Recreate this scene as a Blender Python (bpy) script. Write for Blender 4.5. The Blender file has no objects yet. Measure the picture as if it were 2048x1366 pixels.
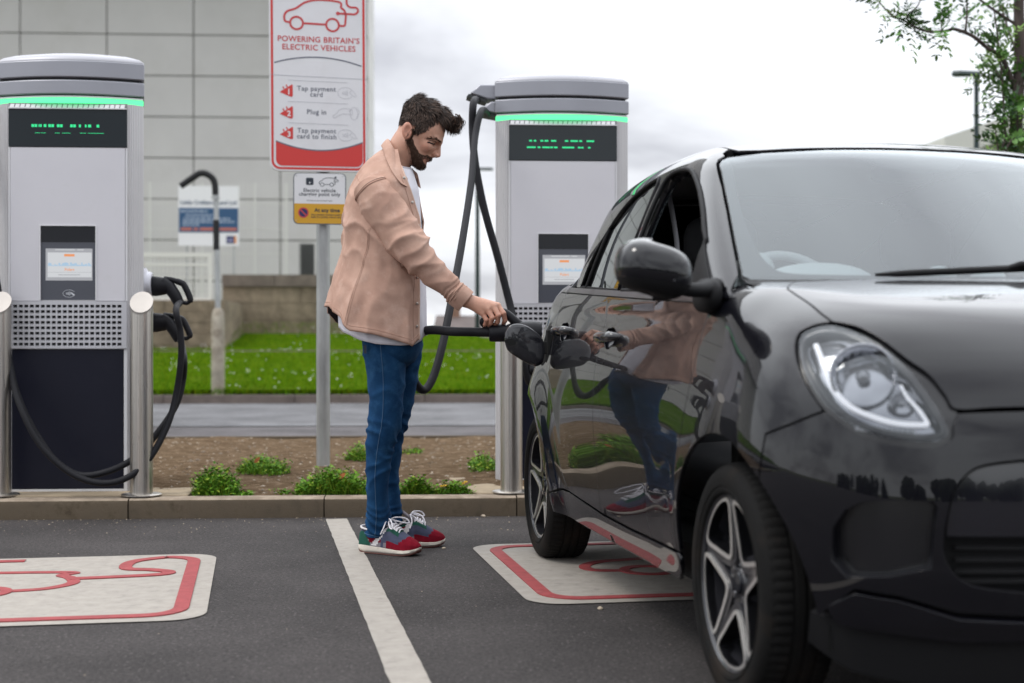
import bpy, bmesh, math, random
import numpy as np
from mathutils import Vector, Matrix, noise as mnoise
from mathutils.geometry import delaunay_2d_cdt
random.seed(7); rng = np.random.default_rng(7)
S = bpy.context.scene
COL = S.collection
R_ = math.radians

# ------------------------------------------------------------------ camera
F = 2844.0; HC = 0.89; PHI = R_(3.5)
_c, _s = math.cos(PHI), math.sin(PHI)
CR = np.array([_c, -_s, 0.]); CF = np.array([_s, _c, 0.]); CU = np.array([0, 0, 1.]); CC = np.array([0, 0, HC])
cam_d = bpy.data.cameras.new('camera'); cam = bpy.data.objects.new('camera', cam_d); COL.objects.link(cam)
cam.location = (0, 0, HC); cam.rotation_euler = (R_(90), 0, -PHI)
cam_d.sensor_width = 36; cam_d.lens = 36 * F / 2048; cam_d.shift_y = -3 / 2048
cam_d.clip_end = 3000; cam_d.clip_start = .05
cam_d.dof.use_dof = True; cam_d.dof.focus_distance = 5.75; cam_d.dof.aperture_fstop = 2.5
S.camera = cam
def ray(px, py): return CF + CR * ((px - 1024) / F) + CU * ((680 - py) / F)
def atY(px, py, Y): d = ray(px, py); return CC + d * (Y / d[1])
def gz(px, py, z=0.): d = ray(px, py); return CC + d * ((z - HC) / d[2])
def atD(px, py, Z): return CC + ray(px, py) * Z

# ------------------------------------------------------------------ world (overcast daylight)
W = bpy.data.worlds.new('World'); S.world = W; W.use_nodes = True
SUN_EL, SUN_AZ = R_(58), R_(250)
def _world():
    nt = W.node_tree; nt.nodes.clear(); N = nt.nodes.new; L = nt.links.new
    out = N('ShaderNodeOutputWorld'); bg = N('ShaderNodeBackground'); bg.inputs[1].default_value = .1
    L(bg.outputs[0], out.inputs[0])
    sky = N('ShaderNodeTexSky'); sky.sky_type = 'NISHITA'; sky.sun_disc = False
    sky.sun_elevation = SUN_EL; sky.sun_rotation = SUN_AZ
    tc = N('ShaderNodeTexCoord'); sep = N('ShaderNodeSeparateXYZ'); L(tc.outputs['Generated'], sep.inputs[0])
    def M(op, a, b=None, cl=False):  # math node
        m = N('ShaderNodeMath'); m.operation = op; m.use_clamp = cl
        for i, v in enumerate((a, b)):
            if v is None: continue
            if isinstance(v, (int, float)): m.inputs[i].default_value = v
            else: L(v, m.inputs[i])
        return m.outputs[0]
    z = M('MAXIMUM', sep.outputs[2], 0.0); zz = M('ADD', z, .22)
    comb = N('ShaderNodeCombineXYZ'); L(M('DIVIDE', sep.outputs[0], zz), comb.inputs[0]); L(M('DIVIDE', sep.outputs[1], zz), comb.inputs[1])
    comb.inputs[2].default_value = 3.3
    n1 = N('ShaderNodeTexNoise'); n1.inputs['Scale'].default_value = .95; n1.inputs['Detail'].default_value = 6; n1.inputs['Roughness'].default_value = .52; n1.inputs['Distortion'].default_value = .35
    L(comb.outputs[0], n1.inputs['Vector'])
    ramp = N('ShaderNodeValToRGB'); r = ramp.color_ramp
    r.elements[0].position = .36; r.elements[0].color = (.475, .482, .52, 1)
    r.elements[1].position = .57; r.elements[1].color = (.93, .96, 1.0, 1)
    e = r.elements.new(.45); e.color = (.70, .712, .75, 1)
    L(n1.outputs[0], ramp.inputs[0])
    ss = M('MULTIPLY', M('SUBTRACT', z, .22), 2.6, True); yf = M('ADD', M('MULTIPLY', sep.outputs[1], .65), .45, True)
    gain = M('ADD', M('ADD', M('MULTIPLY', M('POWER', z, 1.1), 5.0), 9.4), M('MULTIPLY', M('MULTIPLY', ss, yf), 13.0))   # overcast, brightest high up beyond the chargers where the sun hides
    sc = N('ShaderNodeVectorMath'); sc.operation = 'SCALE'; L(ramp.outputs[0], sc.inputs[0]); L(gain, sc.inputs['Scale'])
    mix = N('ShaderNodeMix'); mix.data_type = 'RGBA'; mix.inputs[0].default_value = .93
    L(sky.outputs[0], mix.inputs[6]); L(sc.outputs[0], mix.inputs[7]); L(mix.outputs[2], bg.inputs[0])
_world()
sun_d = bpy.data.lights.new('sun', 'SUN'); sun_d.energy = .75; sun_d.angle = R_(14); sun_d.color = (1, .96, .9)
sun = bpy.data.objects.new('sun', sun_d); COL.objects.link(sun)
# the sun stands high up to the left
_sv = Vector((math.cos(SUN_EL) * math.sin(SUN_AZ), math.cos(SUN_EL) * math.cos(SUN_AZ), math.sin(SUN_EL)))
sun.rotation_euler = _sv.to_track_quat('Z', 'Y').to_euler(); sun.location = (-10, -10, 30)
S.view_settings.view_transform = 'Standard'; S.view_settings.look = 'None'
S.view_settings.exposure = 0.5; S.view_settings.gamma = 1
S.cycles.use_denoising = True
S.cycles.max_bounces = 10; S.cycles.transparent_max_bounces = 16; S.cycles.glossy_bounces = 5
S.cycles.sample_clamp_indirect = 6; S.cycles.caustics_reflective = False; S.cycles.caustics_refractive = False

# ------------------------------------------------------------------ object helpers
def tag(o, label=None, cat=None, group=None, kind=None):
    if label: o['label'] = label
    if cat: o['category'] = cat
    if group: o['group'] = group
    if kind: o['kind'] = kind
    return o
def empty(name, loc=(0, 0, 0), rz=0., label=None, cat=None, group=None):
    o = bpy.data.objects.new(name, None); COL.objects.link(o); o.location = loc; o.rotation_euler = (0, 0, rz)
    o.empty_display_size = .1
    return tag(o, label, cat, group)
def copy_tree(o, parent=None):
    c = o.copy(); COL.objects.link(c); c.parent = parent
    for ch in [x for x in COL.objects if x.parent == o]: copy_tree(ch, c)
    return c
def link_mesh(name, V, Fs, mats, parent=None, mi=None, smooth=True, angle=35, normals=None, loc=None):
    me = bpy.data.meshes.new(name)
    me.from_pydata([tuple(map(float, v)) for v in V], [], [tuple(int(i) for i in f) for f in Fs])
    if not isinstance(mats, (list, tuple)): mats = [mats]
    for m in mats: me.materials.append(m)
    if mi is not None: me.polygons.foreach_set('material_index', np.array(mi, dtype=np.int32))
    me.update()
    if smooth:
        me.shade_smooth()
        if normals is not None: me.normals_split_custom_set_from_vertices([tuple(n) for n in normals])
        elif angle is not None: me.set_sharp_from_angle(angle=R_(angle))
    o = bpy.data.objects.new(name, me); COL.objects.link(o)
    if parent: o.parent = parent
    if loc is not None: o.location = loc
    return o
def bevel(o, w, seg=2, ang=40):
    m = o.modifiers.new('bevel', 'BEVEL'); m.width = w; m.segments = seg; m.limit_method = 'ANGLE'; m.angle_limit = R_(ang)
    m.harden_normals = False; return o
def unit(v): v = np.asarray(v, float); return v / (np.linalg.norm(v) + 1e-12)
def smooth_path(P, n=8, closed=False):
    P = np.array(P, float); m = len(P); out = []
    for i in range(m if closed else m - 1):
        g = (lambda k: P[k % m]) if closed else (lambda k: P[min(max(k, 0), m - 1)])
        p0, p1, p2, p3 = g(i - 1), g(i), g(i + 1), g(i + 2)
        for t in np.linspace(0, 1, n, endpoint=False):
            out.append(.5 * (2 * p1 + (p2 - p0) * t + (2 * p0 - 5 * p1 + 4 * p2 - p3) * t * t + (3 * p1 - p0 - 3 * p2 + p3) * t ** 3))
    if not closed: out.append(P[-1])
    return np.array(out)
class MB:
    """collects shapes; build() links them as ONE mesh object"""
    def __init__(s): s.V = []; s.F = []; s.M = []
    def add(s, V, Fs, m=0):
        b = len(s.V); s.V.extend([tuple(map(float, v)) for v in V]); s.F.extend([tuple(int(i) + b for i in f) for f in Fs]); s.M.extend([m] * len(Fs)); return s
    def box(s, x0, x1, y0, y1, z0, z1, m=0, rz=0., c=None):
        V = np.array([(x, y, z) for z in (z0, z1) for y in (y0, y1) for x in (x0, x1)], float)
        if rz:
            if c is None: c = V.mean(0)
            V = V - c; ca, sa = math.cos(rz), math.sin(rz); V = np.stack([V[:, 0] * ca - V[:, 1] * sa, V[:, 0] * sa + V[:, 1] * ca, V[:, 2]], 1) + c
        return s.add(V, [(0, 2, 3, 1), (4, 5, 7, 6), (0, 1, 5, 4), (2, 6, 7, 3), (0, 4, 6, 2), (1, 3, 7, 5)], m)
    def tube(s, P, r, n=12, m=0, cap=True, closed=False, flat=None):
        P = np.array(P, float); k = len(P); r = np.full(k, r) if np.isscalar(r) else np.array(r, float)
        T = np.gradient(P, axis=0) if not closed else (np.roll(P, -1, 0) - np.roll(P, 1, 0)); T /= np.linalg.norm(T, axis=1)[:, None] + 1e-12
        a = np.array([0, 0, 1.]) if abs(T[0][2]) < .9 else np.array([1., 0, 0]); u = unit(np.cross(T[0], a)); V = []
        for i in range(k):
            u = unit(u - T[i] * (u @ T[i])); v = np.cross(T[i], u)
            for j in range(n):
                t = 2 * math.pi * j / n; V.append(P[i] + (u * math.cos(t) + v * math.sin(t) * (flat or 1)) * r[i])
        Fs = []
        for i in range(k if closed else k - 1):
            i2 = (i + 1) % k
            for j in range(n): j2 = (j + 1) % n; Fs.append((i * n + j, i * n + j2, i2 * n + j2, i2 * n + j))
        if cap and not closed: Fs.append(tuple(range(n - 1, -1, -1))); Fs.append(tuple((k - 1) * n + j for j in range(n)))
        return s.add(V, Fs, m)
    def cyl(s, p0, p1, r0, r1=None, n=20, m=0): return s.tube([p0, p1], [r0, r0 if r1 is None else r1], n, m)
    def lathe(s, prof, c=(0, 0, 0), ax='z', n=32, m=0, cap=False):
        V = []
        for r, h in prof:
            for j in range(n):
                t = 2 * math.pi * j / n; a, b = r * math.cos(t), r * math.sin(t)
                V.append({'z': (a, b, h), 'x': (h, a, b), 'y': (a, h, b)}[ax])
        V = np.array(V) + np.array(c); Fs = []
        for i in range(len(prof) - 1):
            for j in range(n): j2 = (j + 1) % n; Fs.append((i * n + j, i * n + j2, (i + 1) * n + j2, (i + 1) * n + j))
        if cap: Fs.append(tuple(range(n - 1, -1, -1))); Fs.append(tuple((len(prof) - 1) * n + j for j in range(n)))
        return s.add(V, Fs, m)
    def prism(s, poly, z0, z1, m=0, f=None):
        """extrude a 2D polygon from z0 to z1; f maps (a,b,h) to a point"""
        f = f or (lambda a, b, h: (a, b, h)); n = len(poly)
        V = [f(a, b, z0) for a, b in poly] + [f(a, b, z1) for a, b in poly]
        Fs = [(i, (i + 1) % n, n + (i + 1) % n, n + i) for i in range(n)] + [tuple(range(n - 1, -1, -1)), tuple(range(n, 2 * n))]
        return s.add(V, Fs, m)
    def loft(s, rings, m=0, closed=True, cap=True):
        n = len(rings[0]); V = [p for r in rings for p in r]; Fs = []
        for i in range(len(rings) - 1):
            for j in range(n if closed else n - 1): j2 = (j + 1) % n; Fs.append((i * n + j, i * n + j2, (i + 1) * n + j2, (i + 1) * n + j))
        if cap and closed: Fs.append(tuple(range(n - 1, -1, -1))); Fs.append(tuple((len(rings) - 1) * n + j for j in range(n)))
        return s.add(V, Fs, m)
    def build(s, name, mats, parent=None, smooth=True, angle=35, loc=None):
        return link_mesh(name, s.V, s.F, mats, parent, s.M, smooth, angle, loc=loc)
def stroke(mb, P, w, z0, z1, f=None, m=0, closed=False):
    """flat ribbon of width w along a 2D path, extruded z0..z1"""
    P = np.array(P, float); k = len(P)
    T = np.gradient(P, axis=0) if not closed else np.roll(P, -1, 0) - np.roll(P, 1, 0)
    T /= np.linalg.norm(T, axis=1)[:, None] + 1e-12; Nn = np.stack([-T[:, 1], T[:, 0]], 1)
    A, B = P + Nn * w / 2, P - Nn * w / 2; f = f or (lambda a, b, h: (a, b, h))
    V = [f(*A[i], z1) for i in range(k)] + [f(*B[i], z1) for i in range(k)] + [f(*A[i], z0) for i in range(k)] + [f(*B[i], z0) for i in range(k)]
    Fs = []
    for i in range(k if closed else k - 1):
        j = (i + 1) % k
        Fs += [(i, k + i, k + j, j), (2 * k + i, i, j, 2 * k + j), (k + i, 3 * k + i, 3 * k + j, k + j)]
    mb.add(V, Fs, m)
def rrect(x0, x1, y0, y1, r, n=6):
    P = []
    for cx, cy, a in ((x1 - r, y1 - r, 0), (x0 + r, y1 - r, 90), (x0 + r, y0 + r, 180), (x1 - r, y0 + r, 270)):
        for t in np.linspace(0, 90, n + 1): P.append((cx + r * math.cos(R_(a + t)), cy + r * math.sin(R_(a + t))))
    return P
def text_mesh(mb, txt, f, size, x, y, h0, h1, bold=0., align='CENTER', m=0, spacing=1.0):
    """lettering laid with f(a,b,h); (x,y) is the baseline anchor"""
    cu = bpy.data.curves.new('txt', 'FONT'); cu.body = txt; cu.size = size; cu.align_x = align; cu.space_character = spacing
    cu.offset = bold * size; cu.resolution_u = 3; cu.extrude = 0
    ob = bpy.data.objects.new('txt', cu); COL.objects.link(ob)
    me = bpy.data.meshes.new_from_object(ob)
    V = [f(x + v.co.x, y + v.co.y, h1) for v in me.vertices]; Fs = [tuple(p.vertices) for p in me.polygons]
    mb.add(V, Fs, m); bpy.data.objects.remove(ob); bpy.data.curves.remove(cu); bpy.data.meshes.remove(me)

# ------------------------------------------------------------------ materials
MATS = {}
def mat(name, col, rough=.5, metal=0., coat=0., spec=.5, var=0., vscale=6., var2=None, bump=0., bscale=80., bdist=.01, stretch=None,
        emit=None, estr=0., coord='Object', rvar=0., sheen=0., ior=None, dirt=None, dscale=3., dlo=.45, dhi=.7, detail=5):
    if name in MATS: return MATS[name]
    m = bpy.data.materials.new(name); m.use_nodes = True; nt = m.node_tree; N = nt.nodes.new; L = nt.links.new
    b = nt.nodes['Principled BSDF']; b.inputs['Base Color'].default_value = (*col, 1); b.inputs['Roughness'].default_value = rough
    b.inputs['Metallic'].default_value = metal; b.inputs['Coat Weight'].default_value = coat; b.inputs['Coat Roughness'].default_value = .02
    b.inputs['Specular IOR Level'].default_value = spec
    if sheen: b.inputs['Sheen Weight'].default_value = sheen
    if ior: b.inputs['IOR'].default_value = ior
    if emit: b.inputs['Emission Color'].default_value = (*emit, 1); b.inputs['Emission Strength'].default_value = estr
    vec = None
    if var or bump or rvar or dirt:
        tc = N('ShaderNodeTexCoord'); mp = N('ShaderNodeMapping'); L(tc.outputs[coord], mp.inputs[0])
        if stretch: mp.inputs['Scale'].default_value = stretch
        vec = mp.outputs[0]
    def noise(sc, det=detail, ro=.6):
        n = N('ShaderNodeTexNoise'); n.inputs['Scale'].default_value = sc; n.inputs['Detail'].default_value = det; n.inputs['Roughness'].default_value = ro
        L(vec, n.inputs['Vector']); return n.outputs[0]
    csock = None
    if var:
        n = noise(vscale); rp = N('ShaderNodeValToRGB'); c2 = var2 or tuple(c * (1 - var) for c in col)
        rp.color_ramp.elements[0].position = .32; rp.color_ramp.elements[1].position = .68
        rp.color_ramp.elements[0].color = (*c2, 1); rp.color_ramp.elements[1].color = (*(col if var2 else tuple(min(1, c * (1 + var * .5)) for c in col)), 1)
        L(n, rp.inputs[0]); csock = rp.outputs[0]
    if dirt:
        n = noise(dscale, 8, .7); rp = N('ShaderNodeValToRGB'); rp.color_ramp.elements[0].position = dlo; rp.color_ramp.elements[1].position = dhi
        L(n, rp.inputs[0]); mx = N('ShaderNodeMix'); mx.data_type = 'RGBA'; L(rp.outputs[0], mx.inputs[0])
        if csock: L(csock, mx.inputs[6])
        else: mx.inputs[6].default_value = (*col, 1)
        mx.inputs[7].default_value = (*dirt, 1); csock = mx.outputs[2]
    if csock: L(csock, b.inputs['Base Color'])
    if rvar:
        n = noise(vscale * 2); mr = N('ShaderNodeMapRange'); mr.inputs['To Min'].default_value = max(0, rough - rvar); mr.inputs['To Max'].default_value = min(1, rough + rvar)
        L(n, mr.inputs[0]); L(mr.outputs[0], b.inputs['Roughness'])
    if bump:
        n = noise(bscale, 6, .65); bp = N('ShaderNodeBump'); bp.inputs['Strength'].default_value = bump; bp.inputs['Distance'].default_value = bdist
        L(n, bp.inputs['Height']); L(bp.outputs[0], b.inputs['Normal'])
    MATS[name] = m; return m
def emat(name, col, strength):
    return mat(name, (.02, .02, .02), .4, emit=col, estr=strength)
# ------------------------------------------------------------------ ground, kerbs, road, verge
CA = R_(6.74)                       # bays and car stand askew to the kerb by this much
KY = 7.17                           # kerb face
def asphalt(name, base, speck, patch):
    m = bpy.data.materials.new(name); m.use_nodes = True; nt = m.node_tree; N = nt.nodes.new; L = nt.links.new; b = nt.nodes['Principled BSDF']
    tc = N('ShaderNodeTexCoord')
    def noise(sc, det, ro=.6):
        n = N('ShaderNodeTexNoise'); n.inputs['Scale'].default_value = sc; n.inputs['Detail'].default_value = det; n.inputs['Roughness'].default_value = ro; L(tc.outputs['Object'], n.inputs['Vector']); return n.outputs[0]
    def ramp(s, p0, c0, p1, c1):
        r = N('ShaderNodeValToRGB'); r.color_ramp.elements[0].position = p0; r.color_ramp.elements[1].position = p1; r.color_ramp.elements[0].color = (*c0, 1); r.color_ramp.elements[1].color = (*c1, 1); L(s, r.inputs[0]); return r.outputs[0]
    def mixc(f, a, bcol, fac=1.):
        x = N('ShaderNodeMix'); x.data_type = 'RGBA'
        if f is None: x.inputs[0].default_value = fac
        else: L(f, x.inputs[0])
        for i, v in ((6, a), (7, bcol)):
            if isinstance(v, tuple): x.inputs[i].default_value = (*v, 1)
            else: L(v, x.inputs[i])
        return x.outputs[2]
    big = ramp(noise(.9, 7, .68), .36, tuple(c * .66 for c in base), .64, tuple(c * 1.25 for c in base))
    fine = ramp(noise(75, 5, .85), .36, (.30, .30, .30), .68, (1.75, 1.72, 1.70))
    mul = N('ShaderNodeMix'); mul.data_type = 'RGBA'; mul.blend_type = 'MULTIPLY'; mul.inputs[0].default_value = 1; L(big, mul.inputs[6]); L(fine, mul.inputs[7])
    vo = N('ShaderNodeTexVoronoi'); vo.inputs['Scale'].default_value = 95; L(tc.outputs['Object'], vo.inputs['Vector'])
    bright = N('ShaderNodeSeparateColor'); L(vo.outputs['Color'], bright.inputs[0])
    sel = ramp(bright.outputs[0], .86, (0, 0, 0), .98, (.85, .85, .85))
    near = ramp(vo.outputs['Distance'], .25, (1, 1, 1), .42, (0, 0, 0))
    mm = N('ShaderNodeMath'); mm.operation = 'MULTIPLY'; L(sel, mm.inputs[0]); L(near, mm.inputs[1])
    col = mixc(mm.outputs[0], mul.outputs[2], speck)
    st = ramp(noise(3.1, 7, .72), .60, (0, 0, 0), .74, (1, 1, 1))
    sm = N('ShaderNodeMath'); sm.operation = 'MULTIPLY'; L(st, sm.inputs[0]); sm.inputs[1].default_value = .55
    col = mixc(sm.outputs[0], col, patch)
    L(col, b.inputs['Base Color']); b.inputs['Roughness'].default_value = .85; b.inputs['Specular IOR Level'].default_value = .3
    bp = N('ShaderNodeBump'); bp.inputs['Strength'].default_value = .9; bp.inputs['Distance'].default_value = .006
    L(noise(120, 5, .8), bp.inputs['Height']); L(bp.outputs[0], b.inputs['Normal'])
    return m
M_tar = asphalt('asphalt', (.054, .0485, .0475), (.16, .145, .14), (.078, .070, .067))
M_road = asphalt('road_asphalt', (.150, .152, .160), (.24, .24, .24), (.19, .19, .195))
M_path = asphalt('footway_asphalt', (.105, .098, .102), (.16, .15, .15), (.13, .12, .12))
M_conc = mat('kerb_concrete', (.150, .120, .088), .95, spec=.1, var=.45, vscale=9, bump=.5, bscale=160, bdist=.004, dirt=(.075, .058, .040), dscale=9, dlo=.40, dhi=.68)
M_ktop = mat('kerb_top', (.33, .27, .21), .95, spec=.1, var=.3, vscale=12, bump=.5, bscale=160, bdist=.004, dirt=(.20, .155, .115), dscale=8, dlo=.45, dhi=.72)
M_slab = mat('slab_concrete', (.36, .29, .205), .95, spec=.1, var=.2, vscale=5, bump=.3, bscale=120, bdist=.003, dirt=(.27, .22, .16), dscale=4)
M_soil = mat('soil', (.20, .142, .092), 1., spec=0., var=.5, vscale=9, var2=(.105, .070, .042), bump=1., bscale=60, bdist=.03, dirt=(.31, .225, .155), dscale=22, dlo=.54, dhi=.66)
M_soil_far = M_soil
M_grass = mat('grass_green', (.075, .135, .006), .9, spec=.0, var=.4, vscale=5, var2=(.035, .085, .003), bump=.6, bscale=60, bdist=.03, dirt=(.095, .14, .015), dscale=2.2, dlo=.5, dhi=.75)
M_earth = mat('field_earth', (.09, .10, .04), 1., var=.3, vscale=.5)

def sheet(name, poly, z, m):
    o = link_mesh(name, [(x, y, z) for x, y in poly], [tuple(range(len(poly)))], m, smooth=False); return tag(o, kind='structure')
tag(MB().box(-700, 700, -600, 1400, -.60, -.30).build('ground', M_earth), kind='structure')
sheet('car_park', [(-60, -60), (60, -60), (60, KY + .02), (-60, KY + .02)], 0., M_tar)
# kerb of single stones
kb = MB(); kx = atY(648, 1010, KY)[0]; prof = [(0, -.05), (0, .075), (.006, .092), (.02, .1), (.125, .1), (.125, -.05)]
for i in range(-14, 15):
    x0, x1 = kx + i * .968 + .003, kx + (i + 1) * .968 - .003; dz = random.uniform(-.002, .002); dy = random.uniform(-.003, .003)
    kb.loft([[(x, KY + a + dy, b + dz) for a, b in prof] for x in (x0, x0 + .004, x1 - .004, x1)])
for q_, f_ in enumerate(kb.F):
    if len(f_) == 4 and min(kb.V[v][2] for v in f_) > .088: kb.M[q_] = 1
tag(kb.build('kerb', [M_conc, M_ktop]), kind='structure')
# planting bed
def relief(x, y): return .018 * mnoise.noise((x * 1.3, y * 1.3, 2.)) + .012 * mnoise.noise((x * 4.1, y * 4.1, 7.)) + .006 * mnoise.noise((x * 13, y * 13, 1.))
def soil_z(x, y):
    t = min(1, (y - KY - .125) / .5); return .085 + .03 * t + relief(x, y) * min(1, max(.1, t * 1.5))
xs = np.linspace(-9, 9, 240); ys = np.concatenate([np.linspace(KY + .125, 9.5, 60), np.linspace(9.6, 11.35, 14)])
V = [(x, y, soil_z(x, y)) for y in ys for x in xs]; nx = len(xs)
Fs = [(j * nx + i, j * nx + i + 1, (j + 1) * nx + i + 1, (j + 1) * nx + i) for j in range(len(ys) - 1) for i in range(nx - 1)]
tag(link_mesh('soil_bed', V, Fs, M_soil, angle=None), kind='structure')
pb = MB()
for i in range(1500):
    x, y = rng.uniform(-3.2, 1.2), KY + .2 + rng.uniform(0, 1) ** 1.3 * 4; r = rng.uniform(.004, .013); z = soil_z(x, y)
    th = rng.uniform(0, 6.28, 5); V = [(x + r * math.cos(a) * (1 + .4 * rng.uniform()), y + r * math.sin(a), z + r * .2) for a in np.sort(th)] + [(x, y, z + r * .8)]
    pb.add(V, [(0, 1, 5), (1, 2, 5), (2, 3, 5), (3, 4, 5), (4, 0, 5)], int(rng.uniform() < .4))
M_peb = mat('pebble', (.40, .33, .25), .9, var=.4, vscale=30); M_peb2 = mat('pebble_dark', (.2, .16, .12), .9)
tag(pb.build('pebbles', [M_peb, M_peb2], smooth=False), 'small pale stones strewn over the brown soil of the planting bed', 'pebbles', kind='stuff')
# concrete pads under the chargers
px0 = atY(368, 985, KY + .2)[0]
def pad(x0, x1, y1, skew):
    mb = MB(); mb.prism([(x0, KY + .126), (x1, KY + .126), (x1 + skew, y1), (x0, y1)], -.05, .106); o = mb.build('concrete_pad', M_slab, angle=20); bevel(o, .006); return tag(o, kind='structure')
pad(-3.6, px0 + .03, 8.35, -.012)
q0 = atY(955, 990, KY + .13)[0]; pd = MB(); pd.prism([(q0, KY + .126), (2.4, KY + .126), (2.4, 8.9), (q0 - .28, 8.9), (q0 - .16, 8.25)], -.05, .106); o = pd.build('concrete_pad', M_slab, angle=20); bevel(o, .006); tag(o, kind='structure')
# edging, footway, road, far kerb
eb = MB(); 
for i in range(-12, 13): eb.box(i * .92, i * .92 + .915, 11.35, 11.42, -.02, .125)
tag(eb.build('bed_edging', M_conc), kind='structure')
sheet('footway', [(-80, 11.42), (80, 11.42), (80, 14.9), (-80, 14.9)], -.012, M_path)
sheet('road', [(-80, 14.9), (80, 14.9), (80, 20.25), (-80, 20.25)], -.004, M_road)
VY0 = 20.2; kb2 = MB()
for i in range(-22, 23): kb2.box(i * 1.83, i * 1.83 + 1.82, VY0, VY0 + .15, -.02, .112)
tag(kb2.build('kerb', mat('kerb_far', (.155, .125, .11), .9, var=.3, vscale=4)), kind='structure')
def topz(x): return .86 + .42 * (1 / (1 + math.exp((x - .9) / .45)))
def verge_z(x, y):
    if y < 28: return .11 + .55 * ((y - VY0 - .15) / (28 - VY0 - .15)) ** .9
    if y < 29.2: return .665
    return .68 + (topz(x) - .68) * min(1, (y - 29.2) / 3.2)
def strip(name, y0, y1, m, n=14, dz=0.):
    xs = np.concatenate([[-120, -60, -30], np.linspace(-20, 20, 61), [30, 60, 120]]); ys = np.linspace(y0, y1, n); k = len(xs)
    V = [(x, y, verge_z(x, y) + dz) for y in ys for x in xs]; Fs = [(j * k + i, j * k + i + 1, (j + 1) * k + i + 1, (j + 1) * k + i) for j in range(n - 1) for i in range(k - 1)]
    return tag(link_mesh(name, V, Fs, m, angle=None), kind='structure')
strip('grass_verge', VY0 + .15, 28, M_grass); strip('path', 28, 29.2, mat('path_grey', (.105, .080, .070), .95, spec=0., var=.2, vscale=3)); strip('grass_bank', 29.2, 400, M_grass, 60)
# blades and daisies on the verge
gb = MB(); dz = MB()
V = []; Fs = []; Mi = []
def blade(x, y, z, h, w, lean, az, mi):
    b = len(V); ca, sa = math.cos(az), math.sin(az)
    V.extend([(x - w * ca, y - w * sa, z), (x + w * ca, y + w * sa, z), (x + lean * sa, y - lean * ca, z + h)]); Fs.append((b, b + 1, b + 2)); Mi.append(mi)
for i in range(52000):
    y = VY0 + .2 + rng.uniform() ** 1.2 * 12; x = rng.uniform(-7.5, 2.6) * (.75 + .02 * y)
    if 27.95 < y < 29.25: continue
    blade(x, y, verge_z(x, y) - .01, rng.uniform(.03, .085), rng.uniform(.003, .007), rng.uniform(-.04, .04), rng.uniform(0, 6.3), rng.integers(0, 3))
g1 = mat('blade_mid', (.075, .17, .004), .8, spec=0.); g2 = mat('blade_dark', (.04, .105, .004), .8, spec=0.); g3 = mat('blade_yellow', (.13, .18, .006), .8, spec=0.)
tag(link_mesh('grass', V, Fs, [g1, g2, g3], mi=Mi, smooth=False), 'bright green mown grass on the verge and bank across the road', 'grass', kind='stuff')
for i in range(950):
    y = VY0 + .3 + rng.uniform() * 11.5; x = rng.uniform(-7.5, 2.6) * (.75 + .02 * y)
    if 27.9 < y < 29.3 or mnoise.noise((x * .7, y * .7, 3)) < .02: continue
    z = verge_z(x, y) + rng.uniform(.05, .10); r = rng.uniform(.006, .0115); a = rng.uniform(0, 6.28)
    dz.add([(x + r * math.cos(a + k * 1.0472), y + r * math.sin(a + k * 1.0472) * .8 - .004, z + r * .7 * math.sin(a + k * 1.0472)) for k in range(6)], [tuple(range(6))])
tag(dz.build('daisies', mat('daisy_white', (.75, .74, .68), .8), smooth=False), 'white daisies scattered through the far grass verge', 'flowers', kind='stuff')

# ---- painted bay markings
M_white = mat('line_paint', (.335, .305, .268), .75, var=.12, vscale=20, bump=.35, bscale=130, bdist=.004, dirt=(.21, .19, .17), dscale=16, dlo=.52, dhi=.78)
M_red = mat('line_red', (.30, .045, .048), .75, var=.2, vscale=25, bump=.3, bscale=130, bdist=.004, dirt=(.36, .20, .17), dscale=20, dlo=.60, dhi=.85)
LX = np.array([math.cos(CA), math.sin(CA)]); LY = np.array([-math.sin(CA), math.cos(CA)])
p0 = gz(673, 1040)[:2]
def bayf(o): return lambda a, b, h: (o[0] + LX[0] * a + LY[0] * b, o[1] + LX[1] * a + LY[1] * b, h)
lm = MB(); w2 = .0525; f0 = bayf(p0)
ys_ = np.linspace(0.02, -5.2, 120); L_ = [(-w2 + .0035 * mnoise.noise((0, y * 9, 1)), y) for y in ys_]; Rr = [(w2 + .0035 * mnoise.noise((5, y * 9, 1)), y) for y in ys_]
nn = len(ys_); lm.add([f0(a, b, .004) for a, b in L_ + Rr], [(i, nn + i, nn + i + 1, i + 1) for i in range(nn - 1)])
tag(lm.build('bay_line', M_white, smooth=False), kind='structure')
BD, BW = 1.42, 2.0                  # painted panel: depth, width
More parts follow.
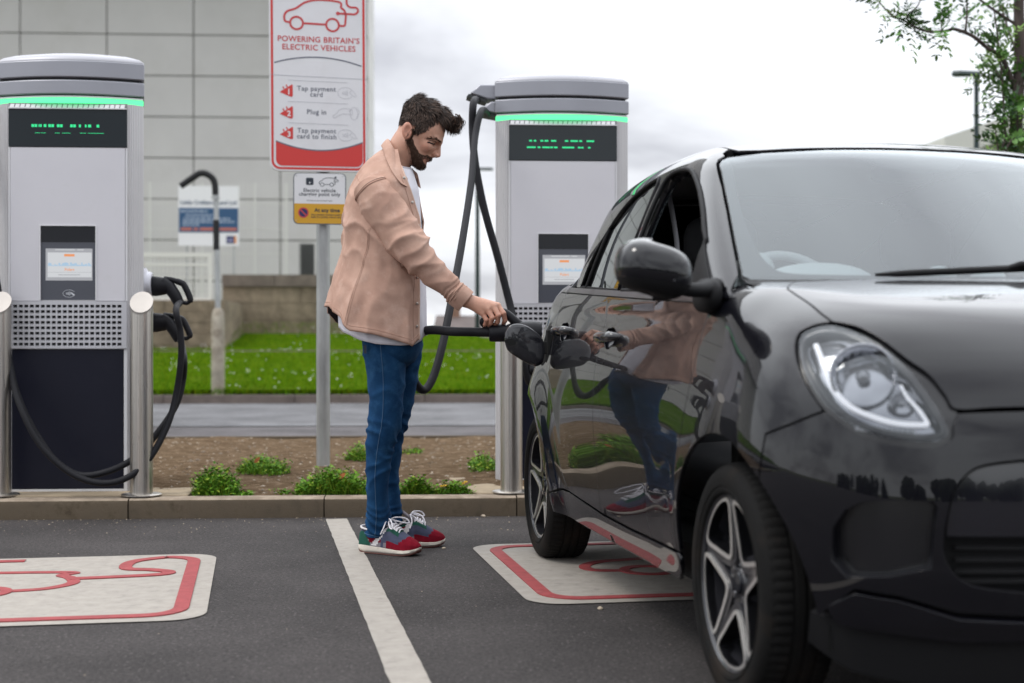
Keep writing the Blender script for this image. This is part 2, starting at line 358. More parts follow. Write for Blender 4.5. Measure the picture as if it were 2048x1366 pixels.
def ev_panel(origin):
    """white rounded panel with a red car-and-plug emblem; origin = its near right corner, a runs to the right"""
    f = bayf(origin); mb = MB()
    P = rrect(-BW, 0, 0, BD, .13, 8); mb.add([f(a, b, .004) for a, b in P], [tuple(range(len(P)))])
    o = tag(mb.build('bay_panel', M_white, smooth=False), kind='structure')
    rb = MB(); m_ = .085; w = .05
    def st(P, ww=w, cl=False, h=.008): stroke(rb, P, ww, .0045, h, f, closed=cl)
    # cord: leaves the plug, loops and becomes the border all the way round
    cord = smooth_path([(-.52, .86), (-.40, .87), (-.20, .90), (-.17, .96), (-.24, 1.02), (-.33, 1.06), (-.34, 1.18), (-.30, 1.27), (-.2, BD - m_)], 6)
    r_ = .12; B = [(-.2, BD - m_), (-m_ - r_, BD - m_)] + [(-m_ - r_ + r_ * math.sin(t), BD - m_ - r_ + r_ * math.cos(t)) for t in np.linspace(.2, 1.57, 6)]
    B += [(-m_ - r_ + r_ * math.cos(t), m_ + r_ - r_ * math.sin(t)) for t in np.linspace(0, 1.57, 7)]
    B += [(-BW + m_ + r_ - r_ * math.sin(t), m_ + r_ - r_ * math.cos(t)) for t in np.linspace(0, 1.57, 7)]
    B += [(-BW + m_ + r_ - r_ * math.cos(t), BD - m_ - r_ + r_ * math.sin(t)) for t in np.linspace(0, 1.57, 7)] + [(-.75, BD - m_)]
    st(cord); st(B)
    ring = lambda cx, cy, r: [(cx + r * math.cos(t), cy + r * math.sin(t)) for t in np.linspace(0, 2 * math.pi, 28, endpoint=False)]
    st(ring(-.80, .62, .095), .04, True); st(ring(-1.42, .62, .095), .04, True)
    st([(-.905, .62), (-1.32, .62)], .04, h=.009)
    st(smooth_path([(-.70, .63), (-.58, .66), (-.50, .76), (-.52, .88), (-.56, .95), (-.52, 1.0), (-.62, 1.03), (-.9, 1.05), (-1.15, 1.03), (-1.35, .92), (-1.55, .86), (-1.64, .76), (-1.63, .66), (-1.52, .63)], 6), .045, h=.007)
    rb.add([f(a, b, .0095) for a, b in ((-1.05, 1.12), (-1.28, 1.12), (-1.16, 1.2), (-1.02, 1.22))], [(0, 3, 2, 1)])
    rb.build('emblem', M_red, o, smooth=False)
    return o
ev_panel(gz(411, 1241)[:2])
pr = gz(1075, 1212)[:2]
ev_panel((pr[0] + LX[0] * (BW - .02), pr[1] + LX[1] * (BW - .02)))
# a few loose stones and bits of litter on the tarmac
for i, (px, py, r, lb) in enumerate([(967, 1034, .013, 'small pale stone on the tarmac below the kerb near the rear wheel'), (888, 1098, .009, 'small pale stone beside the toe of the far shoe'), (1200, 1219, .010, 'small pale stone in front of the painted panel under the car'), (717, 1030, .010, 'crumpled scrap of litter at the foot of the kerb')]):
    p = gz(px, py); V = []; 
    bm = bmesh.new(); bmesh.ops.create_icosphere(bm, subdivisions=2, radius=r)
    for v in bm.verts: v.co *= 1 + .35 * mnoise.noise(v.co * 90 + Vector((i, 0, 0))); v.co.z *= .6
    me = bpy.data.meshes.new('stone'); bm.to_mesh(me); bm.free(); me.materials.append(M_peb)
    o = bpy.data.objects.new('litter' if i == 3 else 'stone', me); COL.objects.link(o); o.location = (p[0], p[1], r * .45); tag(o, lb, 'litter' if i == 3 else 'stone')
gr_ = MB()
for i in range(520):
    x = rng.uniform(-3.4, 1.8); y = KY - .01 - rng.uniform() ** 2.2 * .55; r = rng.uniform(.0018, .0055)
    if rng.uniform() < .12: x, y = rng.uniform(-3, 2), rng.uniform(3.2, 7)
    th = np.sort(rng.uniform(0, 6.28, 5)); gr_.add([(x + r * math.cos(a), y + r * math.sin(a), .001) for a in th] + [(x, y, r * .9)], [(0, 1, 5), (1, 2, 5), (2, 3, 5), (3, 4, 5), (4, 0, 5)], int(rng.uniform() < .45))
tag(gr_.build('grit', [M_peb, M_peb2], smooth=False), 'loose grit washed along the foot of the kerb', 'grit', kind='stuff')
# ------------------------------------------------------------------ building, walls, fences, boards beyond the road
M_clad = mat('cladding', (.60, .572, .572), .45, var=.06, vscale=.6, dirt=(.50, .475, .46), dscale=.5, dlo=.5, dhi=.9)
M_dark = mat('joint_dark', (.10, .09, .08), .9)
BY = 40.0
bl = empty('clad_building', (atY(736, 545, BY)[0], BY, .9), label='large flat-roofed building clad in pale grey rectangular panels, behind the wall on the left', cat='building')
ZB = BY / F * 1.02
x_at = lambda px: atY(px, 400, BY)[0] - bl.location.x
z_at = lambda py, px=390: atY(px, py, BY)[2] - .9
wb = MB(); bx = [x_at(40 + 173.5 * i) for i in range(-16, 4)] + [x_at(736)]; bz = [z_at(70 + 82 * i) for i in range(7, -15, -1)]
bz = [-1.0] + bz
for i in range(len(bx) - 1):
    for j in range(len(bz) - 1): wb.box(bx[i] + .017, bx[i + 1] - .017, 0, .08, bz[j] + .017, bz[j + 1] - .017)
# return of the corner, seen edge on
for j in range(len(bz) - 1): wb.box(x_at(736) - .04, x_at(736), .09, 4.7, bz[j] + .017, bz[j + 1] - .017)
wb.build('wall', M_clad, bl, smooth=False)
MB().box(bx[0], x_at(736) - .05, .06, 4.65, -1, bz[-1]).build('wall_backing', M_dark, bl, smooth=False)
MB().box(bx[0], x_at(736) + .1, -.5, 4.8, bz[-1] + .02, bz[-1] + .7).build('roof', mat('roof_metal', (.2, .2, .2), .5), bl, smooth=False)
MB().box(bx[0], x_at(736) + .05, -2.0, -.004, z_at(-180), z_at(-205)).build('shade_overhang', mat('roof_metal', (.2, .2, .2), .5), bl, smooth=False)  # unseen overhang, added above the frame to shade the upper panel rows

M_block = mat('block_wall', (.27, .215, .15), .95, var=.35, vscale=3, bump=.6, bscale=30, bdist=.02, dirt=(.13, .10, .07), dscale=1.6, dlo=.45, dhi=.7)
M_cope = mat('coping', (.17, .14, .115), .95, var=.3, vscale=4)
def block_wall(name, x0, x1, y, z0, z1, label, courses, cope=True, depth=.3):
    e = empty(name, (x0, y, z0), label=label, cat='wall'); mb = MB(); n = courses; hz = (z1 - z0) / n; L = x1 - x0
    for c in range(n):
        off = (c % 2) * .45; x = -off
        while x < L:
            a, b = max(0, x) + .008, min(L, x + .9) - .008
            if b - a > .05: mb.box(a, b, random.uniform(0, .012), depth, c * hz + .008, (c + 1) * hz - .004)
            x += .9
    mb.box(0.01, L - .01, .02, depth - .02, 0, z1 - z0 - .01); mb.build('blocks', M_block, e, smooth=False)
    if cope:
        cb = MB(); x = 0
        while x < L: cb.box(x + .006, min(L, x + 1.2) - .006, -.05, depth + .05, z1 - z0, z1 - z0 + .27); x += 1.2
        cb.build('coping', M_cope, e, smooth=False)
    return e
wz = lambda py, Y, px=560: atY(px, py, Y)[2]
block_wall('block_wall', atY(444, 600, 33)[0], atY(800, 600, 33)[0], 33., .95, wz(573, 33), 'long brown block wall with a dark coping along the top of the grass bank', 3)
lw0, lw1 = atY(150, 650, 29.6)[0], atY(449, 650, 29.6)[0]
e = block_wall('block_wall', lw0, lw1, 29.6, .55, wz(600, 29.6), 'low stained block wall with a white rusty railing panel standing on it', 5, cope=False, depth=3.2)
# white railing panel on the low wall
M_rail = mat('white_rail', (.72, .70, .66), .5, dirt=(.42, .20, .08), dscale=2.5, dlo=.58, dhi=.75)
rl = empty('railing_panel', (lw0, 29.75, wz(600, 29.6)), label='white rust-streaked metal railing panel standing on the low block wall', cat='railing')
rx0, rx1 = atY(200, 550, 29.75)[0] - lw0, atY(424, 550, 29.75)[0] - lw0; rh = wz(506, 29.75) - wz(600, 29.6); f_ = MB()
f_.box(rx0, rx1, -.03, .03, rh - .09, rh); f_.box(rx0, rx1, -.025, .025, .0, .05); f_.box(rx1 - .08, rx1, -.031, .031, 0, rh - .091); f_.box(rx0, rx1, -.02, .02, rh * .72, rh * .72 + .05)
f_.build('frame', M_rail, rl, smooth=False); f_ = MB()
for x in np.arange(rx0 + .1, rx1 - .1, .085): f_.cyl((x, 0, .03), (x, 0, rh - .05), .008, n=5)
for z in np.arange(.12, rh - .1, .12): f_.cyl((rx0, .012, z), (rx1 - .05, .012, z), .006, n=5)
f_.build('wire_mesh', M_rail, rl, smooth=False)
# tall white mesh fence behind
M_wire = mat('white_wire', (.66, .65, .62), .5)
fe = empty('mesh_fence', (atY(280, 500, 36)[0], 36, 1.1), label='tall white welded mesh fence in front of the clad building', cat='fence')
fx1 = atY(575, 500, 36)[0] - fe.location.x; fh = wz(366, 36) - 1.1; ps = MB()
for px in (300, 405, 510, 572): x = atY(px, 500, 36)[0] - fe.location.x; ps.box(x - .022, x + .022, -.022, .022, 0, fh)
ps.build('posts', M_wire, fe, smooth=False); ps = MB()
for x in np.arange(.05, fx1, .10): ps.cyl((x, .05, 0), (x, .05, fh), .0065, n=4)
for z in np.arange(.1, fh, .62): ps.cyl((0, .06, z), (fx1, .06, z), .008, n=4)
ps.build('wire_mesh', M_wire, fe, smooth=False)
# blue and white notice board
sb = empty('notice_board', (atY(417, 432, 33.8)[0], 33.8, 1.2), label='white and blue notice board with a small square logo, fixed to the mesh fence', cat='sign')
sy = lambda py: atY(417, py, 33.8)[2] - 1.2; sx = lambda px: atY(px, 432, 33.8)[0] - sb.location.x
fb = lambda a, b, h: (a, -h, b)
MB().prism([(sx(357), sy(492)), (sx(478), sy(492)), (sx(478), sy(372)), (sx(357), sy(372))], 0, .03, f=fb).build('board', mat('board_white', (.80, .80, .82), .5), sb, smooth=False)
g = MB(); g.prism([(sx(358), sy(465)), (sx(477), sy(465)), (sx(477), sy(416)), (sx(358), sy(416))], .031, .036, f=fb); o = g.build('blue_band', mat('board_blue', (.025, .085, .19), .5), sb, smooth=False)
t = MB(); text_mesh(t, "Little Crafters", fb, .135, sx(361), sy(409), 0, .034, .02, 'LEFT'); text_mesh(t, "and Ltd", fb, .135, sx(474), sy(409), 0, .034, .02, 'RIGHT'); t.build('lettering', mat('ink_blue', (.03, .07, .15), .6), sb, smooth=False)
t = MB()
for py, a, b in ((423, 361, 415), (431, 372, 425), (438, 368, 462), (444, 366, 470), (450, 366, 400)):
    x = a
    while x < b: w_ = random.uniform(4, 11); t.prism([(sx(x), sy(py + 1.3)), (sx(min(b, x + w_)), sy(py + 1.3)), (sx(min(b, x + w_)), sy(py - 1.6)), (sx(x), sy(py - 1.6))], .037, .038, f=fb); x += w_ + 2
t.build('small_print', mat('print_pale', (.42, .50, .62), .6), o, smooth=False); t = MB()
for a, b in ((362, 384), (388, 396), (400, 432), (440, 474)): t.prism([(sx(a), sy(461)), (sx(b), sy(461)), (sx(b), sy(456)), (sx(a), sy(456))], .037, .038, f=fb)
t.build('red_print', mat('print_red', (.55, .16, .10), .6), o, smooth=False)
t = MB(); t.prism([(sx(453), sy(487)), (sx(469), sy(487)), (sx(469), sy(472)), (sx(453), sy(472))], .031, .034, f=fb); t.prism([(sx(469.2), sy(487)), (sx(473), sy(487)), (sx(473), sy(472)), (sx(469.2), sy(472))], .031, .034, f=fb, m=1)
t.prism([(sx(455), sy(482)), (sx(467), sy(482)), (sx(467), sy(479)), (sx(455), sy(479))], .035, .036, f=fb, m=2)
t.build('logo', [mat('logo_navy', (.03, .035, .12), .5), mat('logo_orange', (.75, .28, .05), .5), mat('logo_lilac', (.4, .4, .6), .5)], sb, smooth=False)
ps = MB(); ps.box(sx(372), sx(375), 0.005, .07, -.2, sy(372)); ps.box(sx(466), sx(469), 0.005, .07, -.2, sy(372)); ps.build('posts', mat('galv', (.45, .46, .46), .45, metal=.6, var=.2, vscale=8), sb, smooth=False)
# gas bottle cage by the building
cg = empty('bottle_cage', (atY(613, 540, 37)[0], 37, 1.15), label='dark mesh cage holding a red bottle, against the building behind the sign pole', cat='cage')
cw, ch = .18, wz(487, 37) - 1.15; m_ = MB()
for x in np.arange(-cw, cw + .01, .04): m_.box(x - .007, x + .007, -.01, .01, 0, ch)
for z in np.arange(0, ch, .06): m_.box(-cw, cw, .011, .03, z, z + .014)
m_.box(-cw, cw, .3, .33, 0, ch); m_.build('cage_frame', mat('cage_dark', (.06, .06, .06), .6), cg, smooth=False)
m_ = MB(); m_.lathe([(.0, 0), (.07, 0), (.07, .62), (.04, .72), (.02, .74)], (.12, .15, .2), n=14); m_.build('bottle', mat('bottle_red', (.5, .05, .05), .4), cg)
# hooked pole on the verge
M_galv = mat('galvanised', (.42, .43, .43), .42, metal=.55, var=.3, vscale=9, rvar=.12, stretch=(1, 1, .25))
HY = 21.0; hp = gz(436, 778, .19); d = ray(436, 778); hp = CC + d * (HY / d[1]); hpz = verge_z(hp[0], HY) - .03
hk = empty('hooked_post', (hp[0], HY, hpz), label='slim grey post on the far verge with a black hooked top', cat='post')
hz = lambda py: atY(436, py, HY)[2] - hpz; hx = lambda px: atY(px, 600, HY)[0] - hp[0]
MB().lathe([(.098, -.05), (.098, hz(640)), (.085, hz(625)), (.055, hz(616)), (.0, hz(616))], n=18).build('post_base', mat('stained_galv', (.40, .36, .29), .6, metal=.2, var=.35, vscale=5, dirt=(.17, .13, .09), dscale=4), hk)
MB().cyl((0, 0, hz(618)), (hx(432), 0, hz(380)), .042, .035, n=14).build('pole', M_galv, hk)
hkp = smooth_path([(hx(433), 0, hz(500)), (hx(432), 0, hz(440)), (hx(431), 0, hz(390)), (hx(428), 0, hz(362)), (hx(415), 0, hz(349)), (hx(400), 0, hz(347)), (hx(385), 0, hz(356)), (hx(361), 0, hz(373))], 8)
mfo = mat('black_foam', (.012, .012, .013), .8, bump=.3, bscale=40); MB().tube(hkp[16:], .048, 12).build('hook', mfo, hk); MB().tube(hkp[:9], .046, 12).build('sleeve', mfo, hk); MB().cyl(hkp[16] + (0, 0, -.06), hkp[16] + (0, 0, -.02), .058, .058, 12).build('clamp', M_galv, hk)
# street lamps
def lamp(px, pyb, pyt, Y, r, arm, label, z0=None, headpx=(0, 0)):
    p = atY(px, pyb, Y); z0 = p[2] if z0 is None else z0; L_ = empty('street_lamp', (p[0], Y, z0), label=label, cat='street lamp'); zt = atY(px, pyt, Y)[2] - z0
    m_ = MB(); m_.cyl((0, 0, 0), (0, 0, zt), r, r * .8, n=12); m_.build('pole', mat('lamp_green', (.012, .03, .032), .5), L_)
    h = MB(); a = arm; h.loft([[(s * a + 0, y * w, zt + z + .02) for y, z in ((-1, 0), (-.6, .06), (.6, .06), (1, 0), (.5, -.03), (-.5, -.03))] for s, w in ((.15, .04), (0, .05), (-.3, .1), (-.8, .16), (-1.0, .06))]); h.build('lamp_head', mat('lamp_green', (.012, .03, .032), .5), L_)
lamp(1953, 520, 152, 24, .052, .42, 'dark green street lamp standing beside the young tree, beyond the car roof', z0=.3)
lamp(955, 690, 340, 50, .09, -.55, 'thin distant street lamp between the cables and the right-hand charger', z0=.82)
# gabled building, far right
GY = 45.; gx = atY(1912, 290, GY)[0]; gb_ = empty('gabled_building', (gx, GY, .8), label='pale beige gabled building with a white verge board behind the young tree', cat='building')
W_ = 11.; zt0 = atY(1830, 312, GY)[2] - .8; zt1 = zt0 + W_ * .335
m_ = MB(); m_.prism([(0, 0), (2 * W_, 0), (2 * W_, zt0), (W_, zt1), (0, zt0)], 0, 16, f=lambda a, b, h: (a, h, b)); m_.build('wall', mat('render_beige', (.40, .36, .32), .8, var=.08, vscale=1), gb_, smooth=False)
m_ = MB()
for s0, s1 in (((-.5, zt0 - .16), (W_, zt1)), ((2 * W_ + .5, zt0 - .16), (W_, zt1))):
    m_.prism([s0, s1, (s1[0], s1[1] + .75), (s0[0], s0[1] + .75)], -.35, 16.3, f=lambda a, b, h: (a, h, b))
m_.build('roof', mat('verge_white', (.62, .60, .58), .6), gb_, smooth=False)
# distant houses
def house(pxa, pxb, Y, pyr, pye, pyb, label, roof, wall, zb):
    xa, xb = atY(pxa, 650, Y)[0], atY(pxb, 650, Y)[0]; h = empty('house', (xa, Y, zb), label=label, cat='house'); w = xb - xa; ze, zr = atY(pxa, pye, Y)[2] - zb, atY(pxa, pyr, Y)[2] - zb
    MB().box(.1, w - .1, .3, 7, -.6, ze).build('wall', wall, h, smooth=False)
    MB().loft([[(x, -.1, ze), (x + s, 3.5, zr), (x, 7.3, ze)] for x, s in ((0, .25), (w, -.25))]).build('roof', roof, h, smooth=False)
    ww = MB()
    for k in np.arange(.9, w - .9, 2.1): ww.box(k, k + .8, .27, .32, ze - 1.3, ze - .3)
    ww.build('window', mat('window_dark', (.03, .035, .04), .15), h, smooth=False)
    ch_ = MB(); ch_.box(w * .3, w * .3 + .5, 3.2, 3.9, zr - .3, zr + .7); ch_.build('chimney', wall, h, smooth=False)
M_rt = mat('roof_tile', (.12, .095, .088), .85, var=.25, vscale=1.5); M_br = mat('far_brick', (.34, .20, .15), .9, var=.2, vscale=2)
house(862, 992, 62, 628, 676, 700, 'distant house with a dull brown tiled roof, between the man and the right-hand charger', M_rt, M_br, .4)
# ------------------------------------------------------------------ rapid chargers
M_sil = mat('charger_silver', (.64, .63, .665), .38, metal=.15, var=.05, vscale=2.5, bump=.03, bscale=300, bdist=.001, dirt=(.57, .56, .575), dscale=5, dlo=.55, dhi=.85)
M_col = mat('charger_column', (.57, .56, .57), .42, metal=.2, var=.06, vscale=3)
M_cap = mat('charger_cap', (.32, .325, .36), .36, metal=.35, var=.05, vscale=3)
M_capt = mat('charger_cap_top', (.40, .40, .43), .4, metal=.25)
M_gblk = mat('gloss_black', (.006, .007, .011), .12, spec=.3)
M_dpan = mat('charger_lower', (.008, .009, .019), .38, spec=.22, dirt=(.016, .017, .026), dscale=3, dlo=.5, dhi=.9)
M_scr = mat('screen_bezel', (.075, .08, .098), .16, spec=.4)
M_green = emat('led_green', (.10, 1.0, .34), 1.15); M_green2 = emat('led_text', (.02, 1.0, .36), .62)
M_disp = emat('screen_white', (.80, .82, .85), .52); M_or = emat('screen_orange', (.9, .33, .12), .62); M_bl = emat('screen_blue', (.42, .60, .78), .62); M_grey_s = emat('screen_grey', (.55, .56, .60), .45)
M_stripe = mat('trim_light', (.70, .70, .72), .4)
M_rub = mat('rubber_black', (.012, .012, .015), .6, spec=.22, bump=.05, bscale=60)
M_plug = mat('plug_black', (.008, .008, .011), .45, spec=.25, bump=.12, bscale=400, bdist=.001)
zl = lambda py: .89 + (680 - py) / 385.9 - .106
def make_charger(label, rows):
    C = empty('rapid_charger', label=label, cat='charger', group='rapid chargers on concrete pads')
    # plan outline with ribbed corner columns
    def outline(ins=0., rib=0., front=-.215, bow=0.):
        """plan of the cabinet: gently bowed or flat front, ribbed corner columns, sides drawing in towards the back"""
        P = []; half = []
        if bow:
            fy = lambda x: front - bow + (bow + .058) * (x / .372) ** 2
            for x in np.linspace(0, .366 - ins, 22): half.append((x, fy(x)))
        else:
            for x in np.linspace(0, .302, 6): half.append((x, front))
            n = 26
            for i in range(1, n): t = i / n; x = .302 + (.066 - ins) * t; half.append((x, front + .055 * t ** 1.5 + rib * (1 if (i // 2) % 2 else 0)))
        x1, y1 = half[-1]
        for i in range(1, 6): a = R_(18 * i); half.append((x1 + .008 * math.sin(a), y1 + .012 * (1 - math.cos(a))))
        x1, y1 = half[-1]; n = 30
        for i in range(1, n): t = i / n; half.append((x1 - .20 * t * .38 - (rib if (i // 2) % 2 else 0), y1 + t * .38))
        half.append((.27, .25)); return [(-x, y) for x, y in half[:0:-1]] + half
    mb = MB(); mb.prism(outline(0, .0028), 0, zl(207)); mb.build('body', M_col, C, angle=25)
    for nm, z0, z1, mt in (('cap_band', zl(190), zl(161), M_cap), ('cap_band', zl(156), zl(122), M_cap)):
        o = MB().prism(outline(-.004, 0, -.225, .028), z0, z1).build(nm, mt, C, angle=30); bevel(o, .006)
    # domed lid
    base = np.array(outline(-.002, 0, -.222, .028)); ct = base.mean(0); rings = []
    for k, (s, h) in enumerate(((1, 0), (.995, .006), (.93, .022), (.75, .04), (.5, .052), (.2, .058))): rings.append([(ct[0] + (p[0] - ct[0]) * s, ct[1] + (p[1] - ct[1]) * s, zl(122) + h) for p in base])
    MB().loft(rings).build('lid', M_capt, C, angle=60)
    MB().prism(outline(.014, 0, -.205, .028), zl(195), zl(121.9)).build('neck', mat('seam_dark', (.02, .02, .025), .6), C)
    MB().prism(outline(.001, 0, -.222, .028), zl(205), zl(197.4)).build('light_strip', M_green, C, angle=30)
    MB().prism(outline(0.003, 0, -.218, .028), zl(196), zl(192.6)).build('strip_trim', M_stripe, C, angle=30)
    # vent teeth
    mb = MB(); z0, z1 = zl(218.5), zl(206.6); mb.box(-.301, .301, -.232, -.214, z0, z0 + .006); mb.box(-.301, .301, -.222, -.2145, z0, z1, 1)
    for i in range(22):
        x = -.295 + i * .0268; mb.loft([[(x + .003, -.2225, z1 - .006), (x + .024, -.2225, z1 - .006), (x + .024, -.224, z1 - .008), (x + .003, -.224, z1 - .008)], [(x, -.2225, z0 + .006), (x + .022, -.2225, z0 + .006), (x + .022, -.231, z0 + .006), (x, -.231, z0 + .006)]])
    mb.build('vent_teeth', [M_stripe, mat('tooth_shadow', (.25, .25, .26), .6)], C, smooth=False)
    # header display
    d = MB().box(-.302, .302, -.226, -.2146, zl(294), zl(219)).build('display', mat('display_glass', (.012, .018, .022), .12, spec=.35), C, smooth=False); bevel(d, .002)
    mb = MB(); sc = 1 / 385.9
    for py, hpx, dots in rows:
        for a, b in dots: mb.box((a - 136) * sc, (b - 136) * sc, -.2272, -.2262, zl(py + hpx / 2), zl(py - hpx / 2))
    mb.build('led_text', M_green2, d, smooth=False)
    # upper panel: a frame round the recessed screen
    xs0, xs1, zs0, zs1 = (82.5 - 136) * sc, (190.5 - 136) * sc, zl(600), zl(452); zt, zb = zl(295.5), zl(601.5); mb = MB()
    for b in ((-.292, xs0, zb, zt), (xs1, .292, zb, zt), (xs0, xs1, zs1, zt)): mb.box(b[0], b[1], -.224, -.2146, b[2], b[3])
    p = mb.build('front_panel', M_sil, C, smooth=False)
    [MB().box(sx * .298 - .004, sx * .298 + .004, -.222, -.2146, zb, zt).build('edge_trim', M_stripe, C, smooth=False) for sx in (-1, 1)]
    mb = MB(); t = .0055
    mb.box(xs0 - t, xs0, -.2275, -.2242, zs0, zs1 + t); mb.box(xs1, xs1 + t, -.2275, -.2242, zs0, zs1 + t); mb.box(xs0, xs1, -.2275, -.2242, zs1, zs1 + t); mb.build('screen_surround', M_stripe, p, smooth=False)
    # screen module
    sm = MB(); zm = zl(484); sm.box(xs0 + .001, xs1 - .001, -.2205, -.2147, zm, zs1 - .001, 1); sm.box(xs0 + .001, xs1 - .001, -.2185, -.2147, zs0 + .001, zm, 0)
    s_ = sm.build('screen_module', [M_scr, M_gblk], C, smooth=False)
    X = lambda px: (px - 136.) * sc; mb = MB()
    mb.box(X(92), X(184), -.2192, -.2187, zl(561), zl(497), 3); mb.box(X(96), X(182.5), -.2202, -.2193, zl(554.5), zl(505))
    for a, b in ((111, 150), (154, 167)): mb.box(X(a), X(b), -.2202, -.2193, zl(500.5), zl(498.8))
    mb.box(X(128.5), X(149), -.2208, -.2203, zl(513), zl(508), 1)
    random.seed(3); x = 97.
    while x < 181: w = random.uniform(2, 6); h = random.choice((1, 1.5, 2, 3.5, 5, 6)); mb.box(X(x), X(min(182, x + w)), -.2208, -.2203, zl(531), zl(531 - h), 2); x += w + random.choice((0, 0, 1.5))
    mb.box(X(96), X(182.5), -.2208, -.2203, zl(532.2), zl(531.2), 2); mb.box(X(96), X(182.5), -.2208, -.2203, zl(545), zl(544.4), 3); mb.box(X(117), X(160), -.2208, -.2203, zl(550.5), zl(549), 3)
    text_mesh(mb, 'Polars', lambda a, b, h: (a, -h, b), .020, X(139), zl(541.5), 0, .2209, .02, 'CENTER', 1)
    mb.build('screen', [M_disp, M_or, M_bl, M_grey_s], s_, smooth=False)
    mb = MB(); fr = lambda a, b, h: (X(138) + a, -h, zl(587) + b)
    el = [(.031 * math.cos(t), .019 * math.sin(t)) for t in np.linspace(.5, 5.8, 30)]; stroke(mb, el, .0016, .2186, .2192, fr)
    for k in range(4): stroke(mb, [(-.014 + k * .006 + .004 * math.cos(t) - .003, (.005 + k * .0022) * math.sin(t)) for t in np.linspace(-1, 1, 7)], .0028, .2186, .2192, fr)
    mb.prism([fr(*q, 0)[::2] for q in ((.010, .008), (.030, -.006), (.024, -.013), (.008, .002))], .2186, .2192, f=lambda a, b, h: (a, -h, b)); mb.build('card_symbol', mat('symbol_pale', (.6, .62, .66), .5), s_, smooth=False)
    # grille: frame, bars and a dark void behind
    mb = MB(); g0, g1 = zl(697), zl(602.5); mb.box(-.302, .302, -.2155, -.2147, g0, g1, 1); n, m = 20, 8; x0, pw = -.279, .0279; rowh = (g1 - g0 - .020) / m
    mb.box(-.302, x0, -.232, -.2156, g0, g1); mb.box(x0 + n * pw + .0, .302, -.232, -.2156, g0, g1)
    for j in range(m + 1):
        z = g0 + .007 + j * rowh; mb.box(x0, x0 + n * pw, -.2319, -.2156, z - (.007 if j == 0 else .0055), z + (.0055 if j < m else .0125))
        if j < m: mb.loft([[(x0, -.2156, z + .0055), (x0 + n * pw, -.2156, z + .0055), (x0 + n * pw, -.2156, z + .011), (x0, -.2156, z + .011)], [(x0, -.2312, z + .0055), (x0 + n * pw, -.2312, z + .0055), (x0 + n * pw, -.2312, z + .0058), (x0, -.2312, z + .0058)]])
    for i in range(n + 1): mb.box(x0 + i * pw - .004, x0 + i * pw + .004, -.2316, -.2156, g0, g1)
    mb.build('grille', [mat('grille_silver', (.52, .52, .55), .4, metal=.2), mat('void', (.008, .008, .009), .9)], C, smooth=False)
    # lower door
    mb = MB(); mb.box(-.285, .285, -.222, -.2147, .012, zl(698.5)); o = mb.build('lower_door', M_dpan, C, smooth=False); bevel(o, .003)
    mb = MB(); mb.box(-.302, -.286, -.2225, -.2147, .0, zl(698)); mb.box(.286, .302, -.2225, -.2147, .0, zl(698)); mb.box(-.2855, .2855, -.2222, -.2147, 0, .0115); mb.build('door_frame', M_stripe, C, smooth=False)
    MB().box(-.34, .34, -.2, .24, -.012, 0.004).build('base_plate', mat('seam_dark', (.02, .02, .025), .6), C, smooth=False)
    return C
ROWS_L = [(252, 5.5, [(65, 70), (71, 76), (79, 81), (82, 85), (89, 94), (98, 103), (104, 109), (115, 120), (121, 126), (141, 146), (147, 152), (158, 162), (170, 173), (176, 182), (193, 198)]), (266.5, .8, [(72, 82), (84, 93), (111, 120), (125, 142), (160, 172), (176, 207)])]
ROWS_R = [(252, 3.4, [(63, 69), (73, 78), (87, 93), (96, 104), (110, 121), (140, 147), (152, 168), (171, 177), (187, 203)]), (266, 3.2, [(58, 77), (81, 87), (91, 107), (108, 114), (116, 124), (134, 160), (168, 174), (175, 180), (190, 195)])]
LCp = atD(136, 983, 7.37); RCp = atD(1126, 961, 7.93)
ch1 = make_charger('silver rapid charger with a card screen and two holstered connectors, beside the left-hand bay', ROWS_L); ch1.location = (LCp[0], LCp[1] + .22, .106)
ch2 = make_charger('silver rapid charger behind the car, whose overhead arms carry the cable the man is using', ROWS_R); ch2.location = (RCp[0], RCp[1] + .22, .106)
# overhead cable arms
def arm(ch, z0, z1, length, y0):
    mb = MB(); h = z1 - z0; L = length
    prof = [(0, h), (-L + .055, h), (-L, h - .05), (-L + .10, 0), (0, 0)]
    mb.loft([[(-.33 + a, y, z0 + b) for a, b in prof] for y in (y0, y0 + .16)]); o = mb.build('cable_arm', M_cap, ch, angle=30); bevel(o, .008)
    mb = MB(); mb.loft([[(-.33 - L - .006, y, z0 + h - .052), (-.33 - L + .1, y, z0 - .002), (-.33 - L + .088, y, z0 - .016), (-.33 - L - .018, y, z0 + h - .066)] for y in (y0 + .01, y0 + .15)]); mb.build('cable_gland', mat('gland_dark', (.03, .035, .035), .5), o)
for c in (ch1, ch2): arm(c, zl(156), zl(124), .185, -.11); arm(c, zl(190), zl(163), .125, -.14)
